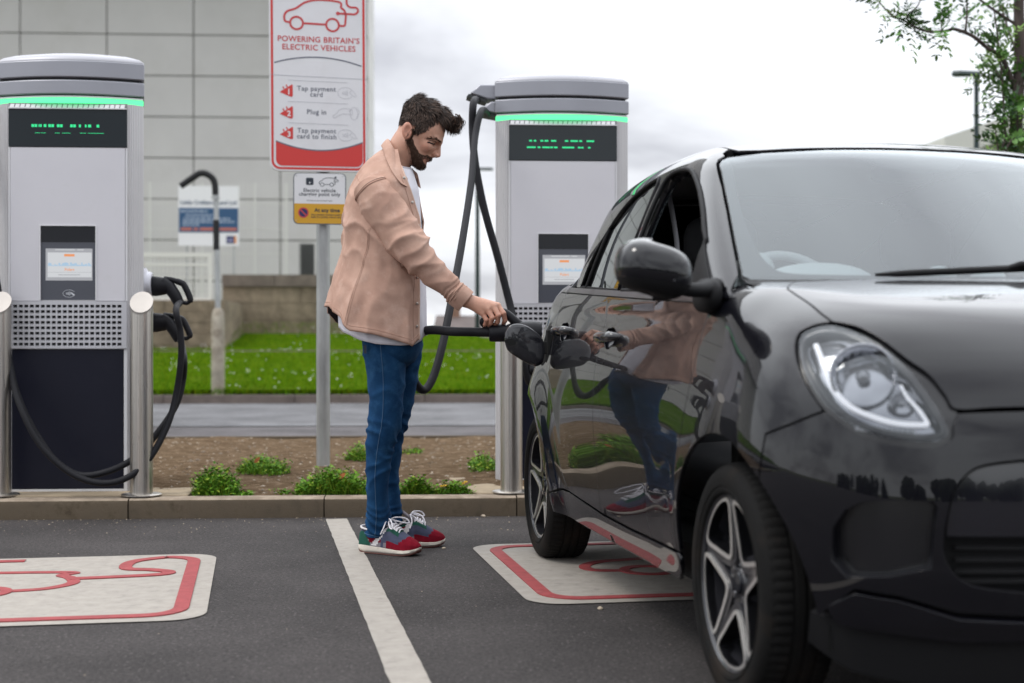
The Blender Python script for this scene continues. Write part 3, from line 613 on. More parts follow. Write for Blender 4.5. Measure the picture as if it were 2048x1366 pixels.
# holster cups on the sides
def holster(ch, side, y, z):
    mb = MB(); mb.lathe([(0, 0), (.088, 0), (.088, .02), (.078, .024), (.07, .03), (.066, .048), (.058, .054), (.0, .050)], (0, 0, 0), 'x', 28); o = mb.build('holster', mat('holster_silver', (.55, .55, .60), .35, metal=.2), ch)
    o.location = (side * (.366 - .2 * (y + .15)), y, z); o.rotation_euler = (0, 0, 0 if side > 0 else math.pi); return o
hA = holster(ch1, 1, -.06, zl(566)); hB = holster(ch1, 1, .05, zl(640))
hC = MB().lathe([(0, 0), (.088, 0), (.088, .02), (.078, .024), (.07, .03), (.066, .085), (.058, .092), (.0, .088)], (0, 0, 0), 'x', 28).build('holster', mat('holster_silver', (.55, .55, .60), .35, metal=.2), ch2); hC.location = (-.20, -.2325, zl(716)); hC.rotation_euler = (0, 0, -math.pi / 2)
mb = MB(); mb.lathe([(0, 0), (.022, 0), (.022, .012), (.012, .02), (0, .02)], (0, 0, 0), 'x', 16); o = mb.build('lock_knob', M_stripe, ch2); o.location = (-.342, -.02, zl(708)); o.rotation_euler = (0, 0, math.pi)
# ---- connectors and cables
def connector_mesh():
    """body along +x from a plug end at x=0; open loop grip behind"""
    mb = MB()
    mb.loft([[(x, r * math.cos(t) * .82, z0 + r * math.sin(t) * (1.0 if math.sin(t) > 0 else hb)) for t in np.linspace(0, 2 * math.pi, 20, endpoint=False)] for x, r, z0, hb in ((-.02, .036, 0, 1.4), (0, .040, 0, 1.4), (.004, .044, 0, 1.4), (.04, .044, 0, 1.35), (.085, .040, 0, 1.2), (.10, .036, 0, 1.1))])
    mb.tube([(.06, 0, .022), (.10, 0, -.005), (.135, 0, -.05), (.155, 0, -.085), (.162, 0, -.10)], [.03, .034, .032, .029, .024], 14)
    loop = smooth_path([(.07, 0, .035), (.115, 0, .032), (.155, 0, .022), (.175, 0, .012), (.195, 0, -.02), (.212, 0, -.055), (.214, 0, -.07), (.20, 0, -.085), (.175, 0, -.082), (.16, 0, -.075)], 5)
    mb.tube(loop, [.014] * 8 + [.017] * (len(loop) - 22) + [.011] * 14, 12)
    return mb
def cable_thing(label, path, r, hang=None):
    c = empty('charging_cable', label=label, cat='cable', group='black charging cables')
    MB().tube(smooth_path(path, 10), r, 14).build('hose', M_rub, c, angle=60); return c
def place_conn(cable, p, rz, ry=0., sc=1.):
    o = connector_mesh().build('connector', M_plug, cable, angle=50); o.location = p; o.rotation_euler = (0, ry, rz); o.scale = (sc,) * 3; return o
def cw(o, p): return tuple(np.array(o.location) + np.array(p))
Zl = 7.30
def cp(px, py, d=0.): return atD(px, py, Zl + d)
hp_ = cw(ch1, (.348 + .042, -.06, zl(566)))
c1 = cable_thing('black cable hanging from the upper holstered connector of the left-hand charger', [hp_ + np.array((.158, 0, -.095)), cp(352, 620), cp(361, 665), cp(362, 720), cp(352, 790), cp(335, 850, -.05), cp(300, 915, -.12), cp(255, 955, -.17), cp(200, 966, -.2), cp(140, 945, -.2), cp(85, 895, -.2), cp(48, 830, -.18), cp(25, 760, -.12), cp(5, 640, -.02), cp(-20, 480), cp(-45, 300), cp(-50, 200, .1), (ch1.location.x - .34 - .11, ch1.location.y - .07, ch1.location.z + zl(158))], .0165)
place_conn(c1, hp_, 0, R_(4), 1.)
hp2 = cw(ch1, (.326 + .042, .05, zl(640)))
c2 = cable_thing('black cable hanging from the lower holstered connector of the left-hand charger, behind the bollard', [hp2 + np.array((.160, 0, -.10)), cp(368, 715, .05), cp(366, 760, .08), cp(352, 810, .05), cp(318, 862, 0), cp(270, 915, -.08), cp(215, 943, -.16), cp(160, 950, -.17), cp(115, 925, -.17), cp(80, 880, -.16), cp(45, 815, -.15), cp(22, 740, -.1), cp(0, 600, 0), cp(-25, 440), cp(-40, 300, .05), (ch1.location.x - .34 - .05, ch1.location.y - .10, ch1.location.z + zl(190))], .0165)
place_conn(c2, hp2, 0, R_(3), 1.)
Zr = 7.75
# cable of the upper arm: hangs down and ends in the holster on the charger's near side
a0 = (ch2.location.x - .33 - .138, ch2.location.y - .03, ch2.location.z + zl(153))
hq = (ch2.location.x - .20, ch2.location.y - .32, ch2.location.z + zl(716))
c3 = cable_thing('black cable hanging from the upper arm of the charger behind the car', [a0, atD(947, 205, Zr - .02), atD(945, 260, Zr - .05), atD(951, 330, Zr - .08), atD(969, 420, Zr - .1), atD(997, 520, Zr - .1), atD(1020, 610, Zr - .1), atD(1034, 668, Zr - .16), np.array(hq) + (-.015, -.20, -.12), np.array(hq) + (0, -.158, -.095)], .0205)
place_conn(c3, hq, -math.pi / 2)
a1 = np.array((ch2.location.x - .33 - .078, ch2.location.y - .06, ch2.location.z + zl(187)))
Zn = 5.74
c4 = cable_thing('black cable from the lower arm, looping behind the man to the connector in his hand', [a1, atD(963, 222, Zr - .1), atD(950, 275, Zr - .25), atD(943, 360, Zr - .5), atD(925, 480, Zr - .85), atD(903, 600, Zr - 1.15), atD(885, 690, Zr - 1.3), atD(866, 755, Zr - 1.38), atD(847, 780, 6.32), atD(828, 760, 6.27), atD(818, 720, 6.22), atD(820, 690, 6.12), atD(832, 668, 5.98), atD(862, 660, 5.84), atD(905, 663, Zn), atD(950, 664, Zn), atD(985, 665, Zn)], .0185)
# the connector in use, as one mesh pointing at the car
def used_connector():
    mb = MB(); P = lambda px, py, d=0.: atD(px, py, Zn + d)
    mb.loft([[P(x + 0, 666 + (r * math.sin(t) * (1.05)), r * .0021 * .85 * math.cos(t)) for t in np.linspace(0, 2 * math.pi, 20, endpoint=False)] for x, r in ((978, 11), (979, 15.5), (983, 16.5), (1008, 17), (1012, 15.5), (1022, 19), (1036, 22), (1070, 22), (1084, 20))])
    lp = smooth_path([P(977, 657), P(967, 649), P(966, 643), P(975, 637), P(990, 631), P(1003, 625), P(1012, 627), P(1024, 637), P(1038, 650)], 6)
    mb.tube(lp, np.interp(np.arange(len(lp)), [0, 8, 14, 30, 36, len(lp) - 1], [.010, .012, .0155, .0165, .017, .020]), 12)
    o = mb.build('connector', M_plug, c4, angle=50)
    g = MB(); g.loft([[P(x, 652 + hh * math.sin(t), .012 * math.cos(t)) for t in np.linspace(0, 2 * math.pi, 10, endpoint=False)] for x, hh in ((974, .5), (978, 3.0), (1000, 3.4), (1016, 3.0), (1020, .5))]); g.build('loop_gap_fill', mat('gap_pale', (.55, .55, .57), .35), o)  # pale filler stands for the bright background seen through the handle loop
used_connector()
# ---- stainless bollards
M_steel = mat('brushed_steel', (.56, .53, .49), .30, metal=.92, var=.18, vscale=5, stretch=(30, 30, .6), rvar=.1, dirt=(.40, .36, .31), dscale=2, dlo=.5, dhi=.8)
M_stop = mat('steel_top', (.52, .48, .44), .5, metal=.3, var=.08, vscale=9)
def bollard(x, y, label, h=.975, lean=0.):
    b = empty('bollard', (x, y, .106), label=label, cat='bollard', group='stainless steel bollards'); r = .057; n = 40; mb = MB()
    lo = [(r * math.cos(t), r * math.sin(t), 0.0) for t in np.linspace(0, 2 * math.pi, n, endpoint=False)]; hi = [(a, c, h + c * .95) for a, c, _ in lo]
    mb.loft([lo, hi], cap=False); mb.build('post', M_steel, b)
    tp = MB(); tp.add([(a * 1.0, c, z + .0015) for a, c, z in hi], [tuple(range(n))]); tp.loft([[(a, c, z + .0014) for a, c, z in hi], [(a, c, z - .01) for a, c, z in hi]], cap=False); tp.build('slanted_top', M_stop, b)
    MB().lathe([(.0, .008), (.095, .008), (.10, .005), (.10, 0), (.0, 0)], n=32).build('foot_plate', M_steel, b)
    b.rotation_euler = (0, 0, R_(4)); return b
for px, lb in ((-1, 'slant-topped stainless steel bollard at the left edge, left of the near charger'), (283, 'slant-topped stainless steel bollard standing in front of the holstered connectors'), (1023, 'slant-topped stainless steel bollard partly hidden by the open charging flap'), (1262, 'slant-topped stainless steel bollard hidden behind the car')):
    if px == 1262: continue
    p = gz(px, 990 if px < 500 else 984, .106); bollard(p[0], p[1], lb, .975 if px < 500 else .84)
# ------------------------------------------------------------------ charging sign, parking plate and their pole
SZ = 8.62; so = atD(640, 680, SZ); sp_ = empty('sign_pole', (so[0] + .012, so[1] + .10, soil_z(so[0], so[1] + .1) - .02), label='round galvanised pole standing in the soil, carrying the charging sign', cat='pole')
sp_.rotation_euler = (0, 0, 0)
MB().cyl((0, 0, 0), (0, 0, 3.35), .0415, n=28).build('tube', M_galv, sp_)
M_sw = mat('sign_white', (.74, .735, .76), .42, var=.04, vscale=2, dirt=(.66, .65, .66), dscale=3, dlo=.5, dhi=.85); M_sr = mat('sign_red', (.62, .040, .035), .42); M_sg = mat('sign_grey', (.14, .15, .19), .5); M_lg = mat('sign_linegrey', (.50, .50, .54), .5); M_sr2 = mat('sign_red_type', (.55, .055, .06), .45)
M_alu = mat('sign_back', (.42, .43, .44), .45, metal=.5)
cs = empty('charging_sign', (so[0], so[1], .89), R_(8.5), label='tall white and red sign reading POWERING BRITAIN’S ELECTRIC VEHICLES with three payment steps', cat='sign'); cs.rotation_euler = (0, R_(-.35), R_(8.5))
k = SZ / F; A = lambda px: (px - 640) * k * 1.015; B = lambda py: (680 - py) * k; fs = lambda a, b, h: (a, -h, b)
Z3 = lambda x, y: (A(500 + x / 2.97), B(y / 2.97))
TOP = -70
o = MB().prism(rrect(A(545), A(734.5), B(343), B(TOP), .055), -.03, .0, f=fs).build('panel', M_sw, cs, angle=30)
MB().prism(rrect(A(546), A(733.5), B(342), B(TOP + 1), .055), -.055, -.0305, f=fs).build('back_frame', M_alu, cs, angle=30)
mb = MB()
stroke(mb, [p for p in rrect(A(550), A(729.5), B(337.5), B(TOP + 8), .045)], .0135, .0006, .0012, fs, closed=True)
# red foot of the panel
arc = [Z3(x, 845 + 52 * (1 - ((x - 420) / 252) ** 2)) for x in np.linspace(168, 672, 24)]
cl = [Z3(672, 950)] + [Z3(637 + 35 * math.cos(t), 950 + 38 * math.sin(t)) for t in np.linspace(0, 1.57, 6)] + [Z3(203 - 35 * math.sin(t), 950 + 38 * math.cos(t)) for t in np.linspace(0, 1.57, 6)]
mb.add([fs(a, b, .0012) for a, b in arc + cl], [tuple(range(len(arc) + len(cl)))])
mb.build('red_border', M_sr, cs, smooth=False)
mb = MB(); stroke(mb, [Z3(x, 842 + 52 * (1 - ((x - 420) / 252) ** 2)) for x in np.linspace(168, 672, 24)], .0075, .0013, .002, fs)
bow = [Z3(x, 383 - 42 * (1 - ((x - 415) / 253) ** 2) + (x - 415) * .012) for x in np.linspace(162, 668, 24)]; stroke(mb, bow, .0075, .0006, .0012, fs)
for n_, yy in ((0, 0), (2, 0)): pass
for tx, cx, cy in (('Tap payment', 404, 541), ('card', 404, 575), ('Plug in', 404, 679), ('Tap payment', 404, 790), ('card to finish', 404, 825)):
    a, b = Z3(cx, cy); text_mesh(mb, tx, fs, .0405, a, b, 0, .0012, .014, spacing=1.10)
mb.build('lettering_grey', M_sg, cs, smooth=False)
mb = MB()
a, b = Z3(419, 252); text_mesh(mb, 'POWERING BRITAIN’S', fs, .0475, a, b, 0, .0012, .018, spacing=1.06)
a, b = Z3(420, 300); text_mesh(mb, 'ELECTRIC VEHICLES', fs, .0475, a, b, 0, .0012, .018, spacing=1.06)
w = .0125; S3 = lambda P, **kw: stroke(mb, [Z3(*p) for p in P], kw.pop('w', w), .0006, .0012, fs, **kw)
S3(smooth_path([(250, 139), (228, 135), (221, 122), (221, 100), (238, 74), (286, 56), (338, 20), (400, 2), (470, 0), (540, 8), (552, 25), (550, 40), (570, 58), (578, 86), (576, 112), (570, 147), (540, 148)], 4))
for cx, cy in ((291, 142), (500, 146)): S3([(cx + 37 * math.cos(t), cy + 37 * math.sin(t)) for t in np.linspace(0, 2 * math.pi, 30, endpoint=False)], closed=True)
S3([(333, 142), (460, 145)]); S3(smooth_path([(532, 76), (600, 77), (632, 76), (650, 58), (640, 38), (605, 36), (586, 22), (583, 0), (583, -40), (560, -75), (480, -95), (250, -95)], 5))
mb.prism([Z3(532 + 12 * math.cos(t), 76 + 11 * math.sin(t)) for t in np.linspace(0, 2 * math.pi, 16, endpoint=False)][::-1], .0013, .0018, f=fs)
mb.build('lettering_red', M_sr2, cs, smooth=False)
mb = MB(); mw = MB()
for dy, dg in ((0, '1'), (129, '2'), (251, '3')):
    tri = [(190, 553 + dy), (253, 513 + dy), (262, 506 + dy), (267, 509 + dy), (267, 573 + dy), (262, 580 + dy), (252, 579 + dy)]
    mb.add([fs(*Z3(*p), .0012) for p in tri], [tuple(range(7))])
    for tx, ty in ((214, 531), (233, 519)): mb.add([fs(*Z3(*p), .0013) for p in ((tx - 7, ty - 8 + dy), (tx - 1, ty - 12 + dy), (tx + 5, ty + 2 + dy), (tx - 1, ty + 6 + dy))], [(0, 1, 2, 3)])
    a, b = Z3(244, 565 + dy); text_mesh(mw, dg, fs, .046, a, b, 0, .0022, .03)
mb.build('step_arrow', M_sr, cs, smooth=False); mw.build('step_number', M_sw, cs, smooth=False)
mb = MB()
for yy in (483, 609, 735): S3([(238, yy - 2), (588, yy + 4)], w=.0022)
S3([(138, 452), (697, 463)], w=.003)
def S4(P, w=.0022, **kw): stroke(mb, [Z3(*p) for p in P], w, .0006, .0012, fs, **kw)
for dy in (0, 251):
    S4([(573 + 45 * math.cos(t), 549 + dy + 34 * math.sin(t)) for t in np.linspace(.55, 5.9, 30)])
    for q in range(4): S4([(553 + q * 9 + 5 * math.cos(t), 549 + dy + (8 + q * 3.5) * math.sin(t)) for t in np.linspace(-1, 1, 7)], w=.0032)
    S4([(596, 545 + dy), (610, 532 + dy), (622, 540 + dy), (638, 566 + dy), (628, 570 + dy), (606, 556 + dy), (596, 545 + dy)])
S4([(498, 688), (520, 672), (535, 650), (560, 640), (600, 643), (600, 676), (560, 672), (530, 684), (515, 696), (505, 698), (498, 688)])
S4([(632 + 22 * math.cos(t) - 10, 670 + 38 * math.sin(t)) for t in np.linspace(0, 2 * math.pi, 24, endpoint=False)], closed=True); S4([(600, 650), (612, 645), (612, 680), (600, 676)]); S4([(600, 655), (590, 655)]); S4([(640, 632), (654, 660), (640, 700)])
mb.build('line_drawing', M_lg, cs, smooth=False)
# parking plate
pk = empty('parking_plate', (so[0], so[1], .89), R_(6), label='small white and yellow parking plate under the tall sign, reading Electric vehicle charging point only', cat='sign')
A2 = lambda px: (px - 640) * k; f2 = lambda a, b, h: (a, -h, b); Q = lambda x, y: (A2(560 + x / 10.506), B(330 + y / 10.506))
MB().prism(rrect(A2(587), A2(692), B(449), B(346), .03), -.004, 0, f=f2).build('plate', mat('plate_edge', (.13, .14, .16), .45), pk, angle=30)
mb = MB(); W0, W1 = A2(589), A2(690); yb = B(330 + 815 / 10.506)
mb.add([f2(a, b, .001) for a, b in [p for p in rrect(W0, W1, B(447), B(347.3), .026) if p[1] > yb] + [(W0, yb), (W1, yb)]], [tuple(range(16))]); mb.build('white_field', M_sw, pk, smooth=False)
mb = MB(); L4 = [p for p in rrect(W0, W1, B(447), B(347.3), .026) if p[1] < yb]; mb.add([f2(a, b, .001) for a, b in [(W1, yb), (W0, yb)] + L4], [tuple(range(len(L4) + 2))]); yf = mb.build('yellow_field', mat('plate_yellow', (.62, .33, .018), .45), pk, smooth=False)
mb = MB(); mb.prism(rrect(Q(548, 0)[0], Q(705, 0)[0], Q(0, 425)[1], Q(0, 272)[1], .008), .0012, .0018, f=f2)
for tx, x, y, s_, bo in (('Electric vehicle', 830, 568, .030, .02), ('charging point only', 832, 650, .030, .02), ('Existing parking restrictions apply', 832, 760, .0105, .012)):
    a, b = Q(x, y); text_mesh(mb, tx, f2, s_, a, b, 0, .0016, bo, spacing=1.06)
SQ = lambda P, w=.0035, **kw: stroke(mb, [Q(*p) for p in P], w, .0011, .0016, f2, **kw)
SQ(smooth_path([(850, 405), (822, 385), (835, 350), (880, 325), (930, 285), (1000, 268), (1080, 270), (1130, 280), (1140, 330), (1155, 370), (1150, 405), (1122, 410)], 4)); SQ([(925, 408), (1045, 408)])
for cx in (886, 1084): SQ([(cx + 38 * math.cos(t), 410 + 38 * math.sin(t)) for t in np.linspace(0, 6.283, 24, endpoint=False)], closed=True)
SQ(smooth_path([(1120, 345), (1160, 350), (1210, 345), (1225, 325), (1205, 305), (1175, 310), (1165, 290), (1163, 265)], 4)); mb.prism([Q(1163 + 24 * math.cos(t), 262 + 24 * math.sin(t)) for t in np.linspace(0, 6.283, 12, endpoint=False)][::-1], .0017, .002, f=f2)
mb.build('lettering', mat('plate_ink', (.022, .03, .045), .5), pk, smooth=False)
mb = MB(); a, b = Q(627, 402); text_mesh(mb, 'P', f2, .017, a, b, 0, .0024, .04); mb.build('letter_p', M_sw, pk, smooth=False)
mb = MB()
for tx, x, y, s_, bo, al in (('At any time', 990, 985, .0325, .03, 'CENTER'), ('Non-electric vehicles could be', 660, 1062, .0155, .02, 'LEFT'), ('liable for penalty charge notice', 652, 1112, .0155, .02, 'LEFT')):
    a, b = Q(x, y); text_mesh(mb, tx, f2, s_, a, b, 0, .0016, bo, al)
mb.build('lettering_dark', mat('plate_ink', (.022, .03, .045), .5), yf, smooth=False)
mb = MB(); cx, cy = Q(495, 1005); ring = lambda r: [(cx + r * math.cos(t), cy + r * math.sin(t)) for t in np.linspace(0, 6.283, 28, endpoint=False)]
mb.prism(ring(.030), .0012, .0016, f=f2, m=0); stroke(mb, ring(.0285), .0075, .0017, .0021, f2, 1, True); stroke(mb, [(cx - .020, cy + .020), (cx + .020, cy - .020)], .0075, .0017, .0021, f2, 1)
mb.build('no_waiting_roundel', [mat('roundel_blue', (.015, .02, .10), .45), M_sr2], yf, smooth=False)
for x, y in ((345, 235), (1315, 235), (345, 1165), (1315, 1165)): a, b = Q(x, y); MB().prism([(a + .0035 * math.cos(t), b + .0035 * math.sin(t)) for t in np.linspace(0, 6.28, 10, endpoint=False)], .001, .003, f=f2).build('rivet', M_alu, pk, smooth=False)
# ------------------------------------------------------------------ the car: every panel is cut from one implicit body surface
M_paint = mat('black_paint', (.003, .003, .0052), .3, coat=1., spec=.08)
M_bplast = mat('black_plastic', (.011, .011, .012), .6, spec=.2, bump=.06, bscale=500, bdist=.001)
M_well = mat('wheel_well_black', (.006, .006, .006), .9)
M_trimg = mat('belt_trim', (.045, .045, .05), .32, coat=.3)
M_inner = mat('cabin_dark', (.05, .05, .055), .7); M_innerL = mat('cabin_grey', (.38, .41, .42), .7)
M_chrome = mat('chrome', (.85, .85, .87), .06, metal=1.); M_alu2 = mat('machined_alloy', (.74, .72, .69), .34, metal=.8)
M_rimd = mat('rim_dark', (.022, .022, .026), .3, coat=.4)
M_tyre = mat('tyre_rubber', (.0085, .0082, .008), .8, spec=.15, var=.3, vscale=8, dirt=(.022, .016, .012), dscale=5, dlo=.48, dhi=.75)
M_disc = mat('brake_steel', (.30, .29, .28), .4, metal=.8)
def glass_mat(name, tint, gain=1.0, pale_mix=0., dcol=(.5, .55, .58)):
    m = bpy.data.materials.new(name); m.use_nodes = True; nt = m.node_tree; nt.nodes.clear(); N = nt.nodes.new; L = nt.links.new
    out = N('ShaderNodeOutputMaterial'); tr = N('ShaderNodeBsdfTransparent'); tr.inputs[0].default_value = (*tint, 1); gl = N('ShaderNodeBsdfGlossy'); gl.inputs['Roughness'].default_value = .0; gl.inputs[0].default_value = (.93, .975, 1.0, 1)
    fr = N('ShaderNodeFresnel'); fr.inputs[0].default_value = 1.52; mu = N('ShaderNodeMath'); mu.operation = 'MULTIPLY'; mu.use_clamp = True; mu.inputs[1].default_value = gain; L(fr.outputs[0], mu.inputs[0])
    mx = N('ShaderNodeMixShader'); L(mu.outputs[0], mx.inputs[0]); L(tr.outputs[0], mx.inputs[1]); L(gl.outputs[0], mx.inputs[2]); o = mx
    if pale_mix:  # even pale diffuse share mixed over the whole pane
        df = N('ShaderNodeBsdfDiffuse'); df.inputs[0].default_value = (*dcol, 1); m2 = N('ShaderNodeMixShader'); m2.inputs[0].default_value = pale_mix; L(mx.outputs[0], m2.inputs[1]); L(df.outputs[0], m2.inputs[2]); o = m2
    L(o.outputs[0], out.inputs[0]); return m
M_wind = glass_mat('windscreen_glass', (.80, .87, .88), 1.35, .05); M_side = glass_mat('tinted_side_glass', (.10, .10, .10), 2.0); M_lens = glass_mat('lens_glass', (.93, .94, .95), 1.3); M_sideL = glass_mat('side_glass', (.75, .8, .8), 1.7)
def smax(a,b,k):
    h=np.maximum(k-np.abs(a-b),0.0); return np.maximum(a,b)+h*h/(4*k)
def smin(a,b,k): return -smax(-a,-b,k)
def f_low(q,y,z):
    q=np.abs(q)
    dz=z-.60
    W=.838-np.where(dz>0,.42,.38)*dz*dz
    W=W-.030*np.clip((y-1.5)/1.2,0,2)**2-.030*np.clip((.7-y)/1.1,0,2)**2
    mid=1/(1+np.exp(-(y-.70)/.13))/(1+np.exp((y-1.60)/.12))
    W=W-.010*np.exp(-((z-.47)/.13)**2)*mid+.004*np.exp(-((z-.78)/.07)**2)*mid
    W=W-.085*np.clip((y-2.5)/.3,0,1.6)**2*np.clip((.78-z)/.2,0,1)
    r2=np.sqrt((y-2.376)**2+(z-.295)**2); r1=np.sqrt(y**2+(z-.295)**2)
    W=W+.030*np.exp(-((r2-.38)/.09)**2)+.005*np.exp(-((r1-.38)/.10)**2)
    a=q-W
    Fr=.582-.24*q**2-.14*q**4-.30*np.maximum(z-.46,0)**2-.5*np.maximum(.42-z,0)**2
    c=(-y-Fr)*.92
    Re=2.88-.20*q**2-.30*q**4-.35*np.maximum(z-.6,0)**2-.4*np.maximum(.45-z,0)**2
    d=y-Re
    dd=np.clip(.15-y,-.3,1)
    T=1.062-.10*dd-.20*np.maximum(dd,0)**2-.05*q**2+.03*np.clip(y-.3,0,2)
    b=(z-T)*.95
    f=smax(a,c,.20)
    f=smax(f,d,.30)
    f=smax(f,b,.20-.11/(1+np.exp(-(y+.03)/.05)))
    return f
def f_top(q,y,z):
    q=np.abs(q)
    W=.775-.20*np.maximum(z-1.0,0)-.33*np.maximum(z-1.0,0)**2-.6*np.maximum(1.0-z,0)
    W=W-.05*np.clip((y-1.0)/1.1,0,2)**2
    a=q-W
    b=(z-(1.520-.070*(y-1.2)**2-.085*q**2))
    yc=.05+.24*q**2
    c=-.552*(y-yc)+.834*(z-1.05)
    dR=.80*(y-2.52+.22*q**2)+.60*(z-1.0)
    f=smax(a,c,.07)
    f=smax(f,dR,.22)
    f=smax(f,b,.085)
    return f
def f_all(q,y,z): return np.minimum(f_low(q,y,z),f_top(q,y,z))

CARO = np.array([1.53371354, 3.5370356, 0.])
car = empty('black_car', CARO, CA, label='glossy black five-door city car with its driver’s window open and charging flap open', cat='car')
def bis(fun, lo, hi, n=34):
    """outermost zero of fun between lo (inside) and hi (outside), vectorised"""
    T = np.linspace(0, 1, 70)[:, None]; lo = np.broadcast_to(lo, hi.shape).astype(float); G = hi + (lo - hi) * T
    v = np.array([fun(g) for g in G]); ins = v < 0; i = ins.argmax(0); ok = ins.any(0); i = np.maximum(i, 1); c = np.arange(len(hi)); a, b = G[i - 1, c], G[i, c]
    for _ in range(n):
        m = (a + b) / 2; s = fun(m) < 0; b = np.where(s, m, b); a = np.where(s, a, m)
    return np.where(ok, (a + b) / 2, np.nan)
def f_u(q, y, z): return smin(f_low(q, y, z), f_top(q, y, z), .035)
def m_side(f):
    def g(P):
        y, z = P[:, 0], P[:, 1]; q = bis(lambda t: f(t, y, z), np.full(len(P), .0), np.full(len(P), 1.1)); return np.stack([q, y, z], 1)
    return g
P0 = np.array([0, .45, .45]); P1 = np.array([0, 1.75, .75])
def m_sph(f, O_, sgn):
    def g(P):
        t, e = np.radians(P[:, 0]), np.radians(P[:, 1]); D = np.stack([np.sin(t) * np.cos(e), sgn * np.cos(t) * np.cos(e), np.sin(e)], 1)
        r = bis(lambda r: f(D[:, 0] * r, O_[1] + D[:, 1] * r, O_[2] + D[:, 2] * r), np.full(len(P), .05), np.full(len(P), 1.8)); return O_ + D * r[:, None]
    return g
def m_cyl(P):
    a = np.radians(P[:, 1]); y = P[:, 0]; r = bis(lambda r: f_top(np.cos(a) * r, y, .95 + np.sin(a) * r), np.full(len(P), .02), np.full(len(P), 1.2)); return np.stack([np.cos(a) * r, y, .95 + np.sin(a) * r], 1)
def m_topv(P):
    q, y = P[:, 0], P[:, 1]; z = bis(lambda z: f_top(q, y, z), np.full(len(P), 1.1), np.full(len(P), 1.8)); return np.stack([q, y, z], 1)
def m_wind(P):
    q, z = P[:, 0], P[:, 1]; y = bis(lambda y: f_top(q, y, z), np.full(len(P), 1.0), np.full(len(P), -.4)); return np.stack([q, y, z], 1)
SF, ST, SU = m_side(f_low), m_side(f_top), m_side(f_u); FS = m_sph(f_low, P0, -1); RS = m_sph(f_u, P1, 1)
def sphc(P3, O_, sgn): d = P3 - O_; h = np.hypot(d[:, 0], d[:, 1]); return np.stack([np.degrees(np.arctan2(d[:, 0], sgn * d[:, 1])), np.degrees(np.arctan2(d[:, 2], h))], 1)
def yz2s(P, f=None): return [tuple(v) for v in sphc((f or SF)(np.array(P, float)), P0, -1)]
def yz2r(P, f=None): return [tuple(v) for v in sphc((f or SU)(np.array(P, float)), P1, 1)]
def yz2c(P): p = ST(np.array(P, float)); return [(a, math.degrees(math.atan2(z - .95, q))) for q, a, z in p]
def grad(f, P, e=2e-3):
    q, y, z = P.T; g = np.stack([f(q + e, y, z) - f(q - e, y, z), f(q, y + e, z) - f(q, y - e, z), f(q, y, z + e) - f(q, y, z - e)], 1); return g / (np.linalg.norm(g, axis=1)[:, None] + 1e-9)
def area2(P): P = np.array(P); x, y = P.T; return (x * np.roll(y, -1) - np.roll(x, -1) * y).sum()
def inset_poly(P, d):
    P = np.array(P, float); n = len(P); out = []; s = 1 if area2(P) > 0 else -1
    for i in range(n):
        a, b, c = P[i - 1], P[i], P[(i + 1) % n]; e1, e2 = unit(b - a), unit(c - b); n1, n2 = np.array([-e1[1], e1[0]]) * s, np.array([-e2[1], e2[0]]) * s
        m = n1 + n2; m = m / max(.35, m @ m / 2) / 2 * 1.0; m = unit(n1 + n2) * min(2.0, 1 / max(.4, unit(n1 + n2) @ n1)); out.append(b + m * d)
    return np.array(out)
def densify(P, st):
    out = []; n = len(P)
    for i in range(n):
        a, b = np.array(P[i]), np.array(P[(i + 1) % n]); k = max(1, int(math.ceil(np.linalg.norm(b - a) / st)))
        for j in range(k): out.append(a + (b - a) * j / k)
    return np.array(out)
def inpoly(Q, P):
    x, y = Q[:, 0], Q[:, 1]; c = np.zeros(len(Q), bool); n = len(P)
    for i in range(n):
        (x0, y0), (x1, y1) = P[i - 1], P[i]; k = ((y0 > y) != (y1 > y)); xi = (x1 - x0) * (y - y0) / ((y1 - y0) if y1 != y0 else 1e-12) + x0; c ^= k & (x < xi)
    return c
def bdist_(Q, P):
    d = np.full(len(Q), 1e9); n = len(P)
    for i in range(n):
        a, b = P[i - 1], P[i]; e = b - a; t = np.clip(((Q - a) @ e) / (e @ e + 1e-12), 0, 1); d = np.minimum(d, np.linalg.norm(Q - (a + t[:, None] * e), axis=1))
    return d
def tess(outer, holes, st, sc):
    """triangulate a polygon with holes; sc scales the domain to be about metric"""
    sc = np.array(sc); loops = [densify(np.array(l, float) * sc, st) for l in [outer] + holes]; O = loops[0]; lo, hi = O.min(0), O.max(0)
    gx, gy = np.meshgrid(np.arange(lo[0], hi[0] + st, st), np.arange(lo[1], hi[1] + st * .87, st * .87)); gx[1::2] += st / 2; G = np.stack([gx.ravel(), gy.ravel()], 1)
    k = inpoly(G, O)
    for h in loops[1:]: k &= ~inpoly(G, h)
    for l in loops: k &= bdist_(G, l) > st * .42
    G = G[k]; pts = np.concatenate(loops + [G]); edges = []; b = 0; rings = []
    for l in loops: n = len(l); edges += [(b + i, b + (i + 1) % n) for i in range(n)]; rings.append(list(range(b, b + n))); b += n
    r = delaunay_2d_cdt([Vector(p) for p in pts], edges, [], 0, 1e-7); vv = np.array([tuple(v) for v in r[0]]); back = {}
    for new, olds in enumerate(r[3]):
        for o_ in olds: back[o_] = new
    Fs = np.array([tuple(f) for f in r[2]]); cen = vv[Fs].mean(1); ok = inpoly(cen, O)
    for h in loops[1:]: ok &= ~inpoly(cen, h)
    return vv / sc, Fs[ok], [[back[i] for i in rg] for rg in rings]
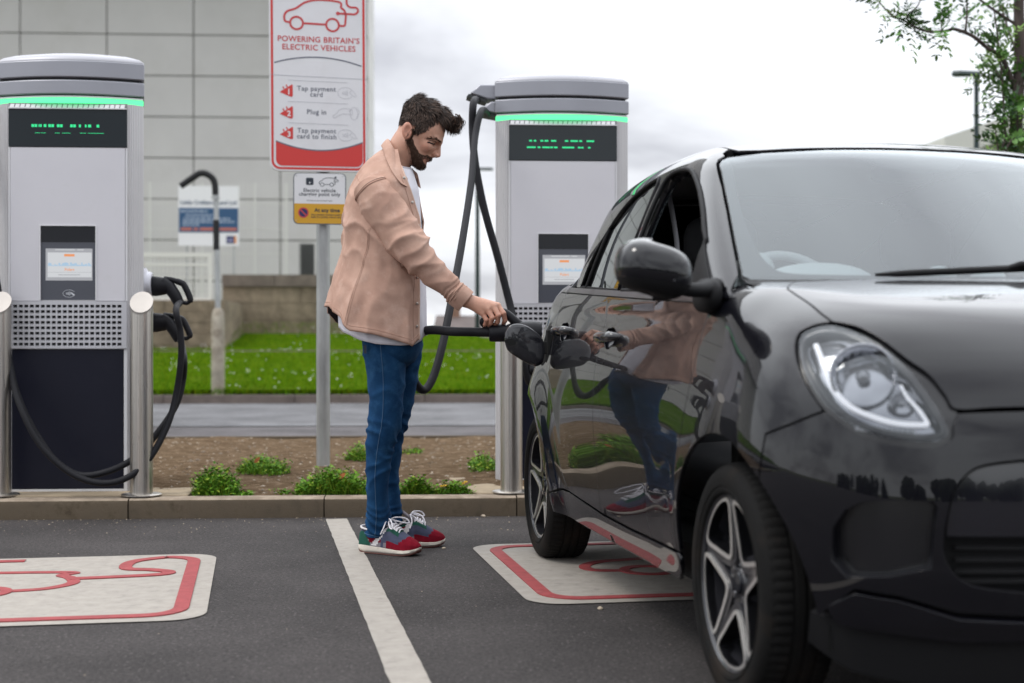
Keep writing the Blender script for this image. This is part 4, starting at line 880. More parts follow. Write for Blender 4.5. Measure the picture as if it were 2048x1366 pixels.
def panel(name, outer, mp, f, m, parent=None, holes=(), st=.03, sc=(1, 1), gap=.0024, rim=.012, hrim=None, off=0., sym=False, mirror=True, offf=None, rimmat=None, flipz=False):
    parent = parent or car; g2 = gap
    outer = np.array(outer, float); scv = np.array(sc)
    if sym: on0 = np.abs(outer[:, 0]) < 1e-6
    if gap:
        ins = inset_poly(outer * scv, g2) / scv
        if sym: ins[on0, 0] = 0.
        outer = ins; holes = [inset_poly(np.array(h) * scv, -g2) / scv for h in holes]
    uv, Fs, rings = tess(outer, list(holes), st, sc); P3 = mp(uv)
    bad = np.isnan(P3).any(1)
    if bad.any():
        good = ~bad; 
        for i in np.where(bad)[0]: P3[i] = P3[good][np.argmin(((uv[good] - uv[i]) ** 2).sum(1))]
    Nn = grad(f, P3)
    if sym: c0 = np.abs(uv[:, 0]) < 1e-6; Nn[c0, 0] = 0; Nn /= np.linalg.norm(Nn, axis=1)[:, None]; P3[c0, 0] = 0
    o_ = off if offf is None else offf(P3); P3 = P3 + Nn * (o_[:, None] if offf is not None else off)
    a, b, c = P3[Fs[:, 0]], P3[Fs[:, 1]], P3[Fs[:, 2]]; fl = (np.cross(b - a, c - a) * Nn[Fs[:, 0]]).sum(1) < 0; Fs[fl] = Fs[fl][:, ::-1]
    V, NV, FF, MI = list(P3), list(Nn), [tuple(t) for t in Fs], [0] * len(Fs)
    if rim:
        for ri, rg in enumerate(rings):
            dpt = rim if ri == 0 else (hrim or rim); n = len(rg); ctr = None; i0 = len(V)
            T = P3[[rg[(i + 1) % n] for i in range(n)]] - P3[[rg[i - 1] for i in range(n)]]; bn = np.cross(T, Nn[rg]); bn /= np.linalg.norm(bn, axis=1)[:, None] + 1e-9
            # point the rim normal away from the panel
            pc = P3.mean(0) if ri == 0 else P3[rg].mean(0); sg = np.sign(((P3[rg] - pc) * bn).sum()); bn = bn * (sg if ri == 0 else -sg)
            r1 = P3[rg]; r2 = P3[rg] - Nn[rg] * .0015 + bn * .0008; r3 = P3[rg] - Nn[rg] * dpt + bn * .0008
            V += list(r1) + list(r2) + list(r3); NV += list(Nn[rg]) + list((Nn[rg] * .3 + bn)) + list(bn)
            for i in range(n):
                j = (i + 1) % n
                if sym and abs(uv[rg[i], 0]) < 1e-6 and abs(uv[rg[j], 0]) < 1e-6: continue
                for a_ in (0, n):
                    q_ = (i0 + a_ + i, i0 + a_ + j, i0 + a_ + n + j, i0 + a_ + n + i); va, vb, vd = V[q_[0]], V[q_[1]], V[q_[3]]
                    if np.cross(vb - va, vd - va) @ bn[i] < 0: q_ = q_[::-1]
                    FF.append(q_); MI.append(0 if rimmat is None else 1)
    V = np.array(V); NV = np.array(NV); NV /= np.linalg.norm(NV, axis=1)[:, None] + 1e-9
    mats = m if rimmat is None else [m, rimmat]; out = []
    X1 = V * np.array([-1, 1, 1]); N1 = NV * np.array([-1, 1, 1]); FR = [t[::-1] for t in FF]
    if sym:
        k = len(V); out.append(link_mesh(name, list(X1) + list(V), FR + [tuple(i + k for i in t) for t in FF], mats, parent, MI + MI, normals=list(N1) + list(NV)))
    else:
        out.append(link_mesh(name, X1, FR, mats, parent, MI, normals=N1))
        if mirror: out.append(link_mesh(name, V, FF, mats, parent, MI, normals=NV))
    return out
D2 = (math.pi / 180 * .85,) * 2; SP = lambda P, n=5, closed=False: [tuple(p) for p in smooth_path(P, n, closed)]
arcp = lambda cy, r, a0, a1, n: [(cy + r * math.cos(R_(a)), .295 + r * math.sin(R_(a))) for a in np.linspace(a0, a1, n)]
WB = 2.376
# seams shared by neighbouring panels (side view y,z)
seamF = SP([(.215, .985), (.222, .92), (.232, .82), (.258, .70), (.295, .58), (.338, .48), (.374, .39), (.388, .318)], 3)
seamB = SP([(1.27, .315), (1.267, .45), (1.263, .6), (1.268, .75), (1.283, .9), (1.30, 1.036)], 3)
seamR = SP([(2.16, 1.074), (2.125, .97), (2.09, .87), (2.04, .76), (1.965, .64), (1.885, .5), (1.81, .39), (1.75, .338)], 3)
beltz = lambda y: .985 + .047 * (y - .215); topF = [(y, beltz(y)) for y in np.linspace(1.30, .215, 12)]; topR = [(y, beltz(y)) for y in np.linspace(1.30, 2.16, 9)]
hand = lambda y0, y1, z: [(( y0 + y1) / 2 + (y1 - y0) / 2 * math.cos(t), z + .034 * math.sin(t)) for t in np.linspace(0, 2 * math.pi, 24, endpoint=False)]
hF, hR = hand(1.10, 1.235, .895), hand(1.84, 1.975, .92)
doorF = panel('front_door', seamF + [(.9, .312)] + seamB[:-1] + topF[:-1], SU, f_u, M_paint, holes=[hF], hrim=.004)
doorR = panel('rear_door', [(1.27, .315), (1.5, .322)][:1] + seamB[1:-1] + topR[:-1] + seamR, SU, f_u, M_paint, holes=[hR], hrim=.004)
def handle(dr, hole, y0, y1, z):
    for o, sx in zip(dr, (-1, 1)):
        q = float(SU(np.array([((y0 + y1) / 2, z)]))[0, 0]); mb = MB(); yc, ry = (y0 + y1) / 2, (y1 - y0) / 2; rings = []
        for s_ in (1, .8, .55, .3, .05): rings.append([(sx * (float(q) - .028 * (1 - s_ * s_)), yc + ry * s_ * math.cos(t) * .99, z + .0345 * s_ * math.sin(t)) for t in np.linspace(0, 2 * math.pi, 24, endpoint=False)])
        mb.loft(rings, cap=False); mb.build('handle_recess', M_gblk, o, angle=80)
        mb = MB(); P = smooth_path([(sx * (q - .006), y0 - .05, z + .004), (sx * (q + .022), y0 - .035, z + .006), (sx * (q + .034), y0 + .01, z + .006), (sx * (q + .036), yc, z + .005), (sx * (q + .030), y1 - .02, z + .002), (sx * (q + .016), y1 + .015, z - .002), (sx * (q - .004), y1 + .022, z - .003)], 5)
        mb.tube(P, np.interp(np.arange(len(P)), [0, 6, 18, len(P) - 1], [.010, .015, .015, .010]), 12, flat=1.1); mb.build('handle', mat('handle_black', (.02, .02, .022), .12, coat=.8, metal=.3), o, angle=70)
handle(doorF, hF, 1.10, 1.235, .895); handle(doorR, hR, 1.84, 1.975, .92)
panel('sill', [(.372, .312), (.9, .306), (1.27, .309), (1.742, .334), (1.86, .331), (2.0, .304), (2.02, .27), (2.0, .232), (1.2, .226), (.43, .230), (.385, .262)], SF, f_low, M_paint, off=.002)
# front wing, bonnet, bumper (spherical about P0: bearing, elevation in degrees)
LENS = SP([(45.5, 24.1), (44.6, 25.2), (42.6, 25.9), (39.9, 25.5), (36.6, 24.0), (33.2, 21.7), (30.5, 19.1), (28.3, 16.2), (26.9, 13.7), (26.75, 12.5), (27.9, 11.8), (30.3, 11.6), (34.0, 12.0), (37.1, 13.1), (40.0, 15.0), (42.5, 17.9), (44.5, 21.2)], 3, True)
EX = [tuple(p) for p in inset_poly(LENS, -.55)]
shut = SP([(54.5, 35.3), (47.6, 31.0), (44.1, 28.3), (41.8, 26.6)], 4)
bon_front = SP([(41.8, 26.6), (38.6, 25.9), (35.2, 24.1), (31.6, 21.3), (28.9, 19.4), (27.0, 17.0), (25.8, 15.4), (21.7, 15.75), (18.1, 16.0), (9, 16.4), (0, 16.6)], 4)
cowl = [(0, 54.6), (22, 52.4), (35, 50.2), (44.8, 47.6), (53, 43.8), (58.5, 40.2)]
panel('bonnet', shut[:-1] + bon_front + cowl, FS, f_low, M_paint, sc=D2, sym=True)
iE = lambda p: int(np.argmin(((np.array(EX) - np.array(p)) ** 2).sum(1)))
i_top, i_seam, i_right = iE((42.6, 26.5)), iE((40.0, 14.4)), iE((26.2, 13.4)); nE = len(EX)
def walk(i, j, d):
    out = []; k = i
    while True:
        out.append(EX[k % nE])
        if k % nE == j % nE: return out
        k += d
d_up = 1 if ((i_top - i_seam) % nE) < ((i_seam - i_top) % nE) else -1
left_side = walk(i_seam, i_top, d_up); bottom = walk(i_seam, i_right, -d_up)
seamS = [(44.6, 13.1), (48.5, 12.0)]
archF = arcp(0, .365, 3, 131, 22); archS = yz2s(archF)
wing = yz2s(seamF[::-1], SU)[:0] + yz2s(seamF, SU) + archS + seamS[::-1] + left_side + shut[::-1] + [(58.5, 40.2), (64, 38.8), (70.5, 36.9)]
def f_wing(q, y, z): return smin(f_low(q, y, z), f_top(q, y, z) + .5 * np.clip((.215 - y) / .03, 0, 1), .035)
panel('front_wing', wing, m_sph(f_wing, P0, -1), f_wing, M_paint, sc=D2)
archB = yz2s(arcp(0, .365, 131, 183, 10))
FOG = [(39.0, 1.6), (37.6, 3.6), (35.9, 4.5), (32.2, 4.9), (28.4, 4.9), (27.95, 4.4), (28.6, -2.4), (33, -3.4), (37.6, -3.7), (39.2, -2)]
GRI = [(0, 9.9)] + SP([(18.3, 9.9), (21.8, 9.4), (24.0, 8.6), (25.5, 6.9), (26.3, 5.0), (27.0, .9), (26.6, -2.0), (24, -4.3), (18, -5.2)], 3) + [(0, -5.4)]
bump = archB + [(38.9, -7.0), (36.7, -5.2), (31.9, -5.8), (25.5, -7.7), (18.2, -8.2), (0, -8.3), (0, -5.4)] + GRI[::-1][1:-1] + [(0, 9.9), (0, 16.3)] + [(9, 16.1), (18.1, 15.7), (21.7, 15.45), (25.6, 15.1)] + bottom[::-1] + seamS
panel('front_bumper', bump, FS, f_low, M_paint, sc=D2, sym=True, holes=[FOG], hrim=.05)
panel('fog_light_recess', [tuple(p) for p in inset_poly(FOG, -.3)], FS, f_low, mat('recess_black', (.008, .008, .010), .22, coat=.4), sc=D2, gap=0, rim=0, off=-.048)
panel('grille_panel', [(0, 9.7), *[p for p in GRI[1:-1] if p[1] > 1.0], (26.9, .9), (0, .9)], FS, f_low, mat('grille_gloss', (.006, .006, .010), .1, coat=.8), sc=D2, gap=.003, rim=.02, off=-.012, sym=True)
panel('lower_grille', [(0, 2.5), (27.2, 2.0), (27, -2.4), (24, -5), (18, -6), (0, -6)], FS, f_low, M_bplast, sc=D2, gap=0, rim=0, off=-.06, sym=True)
panel('front_lip', [(39.6, -7.2), (36.7, -5.6), (31.9, -6.2), (25.5, -8.1), (18.2, -8.6), (0, -8.7), (0, -11), (18, -11), (25.5, -10.9), (33, -9.9), (38.6, -9.3)], FS, f_low, M_paint, sc=D2, gap=0, rim=.03, offf=lambda P: .006 + .016 * np.exp(-((P[:, 2] - .30) / .018) ** 2), sym=True, st=.016)
panel('valance', [(0, -11.3), (25, -11.2), (38.6, -9.6), (43, -8.9), (44, -13), (38, -15.5), (25, -17), (0, -17)], FS, f_low, M_bplast, sc=D2, gap=0, rim=.02, off=-.018, sym=True)
for e_ in (-.6, -2.0, -3.4, -4.6): panel('grille_bar', [(0, e_), (25.5, e_), (25.5, e_ + .45), (0, e_ + .45)], FS, f_low, M_bplast, sc=D2, gap=0, rim=.012, off=-.035, sym=True)
# headlights
hl = panel('headlight', LENS, FS, f_low, M_lens, sc=D2, gap=0, rim=0, off=.001, st=.015)
BZ = [tuple(p) for p in inset_poly(LENS, -1.9)]
M_hb = mat('lamp_black', (.012, .012, .014), .2, coat=.5); M_hs = mat('lamp_silver', (.30, .31, .335), .16, metal=.9); M_drl = mat('drl_white_glow', (.85, .86, .9), .3, emit=(.9, .93, 1.), estr=.42)  # faint emission added so the white running-light strip stays bright
bz = panel('bezel', BZ, FS, f_low, M_hb, sc=D2, gap=0, rim=.03, off=-.014, holes=[LENS], hrim=.05, st=.015, parent=car)
hb = panel('lamp_housing', [tuple(p) for p in inset_poly(LENS, -.8)], FS, f_low, [M_hs], sc=D2, gap=0, rim=0, st=.015, parent=car, offf=lambda P: -.030 - .016 * (np.sin(P[:, 2] * 95 + P[:, 0] * 30) * .5 + .5))
DRL = smooth_path([(43.3, 23.4), (42.4, 22.0), (41.4, 20.2), (39.8, 17.3), (37.6, 15.3), (34.9, 14.2), (32.2, 13.6), (29.2, 13.6), (28.9, 14.0), (29.8, 15.3), (31.2, 16.9), (31.9, 18.2)], 6)
dp = FS(DRL); dn = grad(f_low, dp); dp = dp - dn * .014; rr = np.interp(np.arange(len(dp)), [0, 8, 42, 50, len(dp) - 1], [.0062, .0066, .0056, .004, .003])
def lamp_axis(t, e, d): p = FS(np.array([(t, e)])); n = grad(f_low, p); return (p - n * d)[0]
for k_, (o, sx) in enumerate(zip(hl, (-1, 1))):
    bz[k_].parent = o; hb[k_].parent = o; fl = np.array([sx, 1, 1])
    lb_ = FS(np.array([tuple(p) for p in inset_poly(LENS, .5)])); MB().tube((lb_ - grad(f_low, lb_) * .011) * fl, .0075, 8, closed=True).build('lens_border', M_hb, o, angle=80)
    MB().tube(dp * fl, rr, 10).build('running_light_strip', M_drl, o, angle=80)
    for t, e, d, R0 in ((36.6, 19.6, .034, .068), (31.6, 16.2, .03, .026)):
        c = lamp_axis(t, e, d) * fl; ax = unit(np.array([.35 * sx, -1, .1])); u = unit(np.cross(ax, (0, 0, 1))); v = np.cross(u, ax); mb = MB(); rings = []
        for r, h in ((1, .022), (.97, .012), (.85, -.006), (.62, -.022), (.35, -.032), (.14, -.036)): rings.append([c + (u * math.cos(a) + v * math.sin(a)) * R0 * r * (1 + .012 * (j % 2)) + ax * h * (R0 / .068) for j, a in enumerate(np.linspace(0, 2 * math.pi, 36, endpoint=False))])
        mb.loft(rings, cap=False); mb.build('reflector', M_chrome, o, angle=12)
        MB().tube([c + (u * math.cos(a) + v * math.sin(a)) * R0 * 1.02 + ax * .022 * (R0 / .068) for a in np.linspace(0, 2 * math.pi, 36, endpoint=False)], .0035, 8, closed=True).build('reflector_rim', M_hs, o)
        mb = MB(); mb.lathe([(0, .03), (.012, .028), (.016, .02), (.014, 0), (.012, -.03)], (0, 0, 0), 'z', 16); b_ = mb.build('bulb', mat('bulb_glass', (.30, .31, .33), .12, metal=.6), o); b_.location = c - ax * .012; b_.rotation_euler = Vector(ax).to_track_quat('Z', 'Y').to_euler(); b_.scale = (R0 / .068,) * 3
    mb = MB()
    for t in np.linspace(30.2, 36.4, 12):
        P = FS(np.array([(t, 12.25 + .02 * (t - 31) ** 2 * .5), (t + .46, 12.25 + .02 * (t - 30.5) ** 2 * .5), (t + .46, 13.0 + .02 * (t - 30.5) ** 2 * .5), (t, 13.0 + .02 * (t - 31) ** 2 * .5)])); n = grad(f_low, P); A_, B_ = (P - n * .012) * fl, (P - n * .026) * fl; mb.loft([list(A_), list(B_)])
    mb.build('indicator_strip', mat('indicator_lens', (.42, .45, .48), .15, coat=.5), o, smooth=False)
# greenhouse
winF = SP([(1.10, 1.20), (1.088, 1.30), (1.07, 1.385), (1.03, 1.412), (.952, 1.419), (.80, 1.402), (.664, 1.343), (.541, 1.267), (.44, 1.192)], 3) + [(.40, 1.165), (.40, beltz(.40) + .022), (1.145, beltz(1.145) + .022)]
winR = [(1.925, beltz(1.925) + .024)] + SP([(1.905, 1.12), (1.86, 1.185), (1.694, 1.294), (1.537, 1.367), (1.331, 1.410), (1.185, 1.422)], 3) + [(1.160, 1.40), (1.172, 1.2), (1.205, beltz(1.205) + .022)]
qd = .522; ys_ = np.linspace(1.95, .80, 14); zt = m_topv(np.stack([np.full(14, qd), ys_], 1)); rail = [(y, math.degrees(math.atan2(z - .95, qd))) for y, (_, _, z) in zip(ys_, zt)]
wsl = [(0, 1.041), (.2, 1.041), (.376, 1.043), (.55, 1.044), (.685, 1.046), (.70, 1.06), (.692, 1.085), (.667, 1.17), (.642, 1.25), (.618, 1.33), (.592, 1.413), (.578, 1.428), (.553, 1.440), (.442, 1.456), (.243, 1.469), (0, 1.474)]
def _ap(q, z): p = m_wind(np.array([(q + .003, z)]))[0]; return (p[1], math.degrees(math.atan2(z - .95, q + .003)))
apil = [(.760, 42.2)] + [_ap(*w) for w in wsl[5:13][::-1]] + [(.150, 5.6), (.125, 4.0), (.130, 3.2)]
lowF = [(y, beltz(y) + .021) for y in np.linspace(.19, 2.17, 16)]
frame_o = apil + yz2c(lowF) + yz2c([(2.165, 1.15), (2.11, 1.25), (2.03, 1.36), (1.975, 1.42)]) + rail
SCY = (1, math.pi / 180 * .62)
panel('cab_frame', frame_o, m_cyl, f_top, M_paint, sc=SCY, holes=[yz2c(winF), yz2c(winR)], hrim=.035, st=.026)
panel('belt_trim', [(y, beltz(y) + .0005) for y in np.linspace(.2, 2.16, 16)] + [(y, beltz(y) + .0205) for y in np.linspace(2.17, .2, 16)], SU, f_u, M_trimg, off=.004, gap=.001, rim=.02)
rg = panel('rear_door_glass', winR, ST, f_top, M_side, gap=.002, rim=0, off=-.004, st=.05)
panel('front_door_glass', winF, ST, f_top, M_sideL, gap=.002, rim=0, off=-.006, st=.05)
fg = [o for o in car.children if o.name.startswith('front_door_glass')]
for o in fg:
    if sum(v.co.x for v in o.data.vertices) < 0: bpy.data.objects.remove(o)      # the driver's window is wound down
sail = panel('mirror_sail', [(.205, beltz(.205) + .024), (.398, beltz(.398) + .024), (.398, 1.158), (.35, 1.118)], ST, f_top, M_bplast, off=.004, gap=0, rim=.02)
for pts, w in ((winF, .0075), (winR, .005)):
    P = ST(np.array(pts)); n = grad(f_top, P); P = P + n * .002
    for sx in (-1, 1): MB().tube(P * np.array([sx, 1, 1]), w, 8, closed=True).build('window_seal', M_bplast, car, angle=80)
# divider of the rear door glass
for sx in (-1, 1):
    P = ST(np.array([(1.80, beltz(1.8) + .024), (1.775, 1.12), (1.745, 1.18), (1.71, 1.245), (1.692, 1.293)])); P = P + grad(f_top, P) * .001
    MB().tube(P * np.array([sx, 1, 1]), .007, 8).build('glass_divider', M_bplast, car)
roof_front = [(0, .716), (.126, .718), (.25, .727), (.36, .739), (.44, .745), (.505, .765)]
panel('roof', roof_front + [(.518, .81), (.518, 1.2), (.518, 1.6), (.518, 1.95), (.3, 1.965), (0, 1.97)], m_topv, f_top, M_paint, sym=True, st=.05)
panel('windscreen', wsl, m_wind, f_top, M_wind, sym=True, gap=.003, rim=0, off=-.004, st=.04)
frit_in = [(.0, 1.062)] + SP([(.3, 1.064), (.5, 1.067), (.585, 1.073), (.612, 1.092), (.622, 1.14), (.606, 1.25), (.562, 1.392), (.545, 1.415), (.5, 1.424), (.374, 1.436), (.2, 1.446), (.16, 1.43), (.10, 1.40), (.02, 1.385)], 3) + [(0, 1.385)]
frit = wsl[:-1] + [(0, 1.473), (0, 1.386)] + frit_in[::-1][1:-1] + [(0, 1.062)]
panel('windscreen_frit', frit, m_wind, f_top, mat('frit_black', (.02, .02, .022), .5), sym=True, gap=.001, rim=0, off=-.009, st=.03)
# cowl panel between bonnet and windscreen, and the wipers
mb = MB(); qs = np.linspace(-.70, .70, 29); rows = []
for dz, dy in ((.012, .03), (-.004, -.012), (-.012, -.06), (-.05, -.09)):
    w_ = m_wind(np.stack([np.abs(qs), np.full(29, 1.044)], 1)); rows.append([(x, w_[i, 1] + dy, 1.041 + dz) for i, x in enumerate(qs)])
mb.loft(rows, closed=False); mb.build('cowl', M_bplast, car, angle=60)
def wiper(a, b, pivot):
    mb = MB(); n = 16; q = np.linspace(a[0], b[0], n); z = np.linspace(a[1], b[1], n); P = m_wind(np.stack([np.abs(q), z], 1)); P[:, 0] = q; P[:, 1] -= .016; P[:, 2] += .010
    mb.tube(P, np.interp(np.arange(n), [0, 2, n - 1], [.004, .009, .010]), 8); k = n * 5 // 8; mb.tube([P[k], P[k] + (.04, -.012, .012), np.array(pivot) + (0, -.02, .02), pivot], [.006, .009, .011, .012], 8); mb.build('wiper', M_bplast, car, angle=60)
wiper((-.385, 1.046), (.14, 1.072), (.20, .035, 1.05)); wiper((.18, 1.05), (.58, 1.085), (.62, .13, 1.05))
# rear quarters and tailgate (seen from the side only as an outline)
rr_edge = [tuple(v) for v in sphc(m_topv(np.array([(.518, 1.955), (.3, 1.97), (.12, 1.975)])), P1, 1)]
top_el = float(sphc(m_topv(np.array([(0.001, 1.975)])), P1, 1)[0, 1])
rq = yz2r(seamR[::-1]) + yz2r([(2.17, 1.10)]) + yz2r([(2.165, 1.15), (2.11, 1.25), (2.03, 1.36), (1.975, 1.42)], ST) + [rr_edge[0], (56, 47), (30, 40), (30, -10), (30, -27)] + yz2r(arcp(WB, .372, -4, 178, 26), SF) + yz2r([(1.86, .335)], SF)
FLAPC = (2.213, .868); fh = [(FLAPC[0] + .080 * math.cos(t), FLAPC[1] + .080 * math.sin(t)) for t in np.linspace(0, 2 * math.pi, 28, endpoint=False)]
panel('rear_quarter', rq, RS, f_u, M_paint, sc=D2)
panel('tailgate', [(0, -27), (30, -27), (30, -10), (30, 40), (56, 47), rr_edge[0], rr_edge[1], rr_edge[2], (0, top_el)], RS, f_u, M_paint, sc=D2, sym=True, st=.05)
panel('rear_window', [(0, 24), (27, 24), (27, 34), (25, 46), (0, 52)], RS, f_u, M_gblk, sc=D2, sym=True, off=.004, gap=0, rim=.006, st=.05)
panel('tail_light', [(13, 4), (26, 3), (27, 10), (26, 17), (16, 16)], RS, f_u, mat('tail_red', (.30, .008, .012), .12, coat=.8), sc=D2, off=.004, gap=0, rim=.008)
panel('rear_gap_blocker', [(18, -26), (46, -24), (46, 34), (64, 42), (74, 48), (64, 58), (40, 50), (18, 46)], RS, f_u, M_well, sc=D2, off=-.028, gap=0, rim=0, st=.05)  # hidden dark sheet, added to stop light leaking through the tailgate seam
# charging port, open flap and its hinge on the near side
qf = lambda y, z: float(SU(np.array([(y, z)]))[0, 0])
mb = MB(); rings = []
P = SU(np.array(fh)); n_ = grad(f_u, P); cP = SU(np.array([FLAPC])); nP = grad(f_u, cP)[0]
rings = [list(P + n_ * .0012), list(P * .96 + cP * .04 + n_ * .0015), list(P * .8 + cP * .2 + n_ * .002), list(P * .3 + cP * .7 + n_ * .003)]; mb.loft([[(-a, b, c) for a, b, c in r] for r in rings], cap=False); mb.build('charging_port', M_bplast, car, angle=60)
FO = [(1030, 648), (1020, 652), (1013, 662), (1010, 677), (1014, 696), (1022, 706), (1034, 714), (1052, 725), (1066, 731), (1074, 732.5), (1084, 727), (1088, 716), (1090, 699), (1087, 683), (1081, 672), (1068, 661), (1052, 651), (1040, 648)]
def ony(px, py, y): d = ray(px, py); o = CC - CARO; a, b = np.array([LX[0], LX[1], 0]), np.array([LY[0], LY[1], 0]); t = (y - o @ b) / (d @ b); p = o + d * t; return (p @ a, p[2])
FP = np.array([ony(x, y, 2.13) for x, y in FO]); fc = FP.mean(0); FPs = smooth_path(FP, 3, True); mb = MB(); rings = []
for s_, h in ((1.0, .012), (1.0, .003), (.975, 0), (.85, -.002), (.6, -.0034), (.3, -.0042), (.05, -.0045)): rings.append([(fc[0] + (p[0] - fc[0]) * s_, 2.13 + h + .10 * (p[0] - fc[0]) * s_ * -.3, fc[1] + (p[1] - fc[1]) * s_) for p in FPs])
fo = mb.loft(rings).build('charging_flap', mat('flap_paint', (.008, .008, .012), .2, coat=1.), car, angle=50)
o1 = ony(1021, 684, 2.118); mb = MB(); mb.prism([(o1[0] + .0215 * math.cos(t), o1[1] + .0115 * math.sin(t) - .25 * .02 * math.cos(t)) for t in np.linspace(0, 6.283, 20, endpoint=False)], 2.119, 2.132, f=lambda a, b, h: (a, h, b)); mb.build('finger_hole', M_well, fo)
mb = MB(); xh = -qf(2.14, .86); mb.box(xh - .035, xh + .02, 2.128, 2.15, .835, .885); mb.box(xh - .012, xh + .02, 2.125, 2.155, .79, .93); o = mb.build('flap_hinge', M_well, car, smooth=False); bevel(o, .004)
def blob(name, c, r, m, p=.6):
    sgn = lambda v: math.copysign(abs(v) ** p, v); mb = MB(); rings = []
    for w in np.linspace(-1.5, 1.5, 14): rings.append([(c[0] + r[0] * sgn(math.cos(t)) * sgn(math.cos(w)), c[1] + r[1] * sgn(math.sin(t)) * sgn(math.cos(w)), c[2] + r[2] * sgn(math.sin(w))) for t in np.linspace(0, 2 * math.pi, 26, endpoint=False)])
    mb.loft(rings); return mb.build(name, m, car, angle=60)
# door mirrors
for sx in (-1, 1):
    c = np.array([sx * .957, .118, 1.062]); parts = (('mirror_cap', M_paint, -.36, 1.0), ('mirror_base', M_bplast, -1.0, -.37))
    mroot = None
    for nm, mt, w0, w1 in parts:
        mb = MB(); rings = []; sgn = lambda v, p: math.copysign(abs(v) ** p, v); w0a, w1a = math.asin(w0), math.asin(w1)
        for w in np.linspace(w0a, w1a, 14):
            ring = []
            for t in np.linspace(0, 2 * math.pi, 44, endpoint=False):
                ct_, st_ = sgn(math.cos(t), .72), sgn(math.sin(t), .8); cw_ = sgn(math.cos(w), .62); zz_ = sgn(math.sin(w), .85)
                y_ = st_ * cw_ * (.088 if st_ < 0 else .05); ring.append(c + np.array([sx * ct_ * cw_ * .097, y_, zz_ * (.072 if zz_ > 0 else .062) + .012 * ct_]))
            rings.append(ring)
        mb.loft(rings); o = mb.build(nm, mt, car if mroot is None else mroot, angle=50); mroot = mroot or o
    mb = MB(); mb.tube(smooth_path([(sx * .92, .12, 1.028), (sx * .87, .125, 1.018), (sx * .82, .15, 1.018), (sx * .765, .20, 1.03)], 5), np.linspace(.019, .028, 16), 14, flat=.8); mb.build('mirror_arm', M_bplast, mroot, angle=60); ft = blob('mirror_foot', (sx * .782, .215, 1.005), (.030, .075, .045), M_bplast, .8); ft.parent = mroot
    MB().prism(rrect(sx * .957 - .08, sx * .957 + .08, 1.03, 1.13, .04), .166, .170, f=lambda a, b, h: (a, h, b)).build('mirror_glass', M_chrome, mroot)
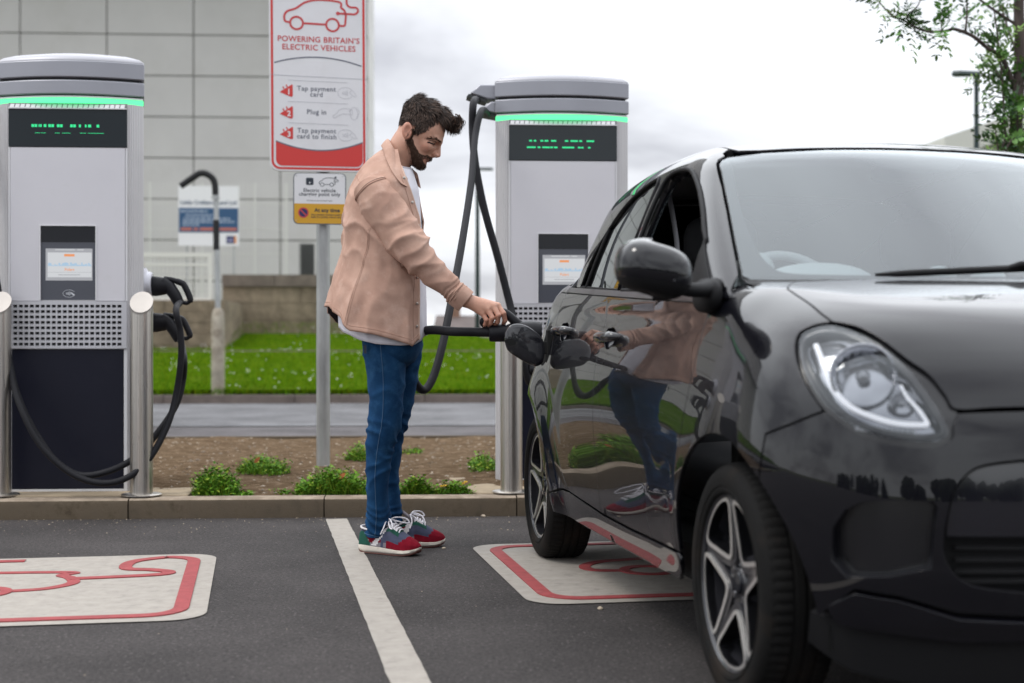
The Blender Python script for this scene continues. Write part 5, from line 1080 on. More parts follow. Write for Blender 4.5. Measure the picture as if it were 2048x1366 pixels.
# wheels
def wheel(y, sx, first=[None]):
    e = empty('wheel', (sx * .71, y, .295), 0 if sx < 0 else math.pi); e.parent = car
    if first[0]:
        for o in first[0]: c_ = o.copy(); COL.objects.link(c_); c_.parent = e
        return e
    flip = lambda r, h: (r, -h); made = []      # outward is -x here
    prof = [(.212, -.072), (.235, -.080), (.268, -.083), (.284, -.077), (.2915, -.064), (.295, -.046), (.295, -.036), (.289, -.034), (.289, -.028), (.295, -.026), (.295, -.006), (.289, -.004), (.289, .004), (.295, .006), (.295, .026), (.289, .028), (.289, .034), (.295, .036), (.295, .05), (.2925, .070), (.2905, .074), (.287, .082), (.280, .090), (.268, .0965), (.252, .098), (.238, .0965), (.2375, .0945), (.230, .0945), (.2295, .0965), (.222, .094), (.2165, .088), (.212, .08)]
    n = 216; V = []
    for r, h in prof:
        for j in range(n):
            t = 2 * math.pi * j / n; rr_ = r - (.004 if (j % 3 == 0 and .036 <= abs(h) < .08 and r > .282) else 0); V.append((-h, rr_ * math.cos(t), rr_ * math.sin(t)))
    k = len(prof); Fs = [(i * n + j, i * n + (j + 1) % n, (i + 1) * n + (j + 1) % n, (i + 1) * n + j) for i in range(k - 1) for j in range(n)]
    made.append(link_mesh('tyre', V, Fs, M_tyre, e, angle=28))
    mb = MB(); mb.lathe([(r, -h) for r, h in ((.207, -.09), (.2, -.02), (.198, .03), (.203, .07), (.2145, .079), (.2165, .084), (.214, .088), (.2115, .086), (.206, .080))], (0, 0, 0), 'x', 96, 0)
    pl = lambda a, b, h: (-h, -a, b)
    hgt = lambda r: .064 + .018 * min(1, r / .2) ** 1.5
    def band(P, w, d0, d1, m):
        """ribbon along a closed outline that follows the domed face"""
        P = np.array(P); T = np.roll(P, -1, 0) - np.roll(P, 1, 0); T /= np.linalg.norm(T, axis=1)[:, None]; Nn = np.stack([-T[:, 1], T[:, 0]], 1); A_, B_ = P, P - Nn * w; k_ = len(P)
        V = [pl(*p, hgt(np.hypot(*p)) + d1) for p in A_] + [pl(*p, hgt(np.hypot(*p)) + d1) for p in B_] + [pl(*p, hgt(np.hypot(*p)) + d0) for p in A_] + [pl(*p, hgt(np.hypot(*p)) + d0) for p in B_]; Fs = []
        for i in range(k_): j = (i + 1) % k_; Fs += [(i, j, k_ + j, k_ + i), (i, 2 * k_ + i, 2 * k_ + j, j), (k_ + i, k_ + j, 3 * k_ + j, 3 * k_ + i)]
        mb.add(V, Fs, m)
    for q in range(5):
        a0 = R_(90 + 36 + 72 * q); pol = lambda r, d: (r * math.cos(a0 + R_(d)), r * math.sin(a0 + R_(d)))
        key = [pol(.078, 0), pol(.105, 17), pol(.150, 25.5), pol(.188, 29), pol(.199, 25.5), pol(.2015, 15), pol(.2015, 0), pol(.2015, -15), pol(.199, -25.5), pol(.188, -29), pol(.150, -25.5), pol(.105, -17)]
        P = smooth_path(key, 5, True)
        if area2(P) < 0: P = P[::-1]
        band(P, .0115, -.003, .0005, 1); band(np.array([p - unit(p - P.mean(0)) * 0 for p in P]), .030, -.040, -.004, 0)
        # inner lip of the opening, dark
        band(P * 1.0, .002, -.05, -.0005, 0)
    mb.lathe([(0, -.060), (.032, -.060), (.036, -.056), (.038, -.05), (.064, -.058), (.080, -.056), (.085, -.03)], (0, 0, 0), 'x', 40, 0)
    made.append(mb.build('rim', [M_rimd, M_alu2], e, angle=30))
    mb = MB(); mb.lathe([(0, -.068), (.024, -.067), (.029, -.062), (.030, -.055)], (0, 0, 0), 'x', 28); made.append(mb.build('hub_cap', M_gblk, e))
    mb = MB()
    for q in range(4): a = R_(45 + 90 * q); mb.lathe([(0, -.062), (.008, -.062), (.009, -.055)], (0, .048 * math.cos(a), .048 * math.sin(a)), 'x', 10)
    made.append(mb.build('wheel_bolts', M_chrome, e))
    mb = MB(); mb.lathe([(.05, .0), (.05, -.012), (.128, -.012), (.130, -.008), (.130, .01), (.05, .01)], (0, 0, 0), 'x', 48); made.append(mb.build('brake_disc', M_disc, e)); first[0] = made
    return e
for y in (0, WB):
    for sx in (-1, 1): wheel(y, sx)
# wheel wells, floor, cabin
for y in (0, WB):
    for sx in (-1, 1):
        mb = MB(); r = .368; A_ = np.linspace(R_(-15), R_(195), 26); mb.loft([[(sx * x, y + r * s_ * math.cos(a), .295 + r * s_ * math.sin(a)) for a in A_] for x, s_ in ((.69, 1.0), (.47, 1.0), (.46, .97))], closed=False); mb.add([(sx * .465, y + r * math.cos(a), .295 + r * math.sin(a)) for a in A_], [tuple(range(26))]); mb.build('wheel_well', M_well, car, smooth=False)
MB().box(-.70, .70, .42, 1.95, .20, .30).box(-.45, .45, -.36, 2.7, .201, .301).build('floor_pan', M_well, car, smooth=False)
mb = MB(); mb.box(-.68, .68, .26, .32, .3, .98); mb.build('bulkhead', M_well, car, smooth=False)
mb = MB(); mb.loft([[(x, y, z + (.02 if abs(x) < .5 else 0)) for x in np.linspace(-.68, .68, 15)] for y, z in ((.10, 1.0), (.2, 1.022), (.42, 1.015), (.60, .98), (.64, .93), (.60, .80), (.5, .65))], closed=False); mb.build('dashboard', M_innerL, car, angle=60)
blob('instrument_binnacle', (-.36, .50, 1.035), (.17, .13, .075), M_innerL, .9); blob('dash_pod', (-.60, .36, 1.075), (.055, .055, .055), M_innerL, .95); blob('dash_pod', (-.03, .42, 1.045), (.055, .05, .055), M_innerL, .95); blob('dash_pod', (.12, .42, 1.045), (.055, .05, .055), M_innerL, .95)
mb = MB(); ax = R_(62); mb.tube([(-.36 + .185 * math.cos(t), .72 + .185 * math.sin(t) * math.cos(ax), .985 + .185 * math.sin(t) * math.sin(ax)) for t in np.linspace(0, 2 * math.pi, 40, endpoint=False)], .015, 10, closed=True); mb.tube([(-.53, .72, .98), (-.36, .70, .97), (-.19, .72, .98)], .022, 8); mb.tube([(-.36, .70, .97), (-.36, .55, .92)], .03, 8); mb.build('steering_wheel', M_innerL, car, angle=60)
for x in (-.36, .36):
    blob('seat_back', (x, 1.28, .80), (.235, .085, .33), M_inner); blob('headrest', (x, 1.36, 1.22), (.13, .055, .10), M_inner, .7); blob('seat_cushion', (x, 1.02, .46), (.24, .26, .10), M_inner)
blob('rear_bench', (0, 2.0, .82), (.62, .09, .30), M_inner, .4)
mb = MB(); mb.tube(smooth_path([(-.60, 1.17, 1.36), (-.585, 1.14, 1.22), (-.565, 1.16, 1.05), (-.52, 1.2, .85)], 6), .022, 8, flat=.2); mb.build('seat_belt', mat('belt_webbing', (.35, .35, .37), .7), car)
blob('interior_mirror', (0, .72, 1.395), (.10, .02, .03), M_inner, .6)
P = m_topv(np.stack([np.full(14, .519), np.linspace(.80, 1.95, 14)], 1)); P[:, 2] -= .017
for sx in (-1, 1): MB().tube(P * np.array([sx, 1, 1]), .013, 8).build('roof_gap_blocker', M_well, car)  # hidden dark tubes, added to stop light leaking through the roof seam
panel('headliner', [(0, .80), (.40, .82), (.47, .9), (.47, 1.9), (0, 1.9)], m_topv, f_top, mat('headliner_grey', (.35, .35, .36), .9), sym=True, st=.08, rim=0, off=-.04)
# ------------------------------------------------------------------ the man at the car
ZM = 5.93
def wp(px, py, d=0.): return atD(px, py, ZM + d)
PO = gz(785, 1104)                      # ground point between the feet
def rel(P): return np.asarray(P, float) - np.array([PO[0], PO[1], 0.])
def vnoise(P, sc, off=0.): return np.array([mnoise.noise((p[0] * sc[0] + off, p[1] * sc[1] + off * 1.7, p[2] * sc[2] - off)) for p in P])
# ---- signed distance modelling
def cap(P, a, b, ra, rb):
    a = np.asarray(a); b = np.asarray(b); e = b - a; t = np.clip(((P - a) @ e) / (e @ e), 0, 1); return np.linalg.norm(P - (a + t[:, None] * e), axis=1) - (ra + (rb - ra) * t)
def ell(P, c, r, M=None):
    q = P - np.asarray(c); q = q @ M if M is not None else q; r = np.asarray(r); k0 = np.linalg.norm(q / r, axis=1); k1 = np.linalg.norm(q / (r * r), axis=1); return k0 * (k0 - 1) / (k1 + 1e-9)
def sdf_mesh(f, lo, hi, h, block=14):
    lo = np.array(lo, float); n = np.ceil((np.array(hi) - lo) / h / block).astype(int) * block; D = np.full(n + 1, 1., np.float32); nb = n // block
    bi = np.stack(np.meshgrid(*[np.arange(k) for k in nb], indexing='ij'), -1).reshape(-1, 3); cen = lo + (bi + .5) * block * h; keep = np.abs(f(cen)) < block * h * 1.7
    oi = np.stack(np.meshgrid(*[np.arange(block + 1)] * 3, indexing='ij'), -1).reshape(-1, 3)
    inside = f(cen) < 0
    for b, k, s in zip(bi, keep, inside):
        o = b * block; sl = tuple(slice(o[i], o[i] + block + 1) for i in range(3))
        if k: D[sl] = f(lo + (o + oi) * h).reshape((block + 1,) * 3)
        elif s:
            sub = D[sl]; sub[sub == 1.] = -1.
    Sg = D < 0; c = [Sg[i:n[0] + i, j:n[1] + j, k:n[2] + k] for i in (0, 1) for j in (0, 1) for k in (0, 1)]; cnt = sum(x.astype(np.int8) for x in c); act = (cnt > 0) & (cnt < 8); idx = np.argwhere(act); vid = np.full(n, -1, np.int64); vid[act] = np.arange(len(idx))
    acc = np.zeros((len(idx), 3)); num = np.zeros(len(idx)); cor = [(i, j, k) for i in (0, 1) for j in (0, 1) for k in (0, 1)]
    for p in cor:
        for ax in range(3):
            if p[ax]: continue
            q = list(p); q[ax] = 1; a = D[tuple((idx + p).T)].astype(float); b = D[tuple((idx + q).T)].astype(float); x = (a < 0) != (b < 0); t = np.where(x, a / np.where(x, a - b, 1), 0); pt = np.array(p, float) + t[:, None] * np.eye(3)[ax]; acc[x] += pt[x]; num[x] += 1
    V = lo + (idx + acc / num[:, None]) * h; Fs = []
    for ax in range(3):
        u, v = [(1, 2), (2, 0), (0, 1)][ax]; A = Sg; sl0 = [slice(None)] * 3; sl1 = [slice(None)] * 3; sl0[ax] = slice(0, -1); sl1[ax] = slice(1, None); ch = A[tuple(sl0)] != A[tuple(sl1)]; e = np.argwhere(ch); e = e[(e[:, u] > 0) & (e[:, v] > 0) & (e[:, u] < n[u]) & (e[:, v] < n[v])]
        if not len(e): continue
        du, dv = np.eye(3, dtype=int)[u], np.eye(3, dtype=int)[v]; g = lambda w: vid[tuple(w.T)]; q = np.stack([g(e - du - dv), g(e - dv), g(e), g(e - du)], 1); fl = ~A[tuple(e.T)]; q[fl] = q[fl][:, ::-1]; Fs.append(q[(q >= 0).all(1)])
    Fs = np.concatenate(Fs); e = h * .5; Nn = np.stack([f(V + np.eye(3)[i] * e) - f(V - np.eye(3)[i] * e) for i in range(3)], 1); Nn /= np.linalg.norm(Nn, axis=1)[:, None] + 1e-9
    return V, Fs, Nn
# head frame: f forward, l away from the camera, u up (head bowed)
HB = wp(824, 271); ct, st_ = math.cos(R_(35)), math.sin(R_(35)); HFv = CR * ct - CU * st_; HUv = CR * st_ + CU * ct; HL = CF
HM = np.stack([HFv, HL, HUv], 0)        # rows
def h2w(q): return HB + np.asarray(q, float) @ HM
def w2h(P): return (P - HB) @ HM.T
def head_sdf(q):
    s = np.stack([q[:, 0], np.abs(q[:, 1]), q[:, 2]], 1)
    d = ell(s, (.014, 0, .058), (.094, .076, .088))
    d = smin(d, ell(s, (.058, 0, .012), (.058, .062, .088)), .03)
    d = smin(d, ell(s, (.064, 0, -.052), (.050, .046, .036)), .03)
    d = smin(d, cap(s, (.016, .056, -.035), (.088, .026, -.070), .017, .017), .03)
    d = smin(d, ell(s, (.101, 0, -.076), (.017, .020, .016)), .015)
    d = smin(d, cap(s, (.110, .012, .044), (.096, .046, .040), .009, .010), .016)
    d = smin(d, ell(s, (.082, .048, -.006), (.022, .018, .018)), .02)
    d = smax(d, -ell(s, (.116, .034, .022), (.021, .017, .012)), .014)
    d = smin(d, ell(s, (.090, .034, .0225), (.0135, .0155, .0115)), .004)
    d = smin(d, cap(s, (.112, 0, .038), (.137, 0, -.004), .0075, .0100), .010)
    d = smin(d, ell(s, (.117, 0, -.010), (.018, .013, .018)), .008)
    d = smin(d, ell(s, (.128, .012, -.011), (.013, .0085, .0085)), .006)
    d = smin(d, cap(s, (.109, 0, -.030), (.112, .018, -.036), .009, .006), .012)
    d = smin(d, ell(s, (.112, 0, -.0480), (.0075, .021, .0055)), .006)
    d = smin(d, ell(s, (.1095, 0, -.0625), (.008, .018, .006)), .006)
    d = smax(d, -ell(s, (.117, 0, -.0553), (.014, .022, .0030)), .003)
    # ears
    a = R_(-32); ea = np.array([[math.cos(a), 0, -math.sin(a)], [0, 1, 0], [math.sin(a), 0, math.cos(a)]]).T
    e = ell(s, (-.016, .083, -.002), (.022, .010, .037), ea); e = smax(e, -ell(s, (-.012, .094, -.001), (.013, .009, .024), ea), .005); e = smin(e, ell(s, (.000, .080, -.004), (.006, .008, .010)), .006)
    d = smin(d, e, .008)
    return d
P_ = lambda *a: wp(*a)
hipN, hipF = P_(768, 655, -.09), P_(795, 655, .10)
NLc = [(770, 690, -0.079), (773, 741, -0.069), (773, 800, -0.059), (769, 850, -0.05), (760, 895, -0.042), (755, 940, -0.034), (755, 990, -0.02), (757, 1030, 0.0), (754, 1066, 0.012)]
FLc = [(800, 690, 0.107), (800, 735, 0.115), (795, 793, 0.127), (787, 836, 0.135), (780, 875, 0.142), (776, 945, 0.156), (779, 990, 0.165), (782, 1022, 0.171), (783, 1060, 0.178)]
lr_ = [.075, .062, .052, .046, .038, .033, .030, .028, .026]
legs = [(L_[i], L_[i + 1], lr_[i], lr_[i + 1]) for L_ in (NLc, FLc) for i in range(8)] + [((768, 650, -.085), NLc[0], .08, .075), ((795, 650, .09), FLc[0], .08, .075), (NLc[8], (752, 1086, .02), .026, .018), ((752, 1088, .02), (815, 1096, -.045), .018, .010), (FLc[8], (784, 1078, .178), .026, .018), ((784, 1080, .178), (846, 1082, .19), .018, .010)]
torso = [((770, 640, 0), (768, 560, 0), .125, .120), ((768, 560, 0), (765, 430, 0), .120, .128), ((765, 430, 0), (768, 372, 0), .125, .095), ((752, 385, -.13), (768, 385, .14), .062, .062), ((775, 350, 0), (812, 292, 0), .066, .058), ((812, 292, 0), (822, 268, 0), .058, .055)]
arms = [((752, 388, -.165), (828, 506, -.215), .050, .040), ((828, 506, -.215), (930, 599, -.195), .038, .0275), ((765, 392, .17), (775, 530, .20), .050, .040), ((775, 530, .20), (800, 640, .16), .038, .027), ((800, 640, .16), (806, 668, .15), .028, .030)]
fing = [[(996, 611, -.197), (1007, 627, -.213), (1010, 641, -.205), (1006, 650, -.186)], [(987, 613, -.212), (997, 631, -.228), (995, 644, -.215), (989, 650, -.192)], [(976, 619, -.219), (985, 636, -.231), (982, 646, -.216), (977, 651, -.194)], [(965, 627, -.215), (973, 640, -.223), (971, 648, -.209), (968, 652, -.192)]]
frad = [(.0115, .0108, .0098, .0085), (.0118, .0110, .0100, .0086), (.0112, .0105, .0096, .0083), (.0102, .0095, .0086, .0076)]
fing_l = [[(803, 668, .15 + .012 * k), (808 - k, 684, .145 + .012 * k), (810 - k, 696, .142 + .012 * k), (808 - k, 704, .14 + .012 * k)] for k in range(4)]
CAPS = [(wp(*a), wp(*b), r0, r1) for a, b, r0, r1 in legs + torso + arms]
HANDS = []
for fs_, wr in ((fing, (930, 599, -.195)), (fing_l, (802, 655, .155))):
    for k, (f_, r_) in enumerate(zip(fs_, frad)):
        HANDS.append((wp(*wr), wp(*f_[0]), .0215, .0130, .016))
        for i in range(3): HANDS.append((wp(*f_[i]), wp(*f_[i + 1]), r_[i], r_[i + 1], .0035))
for th in ([(944, 607, -.178), (966, 619, -.150), (984, 629, -.150), (996, 634, -.160)], [(803, 660, .14), (814, 672, .125), (818, 684, .122), (820, 692, .122)]):
    for i, (ra, rb) in enumerate(((.016, .0135), (.0125, .0115), (.011, .0088))): HANDS.append((wp(*th[i]), wp(*th[i + 1]), ra, rb, .008))
def body_sdf(P):
    d = np.full(len(P), 9.)
    for a, b, r0, r1 in CAPS: d = smin(d, cap(P, a, b, r0, r1), .012 if a[2] < .95 else .035)
    lo = P[:, 2] > 1.45
    if lo.any(): d[lo] = smin(d[lo], head_sdf(w2h(P[lo])), .022)
    m = (P[:, 2] > .78) & (P[:, 2] < 1.15)
    if m.any():
        q = P[m]; dm = d[m]; g = np.full(len(q), 9.)
        for a, b, r0, r1, k in HANDS: g = smin(g, cap(q, a, b, r0, r1), k)
        d[m] = smin(dm, g, .012)
    return d
lo = np.array([-.85, 5.55, -.0]); 
# evaluate in the camera-aligned frame for a tight box
FRM = np.stack([CR, CF, CU], 0)
def body_cf(Q): return body_sdf(CC * np.array([1, 1, 0]) + Q @ FRM)
V, Fs, Nn = sdf_mesh(body_cf, (-.82, 5.58, .02), (.02, 6.22, 1.94), .0042)
V = CC * np.array([1, 1, 0]) + V @ FRM; Nn = Nn @ FRM
def skin_mat():
    m = bpy.data.materials.new('skin'); m.use_nodes = True; nt = m.node_tree; N = nt.nodes.new; L = nt.links.new; b = nt.nodes['Principled BSDF']
    at = N('ShaderNodeAttribute'); at.attribute_name = 'tint'; tc = N('ShaderNodeTexCoord'); n = N('ShaderNodeTexNoise'); n.inputs['Scale'].default_value = 90; n.inputs['Detail'].default_value = 6; L(tc.outputs['Object'], n.inputs['Vector'])
    mr = N('ShaderNodeMapRange'); mr.inputs['To Min'].default_value = .86; mr.inputs['To Max'].default_value = 1.12; L(n.outputs[0], mr.inputs[0]); mx = N('ShaderNodeVectorMath'); mx.operation = 'SCALE'; L(at.outputs['Color'], mx.inputs[0]); L(mr.outputs[0], mx.inputs['Scale']); L(mx.outputs[0], b.inputs['Base Color'])
    b.inputs['Roughness'].default_value = .48; b.inputs['Subsurface Weight'].default_value = .10; b.inputs['Subsurface Radius'].default_value = (.012, .005, .003); b.inputs['Subsurface Scale'].default_value = .6
    bp = N('ShaderNodeBump'); bp.inputs['Strength'].default_value = .25; bp.inputs['Distance'].default_value = .002; n2 = N('ShaderNodeTexNoise'); n2.inputs['Scale'].default_value = 260; L(tc.outputs['Object'], n2.inputs['Vector']); L(n2.outputs[0], bp.inputs['Height']); L(bp.outputs[0], b.inputs['Normal']); return m
person = link_mesh('person', rel(V), Fs, skin_mat(), normals=Nn)
person.location = (PO[0], PO[1], 0)
tag(person, 'bearded man in tan overshirt and blue jeans, plugging the cable into the black car', 'person')
q = w2h(V); tint = np.tile(np.array([.53, .285, .200, 1.]), (len(V), 1)); hd = (V[:, 2] > 1.5)
gs = lambda c, r: np.exp(-(((q - np.array(c)) / np.array(r)) ** 2).sum(1))
lips = np.clip(.8 * gs((.104, 0, -.0555), (.014, .045, .008)) + gs((.114, 0, -.048), (.010, .024, .006)) + gs((.112, 0, -.0625), (.010, .021, .007)), 0, 1) * hd
red = np.clip(gs((.137, 0, -.006), (.016, .016, .014)) + .7 * (gs((.085, -.052, -.008), (.028, .03, .022)) + gs((.085, .052, -.008), (.028, .03, .022))) + .8 * (np.abs(q[:, 1]) > .078) * hd, 0, 1) * hd
sock = np.clip(gs((.105, -.034, .024), (.016, .018, .011)) + gs((.105, .034, .024), (.016, .018, .011)), 0, 1) * hd
hnd = np.clip((1.02 - V[:, 2]) / .03, 0, 1) * (V[:, 2] > .8)
mixin = lambda t, w, c: t * (1 - w[:, None]) + np.array([*c, 1.]) * w[:, None]
tint = mixin(tint, red * .55, (.50, .19, .13)); tint = mixin(tint, hnd * .45, (.47, .20, .14)); tint = mixin(tint, lips * .85, (.46, .15, .13)); tint = mixin(tint, sock * .35, (.30, .14, .10))
ca_ = person.data.color_attributes.new('tint', 'FLOAT_COLOR', 'POINT'); ca_.data.foreach_set('color', tint.astype(np.float32).ravel())
def pbuild(mb, name, mats, angle=60, parent=person):
    mb.V = [tuple(v) for v in rel(np.array(mb.V))]; return mb.build(name, mats, parent, angle=angle)
mb = MB(); mb.loft([[h2w((.1035 + .0095 * math.cos(w) * math.cos(t), .026 * math.cos(w) * math.sin(t), -.0545 + .0032 * math.sin(w))) for t in np.linspace(0, 6.283, 20, endpoint=False)] for w in np.linspace(-1.5, 1.5, 7)]); pbuild(mb, 'teeth', mat('tooth_white', (.62, .57, .50), .4))
# ---- hair
M_hair = mat('hair_dark', (.018, .011, .008), .65, spec=.25); M_hair2 = mat('hair_brown', (.070, .042, .030), .55, spec=.35); M_hair3 = mat('hair_light', (.11, .066, .046), .55, spec=.35); M_beard = mat('beard', (.062, .034, .023), .85, spec=.15, var=.5, vscale=120); M_beard2 = mat('beard_brown', (.10, .055, .035), .6)
def hairline(f_, l): return np.interp(f_, [-.11, -.075, -.05, -.036, -.031, .0, .006, .020, .034, .052, .058, .10, .13], [-.03, -.045, -.050, -.040, .032, .036, -.006, -.004, .028, .054, .100, .114, .118])
def hair_vol(s):
    wob = .004 * np.sin(s[:, 0] * 95 + s[:, 1] * 60) * np.clip((s[:, 2] - .07) / .05, 0, 1)
    d = ell(s, (.010, 0, .058), (.097, .081, .093)); d = smin(d, ell(s, (-.020, 0, .105), (.082, .070, .066)), .03); d = smin(d, ell(s, (.045, 0, .128), (.070, .062, .046)), .025)
    d = smin(d, ell(s, (.096, .004, .149), (.040, .046, .021)), .02); return d + wob
def hair_sdf(q): d = hair_vol(q); return smax(d, (hairline(q[:, 0], q[:, 1]) - q[:, 2]) * .9, .006)
Vh, Fh, Nh = sdf_mesh(hair_sdf, (-.12, -.1, -.06), (.16, .1, .20), .004)
nz = vnoise(Vh, (26, 60, 26)) * .004; Vh2 = Vh + Nh * nz[:, None] - Nh * .003
hair = link_mesh('hair', rel(h2w(Vh2)), Fh, M_hair, person, normals=Nh @ HM)
def strands(name, roots, norms, dirf, lenf, wid, mats, parent, seg=5):
    V = []; Fs = []; Mi = []
    for p, n in zip(roots, norms):
        L_ = lenf(p) * rng.uniform(.7, 1.15); d = dirf(p, n); w = wid * rng.uniform(.7, 1.2); x = np.array(p); side = unit(np.cross(d, n) + .35 * rng.normal(size=3)); b = len(V); mi = rng.choice(len(mats), p=([.5, .35, .15] if len(mats) == 3 else [.65, .35])); curl = rng.normal(size=3) * .18
        for k in range(seg + 1):
            t = k / seg; ww = w * (1 - t ** 2.2) + .0002; V += [x - side * ww, x + side * ww]; d = unit(d + dirf(x, n) * .35 + curl * .25 + np.array([0, 0, -.12]) * t * (1 if x[0] > .06 else .3)); x = x + d * L_ / seg
        for k in range(seg): Fs.append((b + 2 * k, b + 2 * k + 1, b + 2 * k + 3, b + 2 * k + 2)); Mi.append(mi)
    return link_mesh(name, rel(h2w(np.array(V))), Fs, mats, parent, Mi, angle=None)
wt = 1 + 2.2 * (Vh[:, 2] < .10); ki = rng.choice(len(Vh), 17000, p=wt / wt.sum()); ki = ki[(Vh[ki, 2] > hairline(Vh[ki, 0], 0) + .001)]
def hdir(p, n):
    top = np.clip((p[2] - .085) / .05, 0, 1); front = np.clip((p[0] - .03) / .07, 0, 1)
    flow = np.array([.95, .10 * math.sin(p[1] * 60), .12 - .75 * front]) * top + np.array([.35, 0, -.85]) * (1 - top); flow = flow - n * (flow @ n) * .85; return unit(flow + n * ((.19) * top + .26 * (1 - top)))
hlen = lambda p: .013 + .021 * np.clip((p[2] - .08) / .06, 0, 1) + .012 * np.clip((p[0] - .06) / .05, 0, 1)
roots = Vh2[ki] - Nh[ki] * (.0014 * np.clip((Vh2[ki, 2] - .09) / .03, 0, 1) + .0004)[:, None]
strands('strands', roots, Nh[ki], hdir, hlen, .0011, [M_hair, M_hair2, M_hair3], hair)
# fringe of loose curls at the front
fr_ = []; frn = []
for i in range(170):
    l = rng.uniform(-.045, .045); fr_.append((.095 + rng.uniform(-.02, .03), l, .145 + rng.uniform(-.018, .014))); frn.append(unit((.6, l * 4, .5)))
def curl(name, n):
    mb = MB()
    for i in range(n):
        l = rng.uniform(-.05, .045); p = np.array((.098 + rng.uniform(-.015, .028), l, .155 + rng.uniform(-.014, .014))); r = rng.uniform(.008, .016); a0 = rng.uniform(.6, 1.6); P = [p + np.array((r * 1.1 * (math.cos(a0 - t) + .6 + t * .15), .006 * math.sin(t * 2 + i), r * math.sin(a0 - t))) for t in np.linspace(0, rng.uniform(2.2, 3.8), 9)]
        mb.tube(h2w(np.array(P)), np.linspace(.0020, .0005, 9), 4, rng.integers(0, 3), cap=False)
    mb.V = [tuple(v) for v in rel(np.array(mb.V))]; return mb.build(name, [M_hair, M_hair2, M_hair3], hair, angle=80)
curl('curls', 110)
# ---- beard: a shell over the jaw with short hairs
BP = np.array([(-.006, .026), (.010, .022), (.016, .006), (.021, -.010), (.038, -.025), (.056, -.0355), (.078, -.044), (.092, -.040), (.104, -.029), (.122, -.026), (.15, -.04), (.15, -.12), (.05, -.115), (.010, -.060), (-.004, -.03), (-.006, 0)])
def bmask(q):
    fu = q[:, [0, 2]]; ins = inpoly(fu, BP); d = bdist_(fu, BP) * np.where(ins, 1, -1); m = np.clip((d + .001) / .008, 0, 1); mouth = np.exp(-(((q[:, 0] - .107) / .020) ** 2 + (q[:, 1] / .05) ** 2 + ((q[:, 2] + .0550) / .0125) ** 2)); return m * np.clip(1 - 2.3 * mouth, 0, 1)
def beard_sdf(q): return head_sdf(q) - .0050 * bmask(q) + .001
Vb, Fb, Nb = sdf_mesh(beard_sdf, (-.02, -.09, -.125), (.15, .09, .035), .0036)
mk = bmask(Vb); Vb = Vb + Nb * (vnoise(Vb, (120, 120, 120)) * .0018)[:, None]; kf = (mk[Fb] > .42).all(1)
beard = link_mesh('beard', rel(h2w(Vb)), Fb[kf], M_beard, person, normals=Nb @ HM)
kb_ = np.where(mk > .06)[0]; kb_ = rng.choice(kb_, 6500); strands('bristles', Vb[kb_] - Nb[kb_] * .001, Nb[kb_], lambda p, n: unit(n * .55 + np.array([.1, 0, -.8])), lambda p: .0085, .0006, [M_beard, M_beard2], beard, 3)
# brows and lashes
def on_face(fu, off=0.):
    fu = np.array(fu, float); l = bis(lambda l: head_sdf(np.stack([fu[:, 0], l, fu[:, 1]], 1)), np.full(len(fu), .0), np.full(len(fu), .075)); return np.stack([fu[:, 0], l + off, fu[:, 1]], 1)
for sx in (-1, 1):
    fl_ = np.array([1, sx, 1])
    P = on_face(smooth_path([(.066, .016), (.078, .027), (.092, .036), (.106, .042), (.116, .0435)], 6)) * fl_; k = len(P)
    mb = MB(); mb.tube(h2w(P), np.interp(np.arange(k), [0, 5, k - 1], [.0020, .0034, .0040]), 8, flat=.55); eb = pbuild(mb, 'eyebrow', M_beard); bi = rng.integers(0, k, 110); strands('brow_hairs', P[bi] + rng.normal(size=(110, 3)) * np.array([.002, .0015, .003]), np.tile(np.array([.2, sx, 0]), (110, 1)), lambda p, n: unit(n * .5 + np.array([-.7, 0, .35])), lambda p: .010, .0006, [M_beard, M_beard2], eb, 3)
    P = on_face(smooth_path([(.077, .0085), (.085, .0125), (.093, .0155), (.0995, .0185), (.103, .0225)], 5), .0008) * fl_; mb = MB(); mb.tube(h2w(P), .0027, 6); pbuild(mb, 'eyelash', M_hair)
    P = on_face(smooth_path([(.078, .0165), (.087, .0245), (.096, .0300), (.103, .0315)], 5), .0) * fl_; mb = MB(); mb.tube(h2w(P), .0017, 6); pbuild(mb, 'eyelid_crease', M_beard2)
# ---- clothing
def fabric(name, col, col2, weave, bump=.25, rough=.9, dirt=None, stretch=None, vs=9):
    m = mat(name, col, rough, var=.3, vscale=vs, var2=col2, spec=.12, dirt=dirt, dscale=14, dlo=.5, dhi=.8, stretch=stretch); nt = m.node_tree; N = nt.nodes.new; L = nt.links.new; b = nt.nodes['Principled BSDF']
    tc = N('ShaderNodeTexCoord'); w = N('ShaderNodeTexWave'); w.inputs['Scale'].default_value = weave; w.inputs['Distortion'].default_value = 1.5; w.bands_direction = 'DIAGONAL'; n = N('ShaderNodeTexNoise'); n.inputs['Scale'].default_value = 240; n.inputs['Detail'].default_value = 4; L(tc.outputs['Object'], w.inputs['Vector']); L(tc.outputs['Object'], n.inputs['Vector'])
    wm = N('ShaderNodeMath'); wm.operation = 'MULTIPLY'; wm.inputs[1].default_value = .35; L(w.outputs['Fac'], wm.inputs[0]); ad = N('ShaderNodeMath'); ad.operation = 'ADD'; L(wm.outputs[0], ad.inputs[0]); L(n.outputs[0], ad.inputs[1]); bp = N('ShaderNodeBump'); bp.inputs['Strength'].default_value = bump; bp.inputs['Distance'].default_value = .0015; L(ad.outputs[0], bp.inputs['Height']); L(bp.outputs[0], b.inputs['Normal']); return m
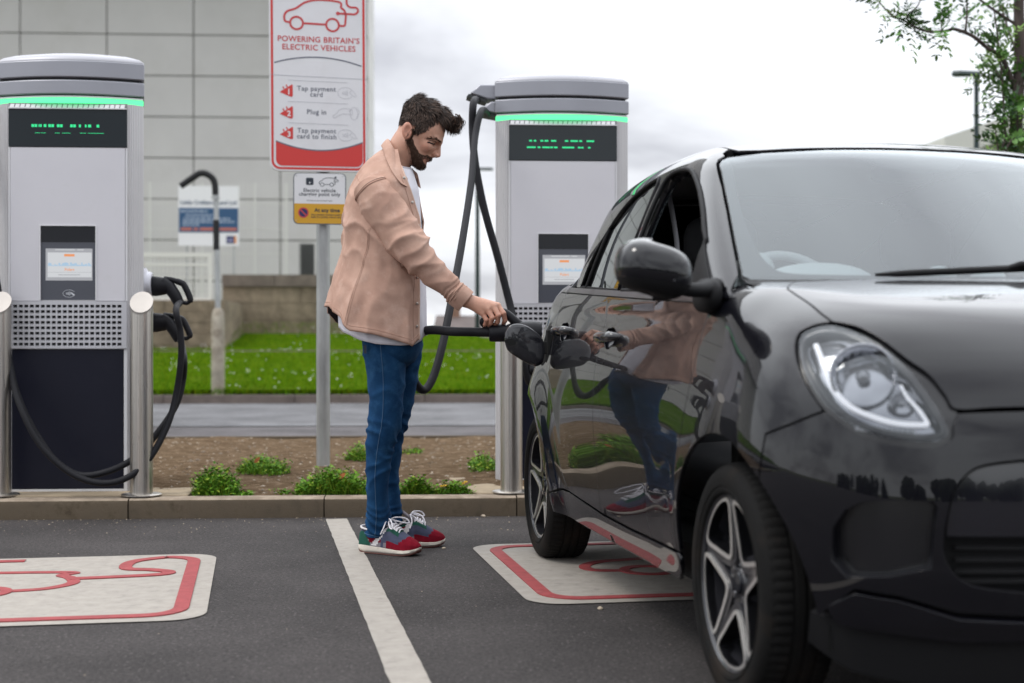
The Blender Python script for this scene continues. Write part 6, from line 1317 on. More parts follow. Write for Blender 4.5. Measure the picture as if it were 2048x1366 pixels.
M_jack = fabric('tan_twill', (.53, .345, .270), (.43, .265, .205), 160, dirt=(.60, .42, .345)); M_jin = mat('jacket_lining', (.05, .04, .045), .9); M_stitch = mat('jacket_stitch', (.62, .43, .34), .9); M_seam = mat('jacket_seam', (.33, .19, .14), .9)
M_tee = fabric('white_jersey', (.72, .71, .76), (.66, .65, .71), 260, .12); M_jean = fabric('denim', (.014, .062, .150), (.007, .036, .098), 330, .3, dirt=(.032, .105, .215)); M_jst = mat('jean_seam', (.06, .13, .23), .9); M_horn = mat('snap_button', (.55, .50, .45), .3, metal=.6)
def ridge(x): return 1 - np.abs(((x + .5) % 1) * 2 - 1)
JR = np.array([(297, 765, 806, .085), (306, 752, 814, .125), (318, 736, 822, .165), (335, 720, 831, .198), (365, 703, 840, .215), (400, 690, 846, .222), (440, 685, 853, .224), (490, 683, 853, .216), (530, 675, 852, .212), (570, 664, 853, .218), (605, 656, 854, .224), (635, 650, 854, .226), (700, 642, 856, .228)], float)
JT = JR[:, 0]
def ring_at(py): return [np.interp(py, JT, JR[:, k]) for k in (1, 2, 3)]
def hem_py(x): return np.interp(x, [640, 654, 668, 683, 692, 706, 730, 753, 794, 815, 827, 860], [606, 612, 622, 636, 650, 662, 665, 669, 680, 687, 693, 660])
def jsurf(ang, v, off=0., top=297.):
    """ang: 0 = front, -90 = the near side; v: 0 collar .. 1 hem"""
    xb, xf, w = ring_at(560); a = R_(ang); 
    sg = lambda t, p: math.copysign(abs(t) ** p, t)
    cx = sg(math.cos(a), .80); x_h = 756 + cx * 100; pyh = float(hem_py(x_h)) if math.sin(a) < .25 else float(np.interp(x_h, [640, 690, 857], [612, 652, 655]))
    py = top + (pyh - top) * v; xb, xf, w = ring_at(py); mid = (xb + xf) / 2; x = mid + cx * (xf - xb) / 2; d = sg(math.sin(a), .88) * w
    # the shoulder slope: the sides start lower than the neck
    py2 = py + 36 * (1 - v) ** 2 * abs(math.sin(a)) ** 1.5 * np.clip((w - .08) / .14, 0, 1)
    p = wp(x, py2, d)
    if off: c = wp(mid, py2, 0); n = p - c; n[2] = 0; p = p + unit(n) * off
    return p
A0, A1 = 24., 325.; NA, NV = 150, 96
angs = np.linspace(A0, A1, NA); vs = np.linspace(0, 1, NV)
def rowang(v): k = np.clip(1 - v / .34, 0, 1) ** 1.2; return np.linspace(A0 + 12 * k, A1 - 30 * k, NA)
G = np.array([[jsurf(a, v) for a in rowang(v)] for v in vs])
def folds(P, a, v):
    x, d, z = P @ CR, P @ CF, P[..., 2]; sh = P.shape[:-1]; flat = P.reshape(-1, 3)
    n1 = vnoise(flat, (7, 7, 3.2), 3.1).reshape(sh); n2 = vnoise(flat, (16, 16, 8), 8.7).reshape(sh); n3 = vnoise(flat, (34, 34, 20), 1.3).reshape(sh)
    drape = ridge(a / 31. + .55 * n1 + .25 * v) ** 2 * np.clip((v - .42) / .5, 0, 1)            # vertical drapes to the hem
    diag = ridge((z * 7.5 + x * 8.0) + .9 * n1) ** 3 * np.clip(1 - np.abs(v - .45) / .4, 0, 1)       # pulls towards the reaching arm
    return .0135 * (drape - .4) * np.clip((v - .42) / .5, 0, 1) + .0125 * (diag - .25) + .011 * n1 * np.clip(v * 3, 0, 1) + .0085 * n2 + .0030 * n3
AA, VV = np.meshgrid(angs, vs); dsp = folds(G, AA, VV); cen = np.array([[wp(np.mean(ring_at(297 + 350 * v)[:2]), 480, 0) for a in angs] for v in vs]); nrm = G - cen; nrm[..., 2] = 0; nrm /= np.linalg.norm(nrm, axis=-1, keepdims=True)
edge = np.minimum(1, np.minimum(AA - A0, A1 - AA) / 14.); G2 = G + nrm * (dsp * (.35 + .65 * edge))[..., None]
G2 += nrm * (.0035 * np.exp(-((VV - .985) / .012) ** 2))[..., None]                                           # hem roll
mb = MB(); idx = lambda i, j: i * NA + j
mb.add(G2.reshape(-1, 3), [(idx(i, j), idx(i + 1, j), idx(i + 1, j + 1), idx(i, j + 1)) for i in range(NV - 1) for j in range(NA - 1)])
jacket = pbuild(mb, 'jacket', [M_jack, M_jin], angle=None); sol = jacket.modifiers.new('cloth', 'SOLIDIFY'); sol.thickness = .0035; sol.offset = -1; sol.material_offset = 1; sol.material_offset_rim = 0
bpy.context.view_layer.update()
from mathutils.bvhtree import BVHTree
def gsurf(ang, v, off=.0012):
    i = np.clip(v * (NV - 1), 0, NV - 1.001); j = np.clip((ang - A0) / (A1 - A0) * (NA - 1), 0, NA - 1.001); i0, j0 = int(i), int(j); fi, fj = i - i0, j - j0
    p = (G2[i0, j0] * (1 - fi) + G2[i0 + 1, j0] * fi) * (1 - fj) + (G2[i0, j0 + 1] * (1 - fi) + G2[i0 + 1, j0 + 1] * fi) * fj; n = nrm[i0, j0]; return p + n * off
def strip_on(pts, w, off, name, m, parent=jacket, thick=.0025):
    mb = MB(); mb.tube(np.array([gsurf(a, v, off) for a, v in pts]), w, 6, flat=.4); return pbuild(mb, name, m, parent=parent)
strip_on([(A0 + .3, v) for v in np.linspace(.03, 1, 60)], .0035, .001, 'placket_edge', M_stitch); strip_on([(A1 - .3, v) for v in np.linspace(.05, 1, 60)], .0035, .001, 'placket_edge', M_stitch)
strip_on([(A1 - 11, v) for v in np.linspace(.08, 1, 60)], .0011, .0008, 'placket_stitch', M_seam)
strip_on([(a, .972) for a in np.linspace(A0, A1, 120)], .0012, .0008, 'hem_stitch', M_seam)
strip_on([(252 - 14 * t, .40 + .60 * t) for t in np.linspace(0, 1, 40)], .0014, .001, 'side_seam', M_stitch); strip_on([(254.5 - 14 * t, .40 + .60 * t) for t in np.linspace(0, 1, 40)], .0010, .0008, 'side_seam', M_seam)
strip_on([(a, .17 + .0 * a) for a in np.linspace(130, 235, 40)], .0012, .001, 'yoke_seam', M_seam)
for v in (.10, .24, .38, .52, .66, .80, .92):
    p = gsurf(A1 - 5, v, .003); n = nrm[int(v * (NV - 1)), -4]; mb = MB(); mb.tube([p - n * .002, p + n * .001, p + n * .002], [.0058, .0058, .003], 14); pbuild(mb, 'snap', M_horn, parent=jacket)
# chest pockets with buttoned flaps
def pocket(a0, a1, v0, v1, name='pocket_flap', off=.006):
    na, nv = 12, 8; V = []
    for v in np.linspace(v0, v1, nv):
        for a in np.linspace(a0, a1, na): t = (a - a0) / (a1 - a0); dv = .012 * (1 - abs(2 * t - 1)) * (v - v0) / (v1 - v0) if name == 'pocket_flap' else 0; V.append(gsurf(a, v + dv, off))
    mb = MB(); mb.add(V, [(i * na + j, i * na + j + 1, (i + 1) * na + j + 1, (i + 1) * na + j) for i in range(nv - 1) for j in range(na - 1)]); o = pbuild(mb, name, M_jack, parent=jacket, angle=None); s_ = o.modifiers.new('cloth', 'SOLIDIFY'); s_.thickness = .004; s_.offset = -1
for a0, a1 in ((291, 316), (33, 58)): pocket(a0, a1, .36, .60, 'pocket', .0035); pocket(a0 - 1, a1 + 1, .335, .405)
# collar: stand-and-fall, open at the throat
fold = smooth_path([wp(*p) for p in ((815, 352, -.060), (806, 336, -.078), (796, 312, -.084), (787, 293, -.074), (780, 281, -.04), (777, 277, 0), (781, 281, .042), (790, 293, .074), (802, 312, .080), (818, 330, .066), (834, 345, .045))], 6)
outer = smooth_path([wp(*p) for p in ((815, 374, -.082), (801, 366, -.128), (785, 345, -.140), (773, 321, -.128), (765, 300, -.07), (762, 292, 0), (767, 300, .07), (778, 322, .122), (796, 345, .128), (824, 364, .10), (842, 378, .06))], 6)
_bt = BVHTree.FromPolygons([tuple(v) for v in G2.reshape(-1, 3)], [(i * NA + j, (i + 1) * NA + j, (i + 1) * NA + j + 1, i * NA + j + 1) for i in range(NV - 1) for j in range(NA - 1)])
def on_jacket(px, py, off=.009, fb=-.12):
    d = ray(px, py); h = _bt.ray_cast(Vector(CC), Vector(unit(d)))[0]
    return (np.array(h) - unit(d) * off + CU * .002) if h is not None else wp(px, py, fb)
outer = smooth_path([on_jacket(815, 375), on_jacket(801, 367), on_jacket(785, 346), on_jacket(773, 322), on_jacket(767, 304, .009, -.08)] + [wp(*p) for p in ((762, 292, 0), (767, 300, .07), (778, 322, .122), (796, 345, .128), (824, 364, .10), (842, 378, .06))], 6)
stand = smooth_path([wp(*p) for p in ((817, 366, -.058), (806, 350, -.082), (793, 328, -.092), (782, 308, -.086), (774, 298, -.05), (771, 294, 0), (775, 298, .05), (785, 308, .084), (800, 328, .086), (818, 346, .068), (834, 360, .048))], 6)
mb = MB(); rows = [stand, stand * .4 + fold * .6, fold, fold * .8 + outer * .2 + CU * .003, fold * .5 + outer * .5 + CU * .004, fold * .2 + outer * .8 + CU * .002, outer]; mb.loft([list(r) for r in rows], closed=False); o = pbuild(mb, 'collar', [M_jack, M_jack], parent=jacket, angle=70); s_ = o.modifiers.new('cloth', 'SOLIDIFY'); s_.thickness = .004; s_.offset = 0
s2 = o.modifiers.new('sub', 'SUBSURF'); s2.levels = 1; s2.render_levels = 1
# sleeves
def tube_cloth(path, rads, n, flat, fold_f, name, mats, parent, m=130):
    P = smooth_path(path, 14); k = len(P); r = np.interp(np.linspace(0, len(rads) - 1, k), np.arange(len(rads)), rads); T = np.gradient(P, axis=0); T /= np.linalg.norm(T, axis=1)[:, None]; rows = []
    for i in range(k):
        b = unit(CF - T[i] * (CF @ T[i])); u = np.cross(b, T[i]); rows.append([P[i] + (u * math.cos(t) + b * math.sin(t) * flat) * r[i] for t in np.linspace(0, 2 * math.pi, n, endpoint=False)])
    A_ = np.array(rows); N_ = A_ - P[:, None]; N_ /= np.linalg.norm(N_, axis=-1, keepdims=True); tt = np.linspace(0, 1, k)[:, None] * np.ones((1, n)); th = np.linspace(0, 2 * math.pi, n, endpoint=False)[None] * np.ones((k, 1)); A_ = A_ + N_ * fold_f(A_, tt, th)[..., None]
    mb = MB(); mb.loft([list(x) for x in A_], cap=False); return pbuild(mb, name, mats, parent=parent, angle=None), A_, N_, P, r
def sleeve_f(A_, t, th):
    sh = A_.shape[:-1]; fl = A_.reshape(-1, 3); n1 = vnoise(fl, (10, 10, 10), 5.5).reshape(sh); n2 = vnoise(fl, (22, 22, 22), 2.2).reshape(sh)
    spiral = ridge(t * 6.5 + th / 6.283 * 1.0 + n1 * .55) ** 3; elbow = np.exp(-((t - .56) / .15) ** 2); cuffw = np.clip((t - .80) / .1, 0, 1); big = ridge(t * 3.1 - th / 6.283 + .7 * n1) ** 2
    return (.0065 * spiral * (.5 + elbow) + .010 * ridge(t * 13 + n1 * .6 + np.sin(th) * .35) ** 2 * elbow * (.5 + .5 * np.cos(th - 3.6)) + .006 * cuffw * ridge(t * 24 + n1) ** 2 + .0065 * n1 + .003 * n2 + .007 * big * (1 - cuffw)) - .006
SL = [(736, 368, -.155), (747, 384, -.168), (764, 412, -.178), (785, 441, -.188), (806, 475, -.20), (830, 508, -.212), (855, 532, -.212), (885, 561, -.205), (905, 580, -.198), (919, 591, -.196)]
slv, SA, SN, SP_, Sr = tube_cloth([wp(*p) for p in SL], [.070, .083, .088, .0885, .0865, .0735, .0625, .0555, .050, .0475], 72, .86, sleeve_f, 'sleeve', [M_jack, M_jin], jacket)
sol = slv.modifiers.new('cloth', 'SOLIDIFY'); sol.thickness = .003; sol.offset = -1; sol.material_offset = 1; sol.material_offset_rim = 0
cf, CAc, _, _, _ = tube_cloth([wp(*p) for p in ((908, 582, -.198), (916, 589, -.197), (926, 597, -.196), (933, 602.5, -.195))], [.0475, .0505, .0500, .0485], 48, .86, lambda A_, t, th: .0025 * np.sin(th * 3 + 1) + .0035 * np.exp(-((t - .12) / .06) ** 2) - .001 * np.exp(-((t - .2) / .03) ** 2), 'cuff', [M_jack, M_jin], jacket)
sol = cf.modifiers.new('cloth', 'SOLIDIFY'); sol.thickness = .004; sol.offset = -1; sol.material_offset = 1; sol.material_offset_rim = 0
for q_ in (.86, .965):
    kk = int(q_ * (len(CAc) - 1)) if q_ > .9 else 8; mb = MB(); mb.tube(CAc[kk] + 0, .0009, 5, closed=True); pbuild(mb, 'cuff_stitch', M_seam, parent=cf)
# armhole seam
kk = 12; mb = MB(); mb.tube(SA[kk] + SN[kk] * .001, .0022, 6, closed=True); pbuild(mb, 'armhole_seam', M_seam, parent=jacket); mb = MB(); mb.tube(SA[kk - 2] + SN[kk - 2] * .0015, .0016, 6, closed=True); pbuild(mb, 'armhole_seam', M_stitch, parent=jacket)
sl2, *_ = tube_cloth([wp(*p) for p in ((752, 372, .15), (764, 395, .175), (772, 450, .195), (776, 530, .20), (786, 590, .185), (798, 640, .165))], [.07, .08, .078, .066, .055, .045], 40, .85, sleeve_f, 'sleeve', [M_jack, M_jin], jacket)
# tee
TR = JR.copy()
def tsurf(a, v):
    a = R_(a); sg = lambda t, p: math.copysign(abs(t) ** p, t); cx = sg(math.cos(a), .8); xh = 768 + cx * 84; hp_y = float(np.interp(xh, [684, 690, 720, 753, 800, 831, 842, 850], [655, 664, 680, 688, 691, 689, 681, 671])); top = 330 + 9 * math.cos(a); py = top + (hp_y - top) * v
    xb, xf, w = ring_at(min(py, 600)); xb = np.interp(py, [330, 600, 690], [xb + 8, xb + 20, 685]); xf = np.interp(py, [330, 380, 480, 560, 690], [821, 836, 844, 849, 851]); w = max(.07, np.interp(py, [330, 346, 380, 620, 690], [.072, .12, .175, .196, .192])); return wp((xb + xf) / 2 + cx * (xf - xb) / 2, py, sg(math.sin(a), .9) * w)
an = np.linspace(0, 360, 96, endpoint=False); vv = np.linspace(0, 1, 60); T_ = np.array([[tsurf(a, v) for a in an] for v in vv]); ct_ = T_.mean(1, keepdims=True); nt_ = T_ - ct_; nt_[..., 2] = 0; nt_ /= np.linalg.norm(nt_, axis=-1, keepdims=True) + 1e-9; n1 = vnoise(T_.reshape(-1, 3), (12, 12, 4), 9).reshape(60, 96)
T_ = T_ + nt_ * (.006 * ridge(np.linspace(0, 9, 96)[None] + n1) ** 2 * vv[:, None] + .006 * n1 * np.clip(vv * 3, 0, 1)[:, None])[..., None]
mb = MB(); mb.loft([list(r) for r in T_], cap=False); tee = pbuild(mb, 't_shirt', M_tee, angle=None); s_ = tee.modifiers.new('cloth', 'SOLIDIFY'); s_.thickness = .003
mb = MB(); mb.tube(T_[0] + CU * .002, .006, 8, closed=True, flat=.6); pbuild(mb, 'neckband', M_tee, parent=tee)
# jeans
def jean_f(sgn_):
    def g(A_, t, th):
        sh = A_.shape[:-1]; fl = A_.reshape(-1, 3); n1 = vnoise(fl, (9, 9, 9), 4 + sgn_).reshape(sh); n2 = vnoise(fl, (26, 26, 26), 1 + sgn_).reshape(sh); knee = np.exp(-((t - .50) / .10) ** 2); ank = np.clip((t - .80) / .14, 0, 1); thigh = np.exp(-((t - .22) / .18) ** 2); calf = np.exp(-((t - .68) / .10) ** 2)
        return .0105 * ridge(t * 15 + np.sin(th + 2.6) * .75 + n1 * .8) ** 2 * knee + .0110 * ridge(t * 21 + n1 * 1.1 + np.sin(th) * .4) ** 2 * ank + .006 * ridge(t * 7 + th / 6.283 + n1) ** 3 * thigh + .0065 * ridge(t * 9.5 - th / 6.283 + n1 * .8) ** 3 * calf + .005 * n1 + .0022 * n2 - .005
    return g
NL = [(771, 655, -0.085), (770, 690, -0.079), (773, 741, -0.069), (773, 800, -0.059), (769, 850, -0.05), (760, 895, -0.042), (755, 940, -0.034), (755, 990, -0.02), (757, 1030, 0.0), (754, 1071, 0.012)]; nr = [.102, .100, .086, .0745, .071, .060, .0535, .0495, .0525, .044]
FL = [(800, 655, 0.1), (801, 690, 0.107), (800, 735, 0.115), (795, 793, 0.127), (787, 836, 0.135), (780, 875, 0.142), (776, 945, 0.156), (779, 990, 0.165), (782, 1022, 0.171), (782, 1050, 0.176)]; fr2 = [.102, .100, .088, .0765, .069, .058, .052, .0495, .052, .044]
jeans, JA, JN, JP, Jr = tube_cloth([wp(*p) for p in NL], nr, 64, .98, jean_f(0), 'jeans', M_jean, person)
jl2, JA2, JN2, _, _ = tube_cloth([wp(*p) for p in FL], fr2, 64, .98, jean_f(3), 'trouser_leg', M_jean, jeans)
for o in (jeans, jl2): s_ = o.modifiers.new('cloth', 'SOLIDIFY'); s_.thickness = .004; s_.offset = -1
mb = MB(); mb.loft([[wp(px + rx * math.cos(t), py, .0 + rd * math.sin(t)) for t in np.linspace(0, 2 * math.pi, 48, endpoint=False)] for px, py, rx, rd in ((782, 600, 58, .165), (783, 640, 62, .180), (784, 668, 62, .186), (785, 700, 58, .175), (786, 722, 44, .14), (786, 738, 22, .08))]); pbuild(mb, 'seat', M_jean, parent=jeans)
mb = MB(); kx = 49; mb.tube(JA[4:, kx] + JN[4:, kx] * .0012, .0013, 5); pbuild(mb, 'outseam', M_jst, parent=jeans); mb = MB(); mb.tube(JA[-3] + JN[-3] * .001, .0014, 5, closed=True); pbuild(mb, 'hem_seam', M_jst, parent=jeans)
mb = MB(); mb.add([wp(727, 690, -.15), wp(733, 690, -.165), wp(733, 707, -.16), wp(728, 707, -.15)], [(0, 1, 2, 3)]); pbuild(mb, 'pocket_tab', mat('tab_dark', (.01, .015, .03), .8), parent=jeans)
# ---- trainers
M_mar = mat('suede_maroon', (.20, .008, .020), .95, spec=.1, var=.25, vscale=40, bump=.2, bscale=300, bdist=.001); M_nav = mat('mesh_navy', (.050, .058, .105), .85, var=.2, vscale=60, bump=.3, bscale=500, bdist=.001); M_gre = mat('suede_green', (.022, .085, .062), .95, spec=.1, var=.2, vscale=40); M_gry = mat('suede_grey', (.19, .17, .19), .9, var=.15, vscale=50); M_shw = mat('leather_white', (.70, .66, .66), .5); M_mid = mat('midsole_cream', (.66, .60, .52), .6, var=.08, vscale=20, dirt=(.50, .43, .36), dscale=25, dlo=.55, dhi=.8); M_gum = mat('gum_rubber', (.13, .045, .035), .7); M_lace = mat('lace_white', (.76, .74, .78), .8)
def shoe(px_h, px_t, L_=.288):
    h, t = gz(*px_h), gz(*px_t); ax = unit(t - h); ay = np.array([-ax[1], ax[0], 0]); o = h; S_ = lambda x, y, z: o + ax * x + ay * y + np.array([0, 0, z])
    xs = np.array([0, .012, .04, .08, .12, .16, .20, .235, .262, .28, .288]); wid = np.array([.018, .029, .035, .0355, .038, .0445, .0495, .0475, .0385, .024, .010]); mid = np.array([.034, .036, .036, .033, .031, .0285, .026, .0255, .0285, .033, .037]); top = np.array([.088, .100, .099, .094, .112, .124, .098, .077, .064, .052, .042]); bot = np.array([.010, .005, 0, 0, 0, 0, 0, .001, .006, .014, .022])
    I = lambda A_, x: np.interp(x, xs, A_); N_ = 64; rows = []; gum = []; X = L_ * (1 - np.cos(np.linspace(0, math.pi, N_))) / 2
    def ringz(x, z0, z1, k0, k1, n=20): w = I(wid, x); return [S_(x, w * k0 * s, z0) for s in (1,)]
    mbm = MB(); rr_ = []
    for x in X: w = I(wid, x); b, m = I(bot, x), I(mid, x); rr_.append([S_(x, -w * .86, b + .005), S_(x, -w * 1.04, b + .009), S_(x, -w * 1.10, (b + m) / 2), S_(x, -w * 1.05, m - .002), S_(x, -w * .9, m), S_(x, w * .9, m), S_(x, w * 1.05, m - .002), S_(x, w * 1.10, (b + m) / 2), S_(x, w * 1.04, b + .009), S_(x, w * .86, b + .005)])
    mbm.loft(rr_); mid_o = mbm
    mbg = MB(); mbg.loft([[S_(x, -I(wid, x) * .98, I(bot, x) + .006), S_(x, -I(wid, x) * 1.03, I(bot, x) + .003), S_(x, -I(wid, x) * .94, I(bot, x)), S_(x, I(wid, x) * .94, I(bot, x)), S_(x, I(wid, x) * 1.03, I(bot, x) + .003), S_(x, I(wid, x) * .98, I(bot, x) + .006)] for x in X])
    nu = 32; V = []; Fs = []; Mi = []
    def upt(x, s):      # s: -1 near base .. 0 crest .. 1 far base
        w, m, tp = I(wid, x), I(mid, x) - .003, I(top, x); c = abs(s); op = 1 if .018 < x < .112 else 0; prof_w = np.interp(c, [0, .25, .6, 1], [.0 if not op else .72, .52 if not op else .78, .90, 1.0]); prof_z = np.interp(c, [0, .12, .35, .7, 1], [1, .985, .83, .40, 0]); return S_(x, math.copysign(w * prof_w, s), m + (tp - m) * prof_z)
    ss = np.linspace(-1, 1, nu)
    for x in X: V += [upt(x, s) for s in ss]
    for i in range(N_ - 1):
        x = (X[i] + X[i + 1]) / 2
        for j in range(nu - 1):
            c = abs((ss[j] + ss[j + 1]) / 2); hh = np.interp(c, [0, .12, .35, .7, 1], [1, .985, .83, .40, 0]); w_ = 1
            if .02 < x < .110 and c < .13: continue
            m = 1   # navy
            if x < .018 + .052 * (1 - hh) ** .6 and hh < .86: m = 2
            elif x < .118 and hh > .40 and hh < .80: m = 0
            elif x < .118 and hh >= .80: m = 2 if x > .075 else 1
            elif x < .118 and hh <= .40: m = 0 if x > .06 and hh > .22 else 3
            if abs((x - .082) - .062 * (hh - .1)) < .013 and .08 < hh < .93: m = 4
            if .130 < x < .150 and hh < .22: m = 3
            if x > .146 and hh < .36 + .9 * max(0, x - .205) / .05: m = 0
            if x > .232: m = 0
            if .140 < x < .205 and c < .40 and hh > .70: m = 2 if c > .22 or x > .192 else 4
            Fs.append((i * nu + j, i * nu + j + 1, (i + 1) * nu + j + 1, (i + 1) * nu + j)); Mi.append(m)
    up = link_mesh('shoe', rel(np.array(V)), Fs, [M_mar, M_nav, M_gre, M_gry, M_shw], person, Mi, angle=None); s_ = up.modifiers.new('cloth', 'SOLIDIFY'); s_.thickness = .004; s_.offset = 1
    pbuild(mid_o, 'midsole', M_mid, parent=up, angle=50); pbuild(mbg, 'outsole', M_gum, parent=up, angle=50)
    mb = MB(); P = smooth_path([S_(.112, -.030, .115), S_(.07, -.030, .098), S_(.03, -.029, .103), S_(.012, -.018, .108), S_(.008, 0, .110), S_(.012, .018, .108), S_(.03, .029, .103), S_(.07, .030, .098), S_(.112, .030, .115)], 6); mb.tube(P, .0042, 8); pbuild(mb, 'collar_piping', M_shw, parent=up)
    mb = MB(); mb.loft([[S_(x, w * s_, z - .012 * s_ * s_) for s_ in np.linspace(-1, 1, 9)] for x, z, w in ((.155, .122, .022), (.135, .136, .025), (.118, .150, .028), (.108, .158, .026), (.102, .157, .022))], closed=False); tg = pbuild(mb, 'tongue', M_gry, parent=up); s_ = tg.modifiers.new('cloth', 'SOLIDIFY'); s_.thickness = .006
    mb = MB()
    for k in range(6):
        x = .142 + .0108 * k; z = I(top, x); mb.tube(smooth_path([S_(x, -.024, z - .016), S_(x + .003, -.012, z + .002), S_(x + .006, 0, z + .005), S_(x + .003, .012, z + .002), S_(x, .024, z - .016)], 4), .0034, 6, flat=.7)
    k0 = S_(.140, 0, .136); bow = lambda *P: mb.tube(smooth_path([k0 + ax * a + ay * b + CU * c for a, b, c in P], 6), .0030, 6)
    bow((0, 0, .004), (.012, -.02, .012), (.040, -.048, .002), (.050, -.058, -.022), (.030, -.046, -.020), (.008, -.02, -.002), (0, 0, .003)); bow((0, 0, .004), (.015, .02, .014), (.05, .045, .010), (.066, .05, -.008), (.045, .036, -.008), (.01, .012, .004), (0, 0, .003))
    bow((0, 0, .003), (-.004, -.02, .0), (-.002, -.042, -.022), (-.012, -.05, -.050)); bow((0, 0, .003), (.004, .02, .002), (.014, .04, -.018), (.02, .05, -.036)); mb.tube([k0 + ay * -.008, k0 + ay * .008], .006, 8)
    pbuild(mb, 'laces', M_lace, parent=up, angle=80)
shoe((722, 1103), (849, 1113)); shoe((757, 1096), (884, 1092))
# ------------------------------------------------------------------ weeds in the bed, the young tree, trees behind the camera
M_w1 = mat('weed_green', (.125, .27, .020), .7, spec=.15); M_w2 = mat('weed_dark', (.060, .155, .014), .75, spec=.15); M_w3 = mat('weed_yellow', (.23, .30, .03), .75, spec=.15); M_fl = mat('weed_flower', (.62, .40, .02), .7); M_dead = mat('dead_leaf', (.45, .14, .05), .8)
def leaf(V, Fs, Mi, p, d, n, L_, w, mi):
    b = len(V); s = unit(np.cross(d, n)); V += [p, p + d * L_ * .35 + s * w + n * w * .15, p + d * L_ * .75 + s * w * .7, p + d * L_, p + d * L_ * .75 - s * w * .7, p + d * L_ * .35 - s * w + n * w * .15]; Fs += [(b, b + 1, b + 2, b + 3), (b, b + 3, b + 4, b + 5)]; Mi += [mi, mi]
def weed(px, py, wpx, hpx, n, label, dy=.16, flowers=0, dead=0, kind='weed'):
    g = gz(px, py, .115); sc = g[1] / F; R0, H0 = wpx * sc / 2, hpx * sc; V = []; Fs = []; Mi = []
    for i in range(n):
        a = rng.uniform(0, 6.28); r = rng.uniform() ** .6; x, y = g[0] + R0 * r * math.cos(a), g[1] + dy * r * math.sin(a); 
        if y < KY + .15: y = KY + .15 + rng.uniform(0, .04)
        z = soil_z(x, y) - .004; h = H0 * (1 - .65 * r * r) * rng.uniform(.35, 1.0); tip = np.array((x + rng.normal() * .02, y + rng.normal() * .015, z + h)); base = np.array((x, y, z)); k = max(2, int(h / .012))
        for q in range(k):
            t = (q + .6) / k; p = base + (tip - base) * t; az = rng.uniform(0, 6.28); d = unit((math.cos(az), math.sin(az), rng.uniform(.05, .7))); leaf(V, Fs, Mi, p, d, unit(rng.normal(size=3) + np.array([0, 0, 2.])), rng.uniform(.014, .030), rng.uniform(.0035, .0075), rng.choice(3, p=[.55, .33, .12]))
        for q in range(2): az = rng.uniform(0, 6.28); d = unit((math.cos(az) * .35, math.sin(az) * .35, 1)); leaf(V, Fs, Mi, base, d, unit((math.sin(az), -math.cos(az), .2)), h * rng.uniform(.6, 1.1), .0022, rng.choice(3, p=[.5, .3, .2]))
    for i in range(flowers): p = np.array((g[0] + R0 * rng.uniform(-.8, .8), g[1] - dy * rng.uniform(0, .8), 0)); p[1] = max(p[1], KY + .15); p[2] = soil_z(p[0], p[1]) + H0 * rng.uniform(.4, .8); [leaf(V, Fs, Mi, p, unit((math.cos(t), math.sin(t) * .6, .5)), np.array([0, -.5, .8]), .012, .005, 3) for t in np.linspace(0, 6.28, 8)[:-1]]
    for i in range(dead): p = np.array((g[0] + R0 * rng.uniform(-.5, .5), max(g[1] - dy * .6, KY + .16), 0)); p[2] = soil_z(p[0], p[1]) + H0 * .55; leaf(V, Fs, Mi, p, unit((.6, -.2, .6)), np.array([0, -1, .3]), .05, .012, 4)
    o = link_mesh(kind, np.array(V) - np.array((g[0], g[1], .1)), Fs, [M_w1, M_w2, M_w3, M_fl, M_dead], None, Mi, smooth=False); o.location = (g[0], g[1], .1); return tag(o, label, 'weed', 'weeds in the planting bed')
weed(432, 980, 92, 66, 320, 'rounded bushy weed, nearest to the left-hand charger pad', .14)
weed(525, 946, 110, 40, 260, 'low trailing green weed behind and right of the rounded bushy weed', .22, dead=1)
weed(478, 982, 60, 14, 70, 'sparse flat weeds on the kerb edge right of the rounded bush', .10)
weed(664, 980, 150, 62, 520, 'wide green weed patch just left of the man’s legs, with an orange dead leaf', .16, dead=1)
weed(720, 922, 60, 44, 130, 'upright weed tuft behind the man’s near leg, close to the sign pole', .14)
weed(832, 984, 80, 48, 220, 'leafy weed patch on the kerb just right of the man’s legs', .12)
weed(905, 986, 84, 36, 190, 'green weed clump with yellow specks, against the left edge of the right-hand pad', .12, flowers=4)
weed(826, 904, 46, 16, 50, 'small isolated weed in the bare soil right of the man', .14)
weed(966, 938, 66, 38, 130, 'pale green weed clump beside the right-hand charger’s base', .3)
weed(562, 978, 30, 12, 24, 'tiny weed sprig between the two larger patches left of the man', .06)
weed(640, 1031, 4, 10, 3, 'tiny weed at the foot of the kerb', .02) if False else None
# ---- young tree behind the car
TZ = 9.6; T0 = atD(2036, 680, TZ); tr = empty('young_tree', (T0[0], T0[1], .09), label='young roadside tree with feathery green leaves, behind the car', cat='tree')
M_bark = mat('bark', (.095, .072, .066), .9, var=.4, vscale=20, bump=.6, bscale=60, bdist=.006, stretch=(1, 1, .3)); M_l1 = mat('leaf_green', (.10, .23, .045), .55, spec=.4); M_l2 = mat('leaf_dark', (.035, .10, .03), .55); M_l3 = mat('leaf_light', (.18, .31, .06), .55)
tb = lambda px, py, d=0.: atD(px, py, TZ + d) - np.array([T0[0], T0[1], .09])
branches = []
trunk = smooth_path([np.array([0, 0, -.05]), np.array([-.01, 0, .5]), tb(2033, 470), tb(2030, 300), tb(2036, 200), tb(2040, 100), tb(2038, 0), tb(2046, -160), tb(2040, -330), tb(2052, -520)], 6)
kt = len(trunk); tbm = MB(); tbm.tube(trunk, np.interp(np.arange(kt), [0, 3, 18, 36, kt - 1], [.065, .05, .043, .034, .006]), 14)
tw = MB()
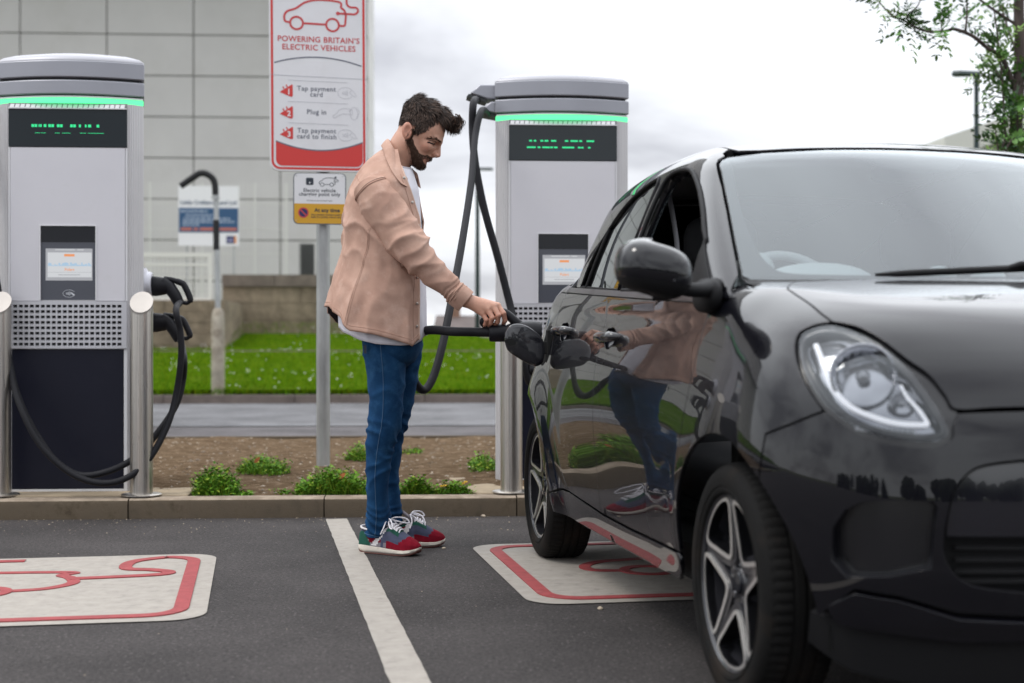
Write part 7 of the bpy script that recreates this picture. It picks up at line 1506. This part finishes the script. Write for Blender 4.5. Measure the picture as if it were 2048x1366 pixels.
def br(P, r0, r1): Q = smooth_path(P, 6); tw.tube(Q, np.linspace(r0, r1, len(Q)), 8); branches.append(Q)
br([tb(2036, 190), tb(2005, 118, -.05), tb(1975, 96, -.1), tb(1945, 72, -.15), tb(1909, 58, -.2), tb(1893, 62, -.2), tb(1856, 63, -.22), tb(1826, 52, -.25), tb(1806, 40, -.25), tb(1782, 30, -.27), tb(1745, -12, -.3)], .016, .004)
br([tb(1818, 48, -.24), tb(1815, 30, -.2), tb(1835, 12, -.2), tb(1848, -20, -.2)], .006, .003); br([tb(1884, 62, -.2), tb(1883, 42, -.18), tb(1892, 25, -.18)], .005, .002); br([tb(1931, 62, -.16), tb(1934, 20, -.15), tb(1933, -60, -.15)], .008, .004)
br([tb(2032, 290), tb(2010, 285, -.15), tb(1998, 305, -.2), tb(1990, 250, -.2)], .010, .003); br([tb(2034, 230), tb(2013, 180, .1), tb(1985, 160, .15), tb(1960, 150, .2)], .010, .003); br([tb(2012, 330, -.1), tb(2010, 260, -.12), tb(2005, 170, -.1), tb(1996, 80, -.1), tb(1985, 0, -.1)], .010, .003)
br([tb(2000, 330, -.25), tb(2020, 285, -.3), tb(2060, 250, -.3), tb(2110, 225, -.3)], .010, .004)
for i in range(18):
    k = rng.integers(14, kt - 4); p = trunk[k]; az = rng.uniform(0, 6.28); L_ = rng.uniform(.35, .9) * (1 if p[2] > 2.4 else .55); d = np.array([math.cos(az), math.sin(az), rng.uniform(.3, .9)])
    if p[2] < 2.6 and d[0] < -.2: d[0] *= .3
    br([p, p + d * L_ * .4, p + d * L_ * .75 + (0, 0, .05), p + d * L_ + (0, 0, .02)], .011, .003)
tbm.build('trunk', M_bark, tr, angle=70); tw.build('limbs', M_bark, tr, angle=70)
V = []; Fs = []; Mi = []
def pinnate(p, d, L_, pairs):
    n = unit(rng.normal(size=3) * .6 + np.array([0, 0, 1.])); s = unit(np.cross(d, n)); mi = rng.choice(3, p=[.5, .32, .18])
    for k in range(pairs):
        t = (k + 1) / pairs; q = p + d * L_ * t - np.array([0, 0, .25 * L_ * t * t]); w = L_ * .40 * (1 - .35 * abs(t - .55))
        for sg in (-1, 1): leaf(V, Fs, Mi, q, unit(s * sg + d * .55 + rng.normal(size=3) * .12), n, w * rng.uniform(.8, 1.15), w * .19, mi)
    leaf(V, Fs, Mi, p + d * L_ - np.array([0, 0, .25 * L_]), d, n, L_ * .38, L_ * .07, mi)
for bi, Q in enumerate(branches + [trunk[20:]]):
    n = len(Q); den = 1.0 if bi not in (0,) else .85
    for k in range(n):
        t = k / n
        if bi == 0 and (.20 < t < .46): continue
        if bi == len(branches) and rng.uniform() < .45: continue
        for r in range(rng.integers(1, 3)):
            if rng.uniform() > .92 * den: continue
            d = unit(rng.normal(size=3) + np.array([0, 0, .25])); pinnate(Q[k] + rng.normal(size=3) * .012, d, rng.uniform(.08, .17), rng.integers(3, 6))
crown = link_mesh('crown', V, Fs, [M_l1, M_l2, M_l3], tr, Mi, smooth=False)
# ---- belt of trees across the car park, behind the camera; only the paintwork and glass show it
tm = MB()
for i in range(120):
    x = rng.uniform(-60, 60); y = -46 + rng.uniform(-4, 4); h = rng.uniform(1.3, 2.9) + .8 * (rng.uniform() < .15); r = rng.uniform(.8, 1.6); c = np.array((x, y, h - r * .6)); 
    bm = bmesh.new(); bmesh.ops.create_icosphere(bm, subdivisions=3, radius=r)
    Vv = [np.array(v.co) * (1 + .35 * mnoise.noise(v.co * 1.4 + Vector((i, 0, 0)))) * (1, 1, 1.15) + c for v in bm.verts]; tm.add(Vv, [[v.index for v in f.verts] for f in bm.faces]); bm.free()
    tm.cyl((x, y, -.1), (x, y, h - r), .2, .15, 8)
tag(tm.build('tree_belt', mat('far_foliage', (.022, .035, .014), .95, var=.5, vscale=1.5, bump=1., bscale=3, bdist=.3), smooth=True, angle=None), 'belt of dark trees across the car park, mirrored in the car’s paint', 'trees', kind='stuff')
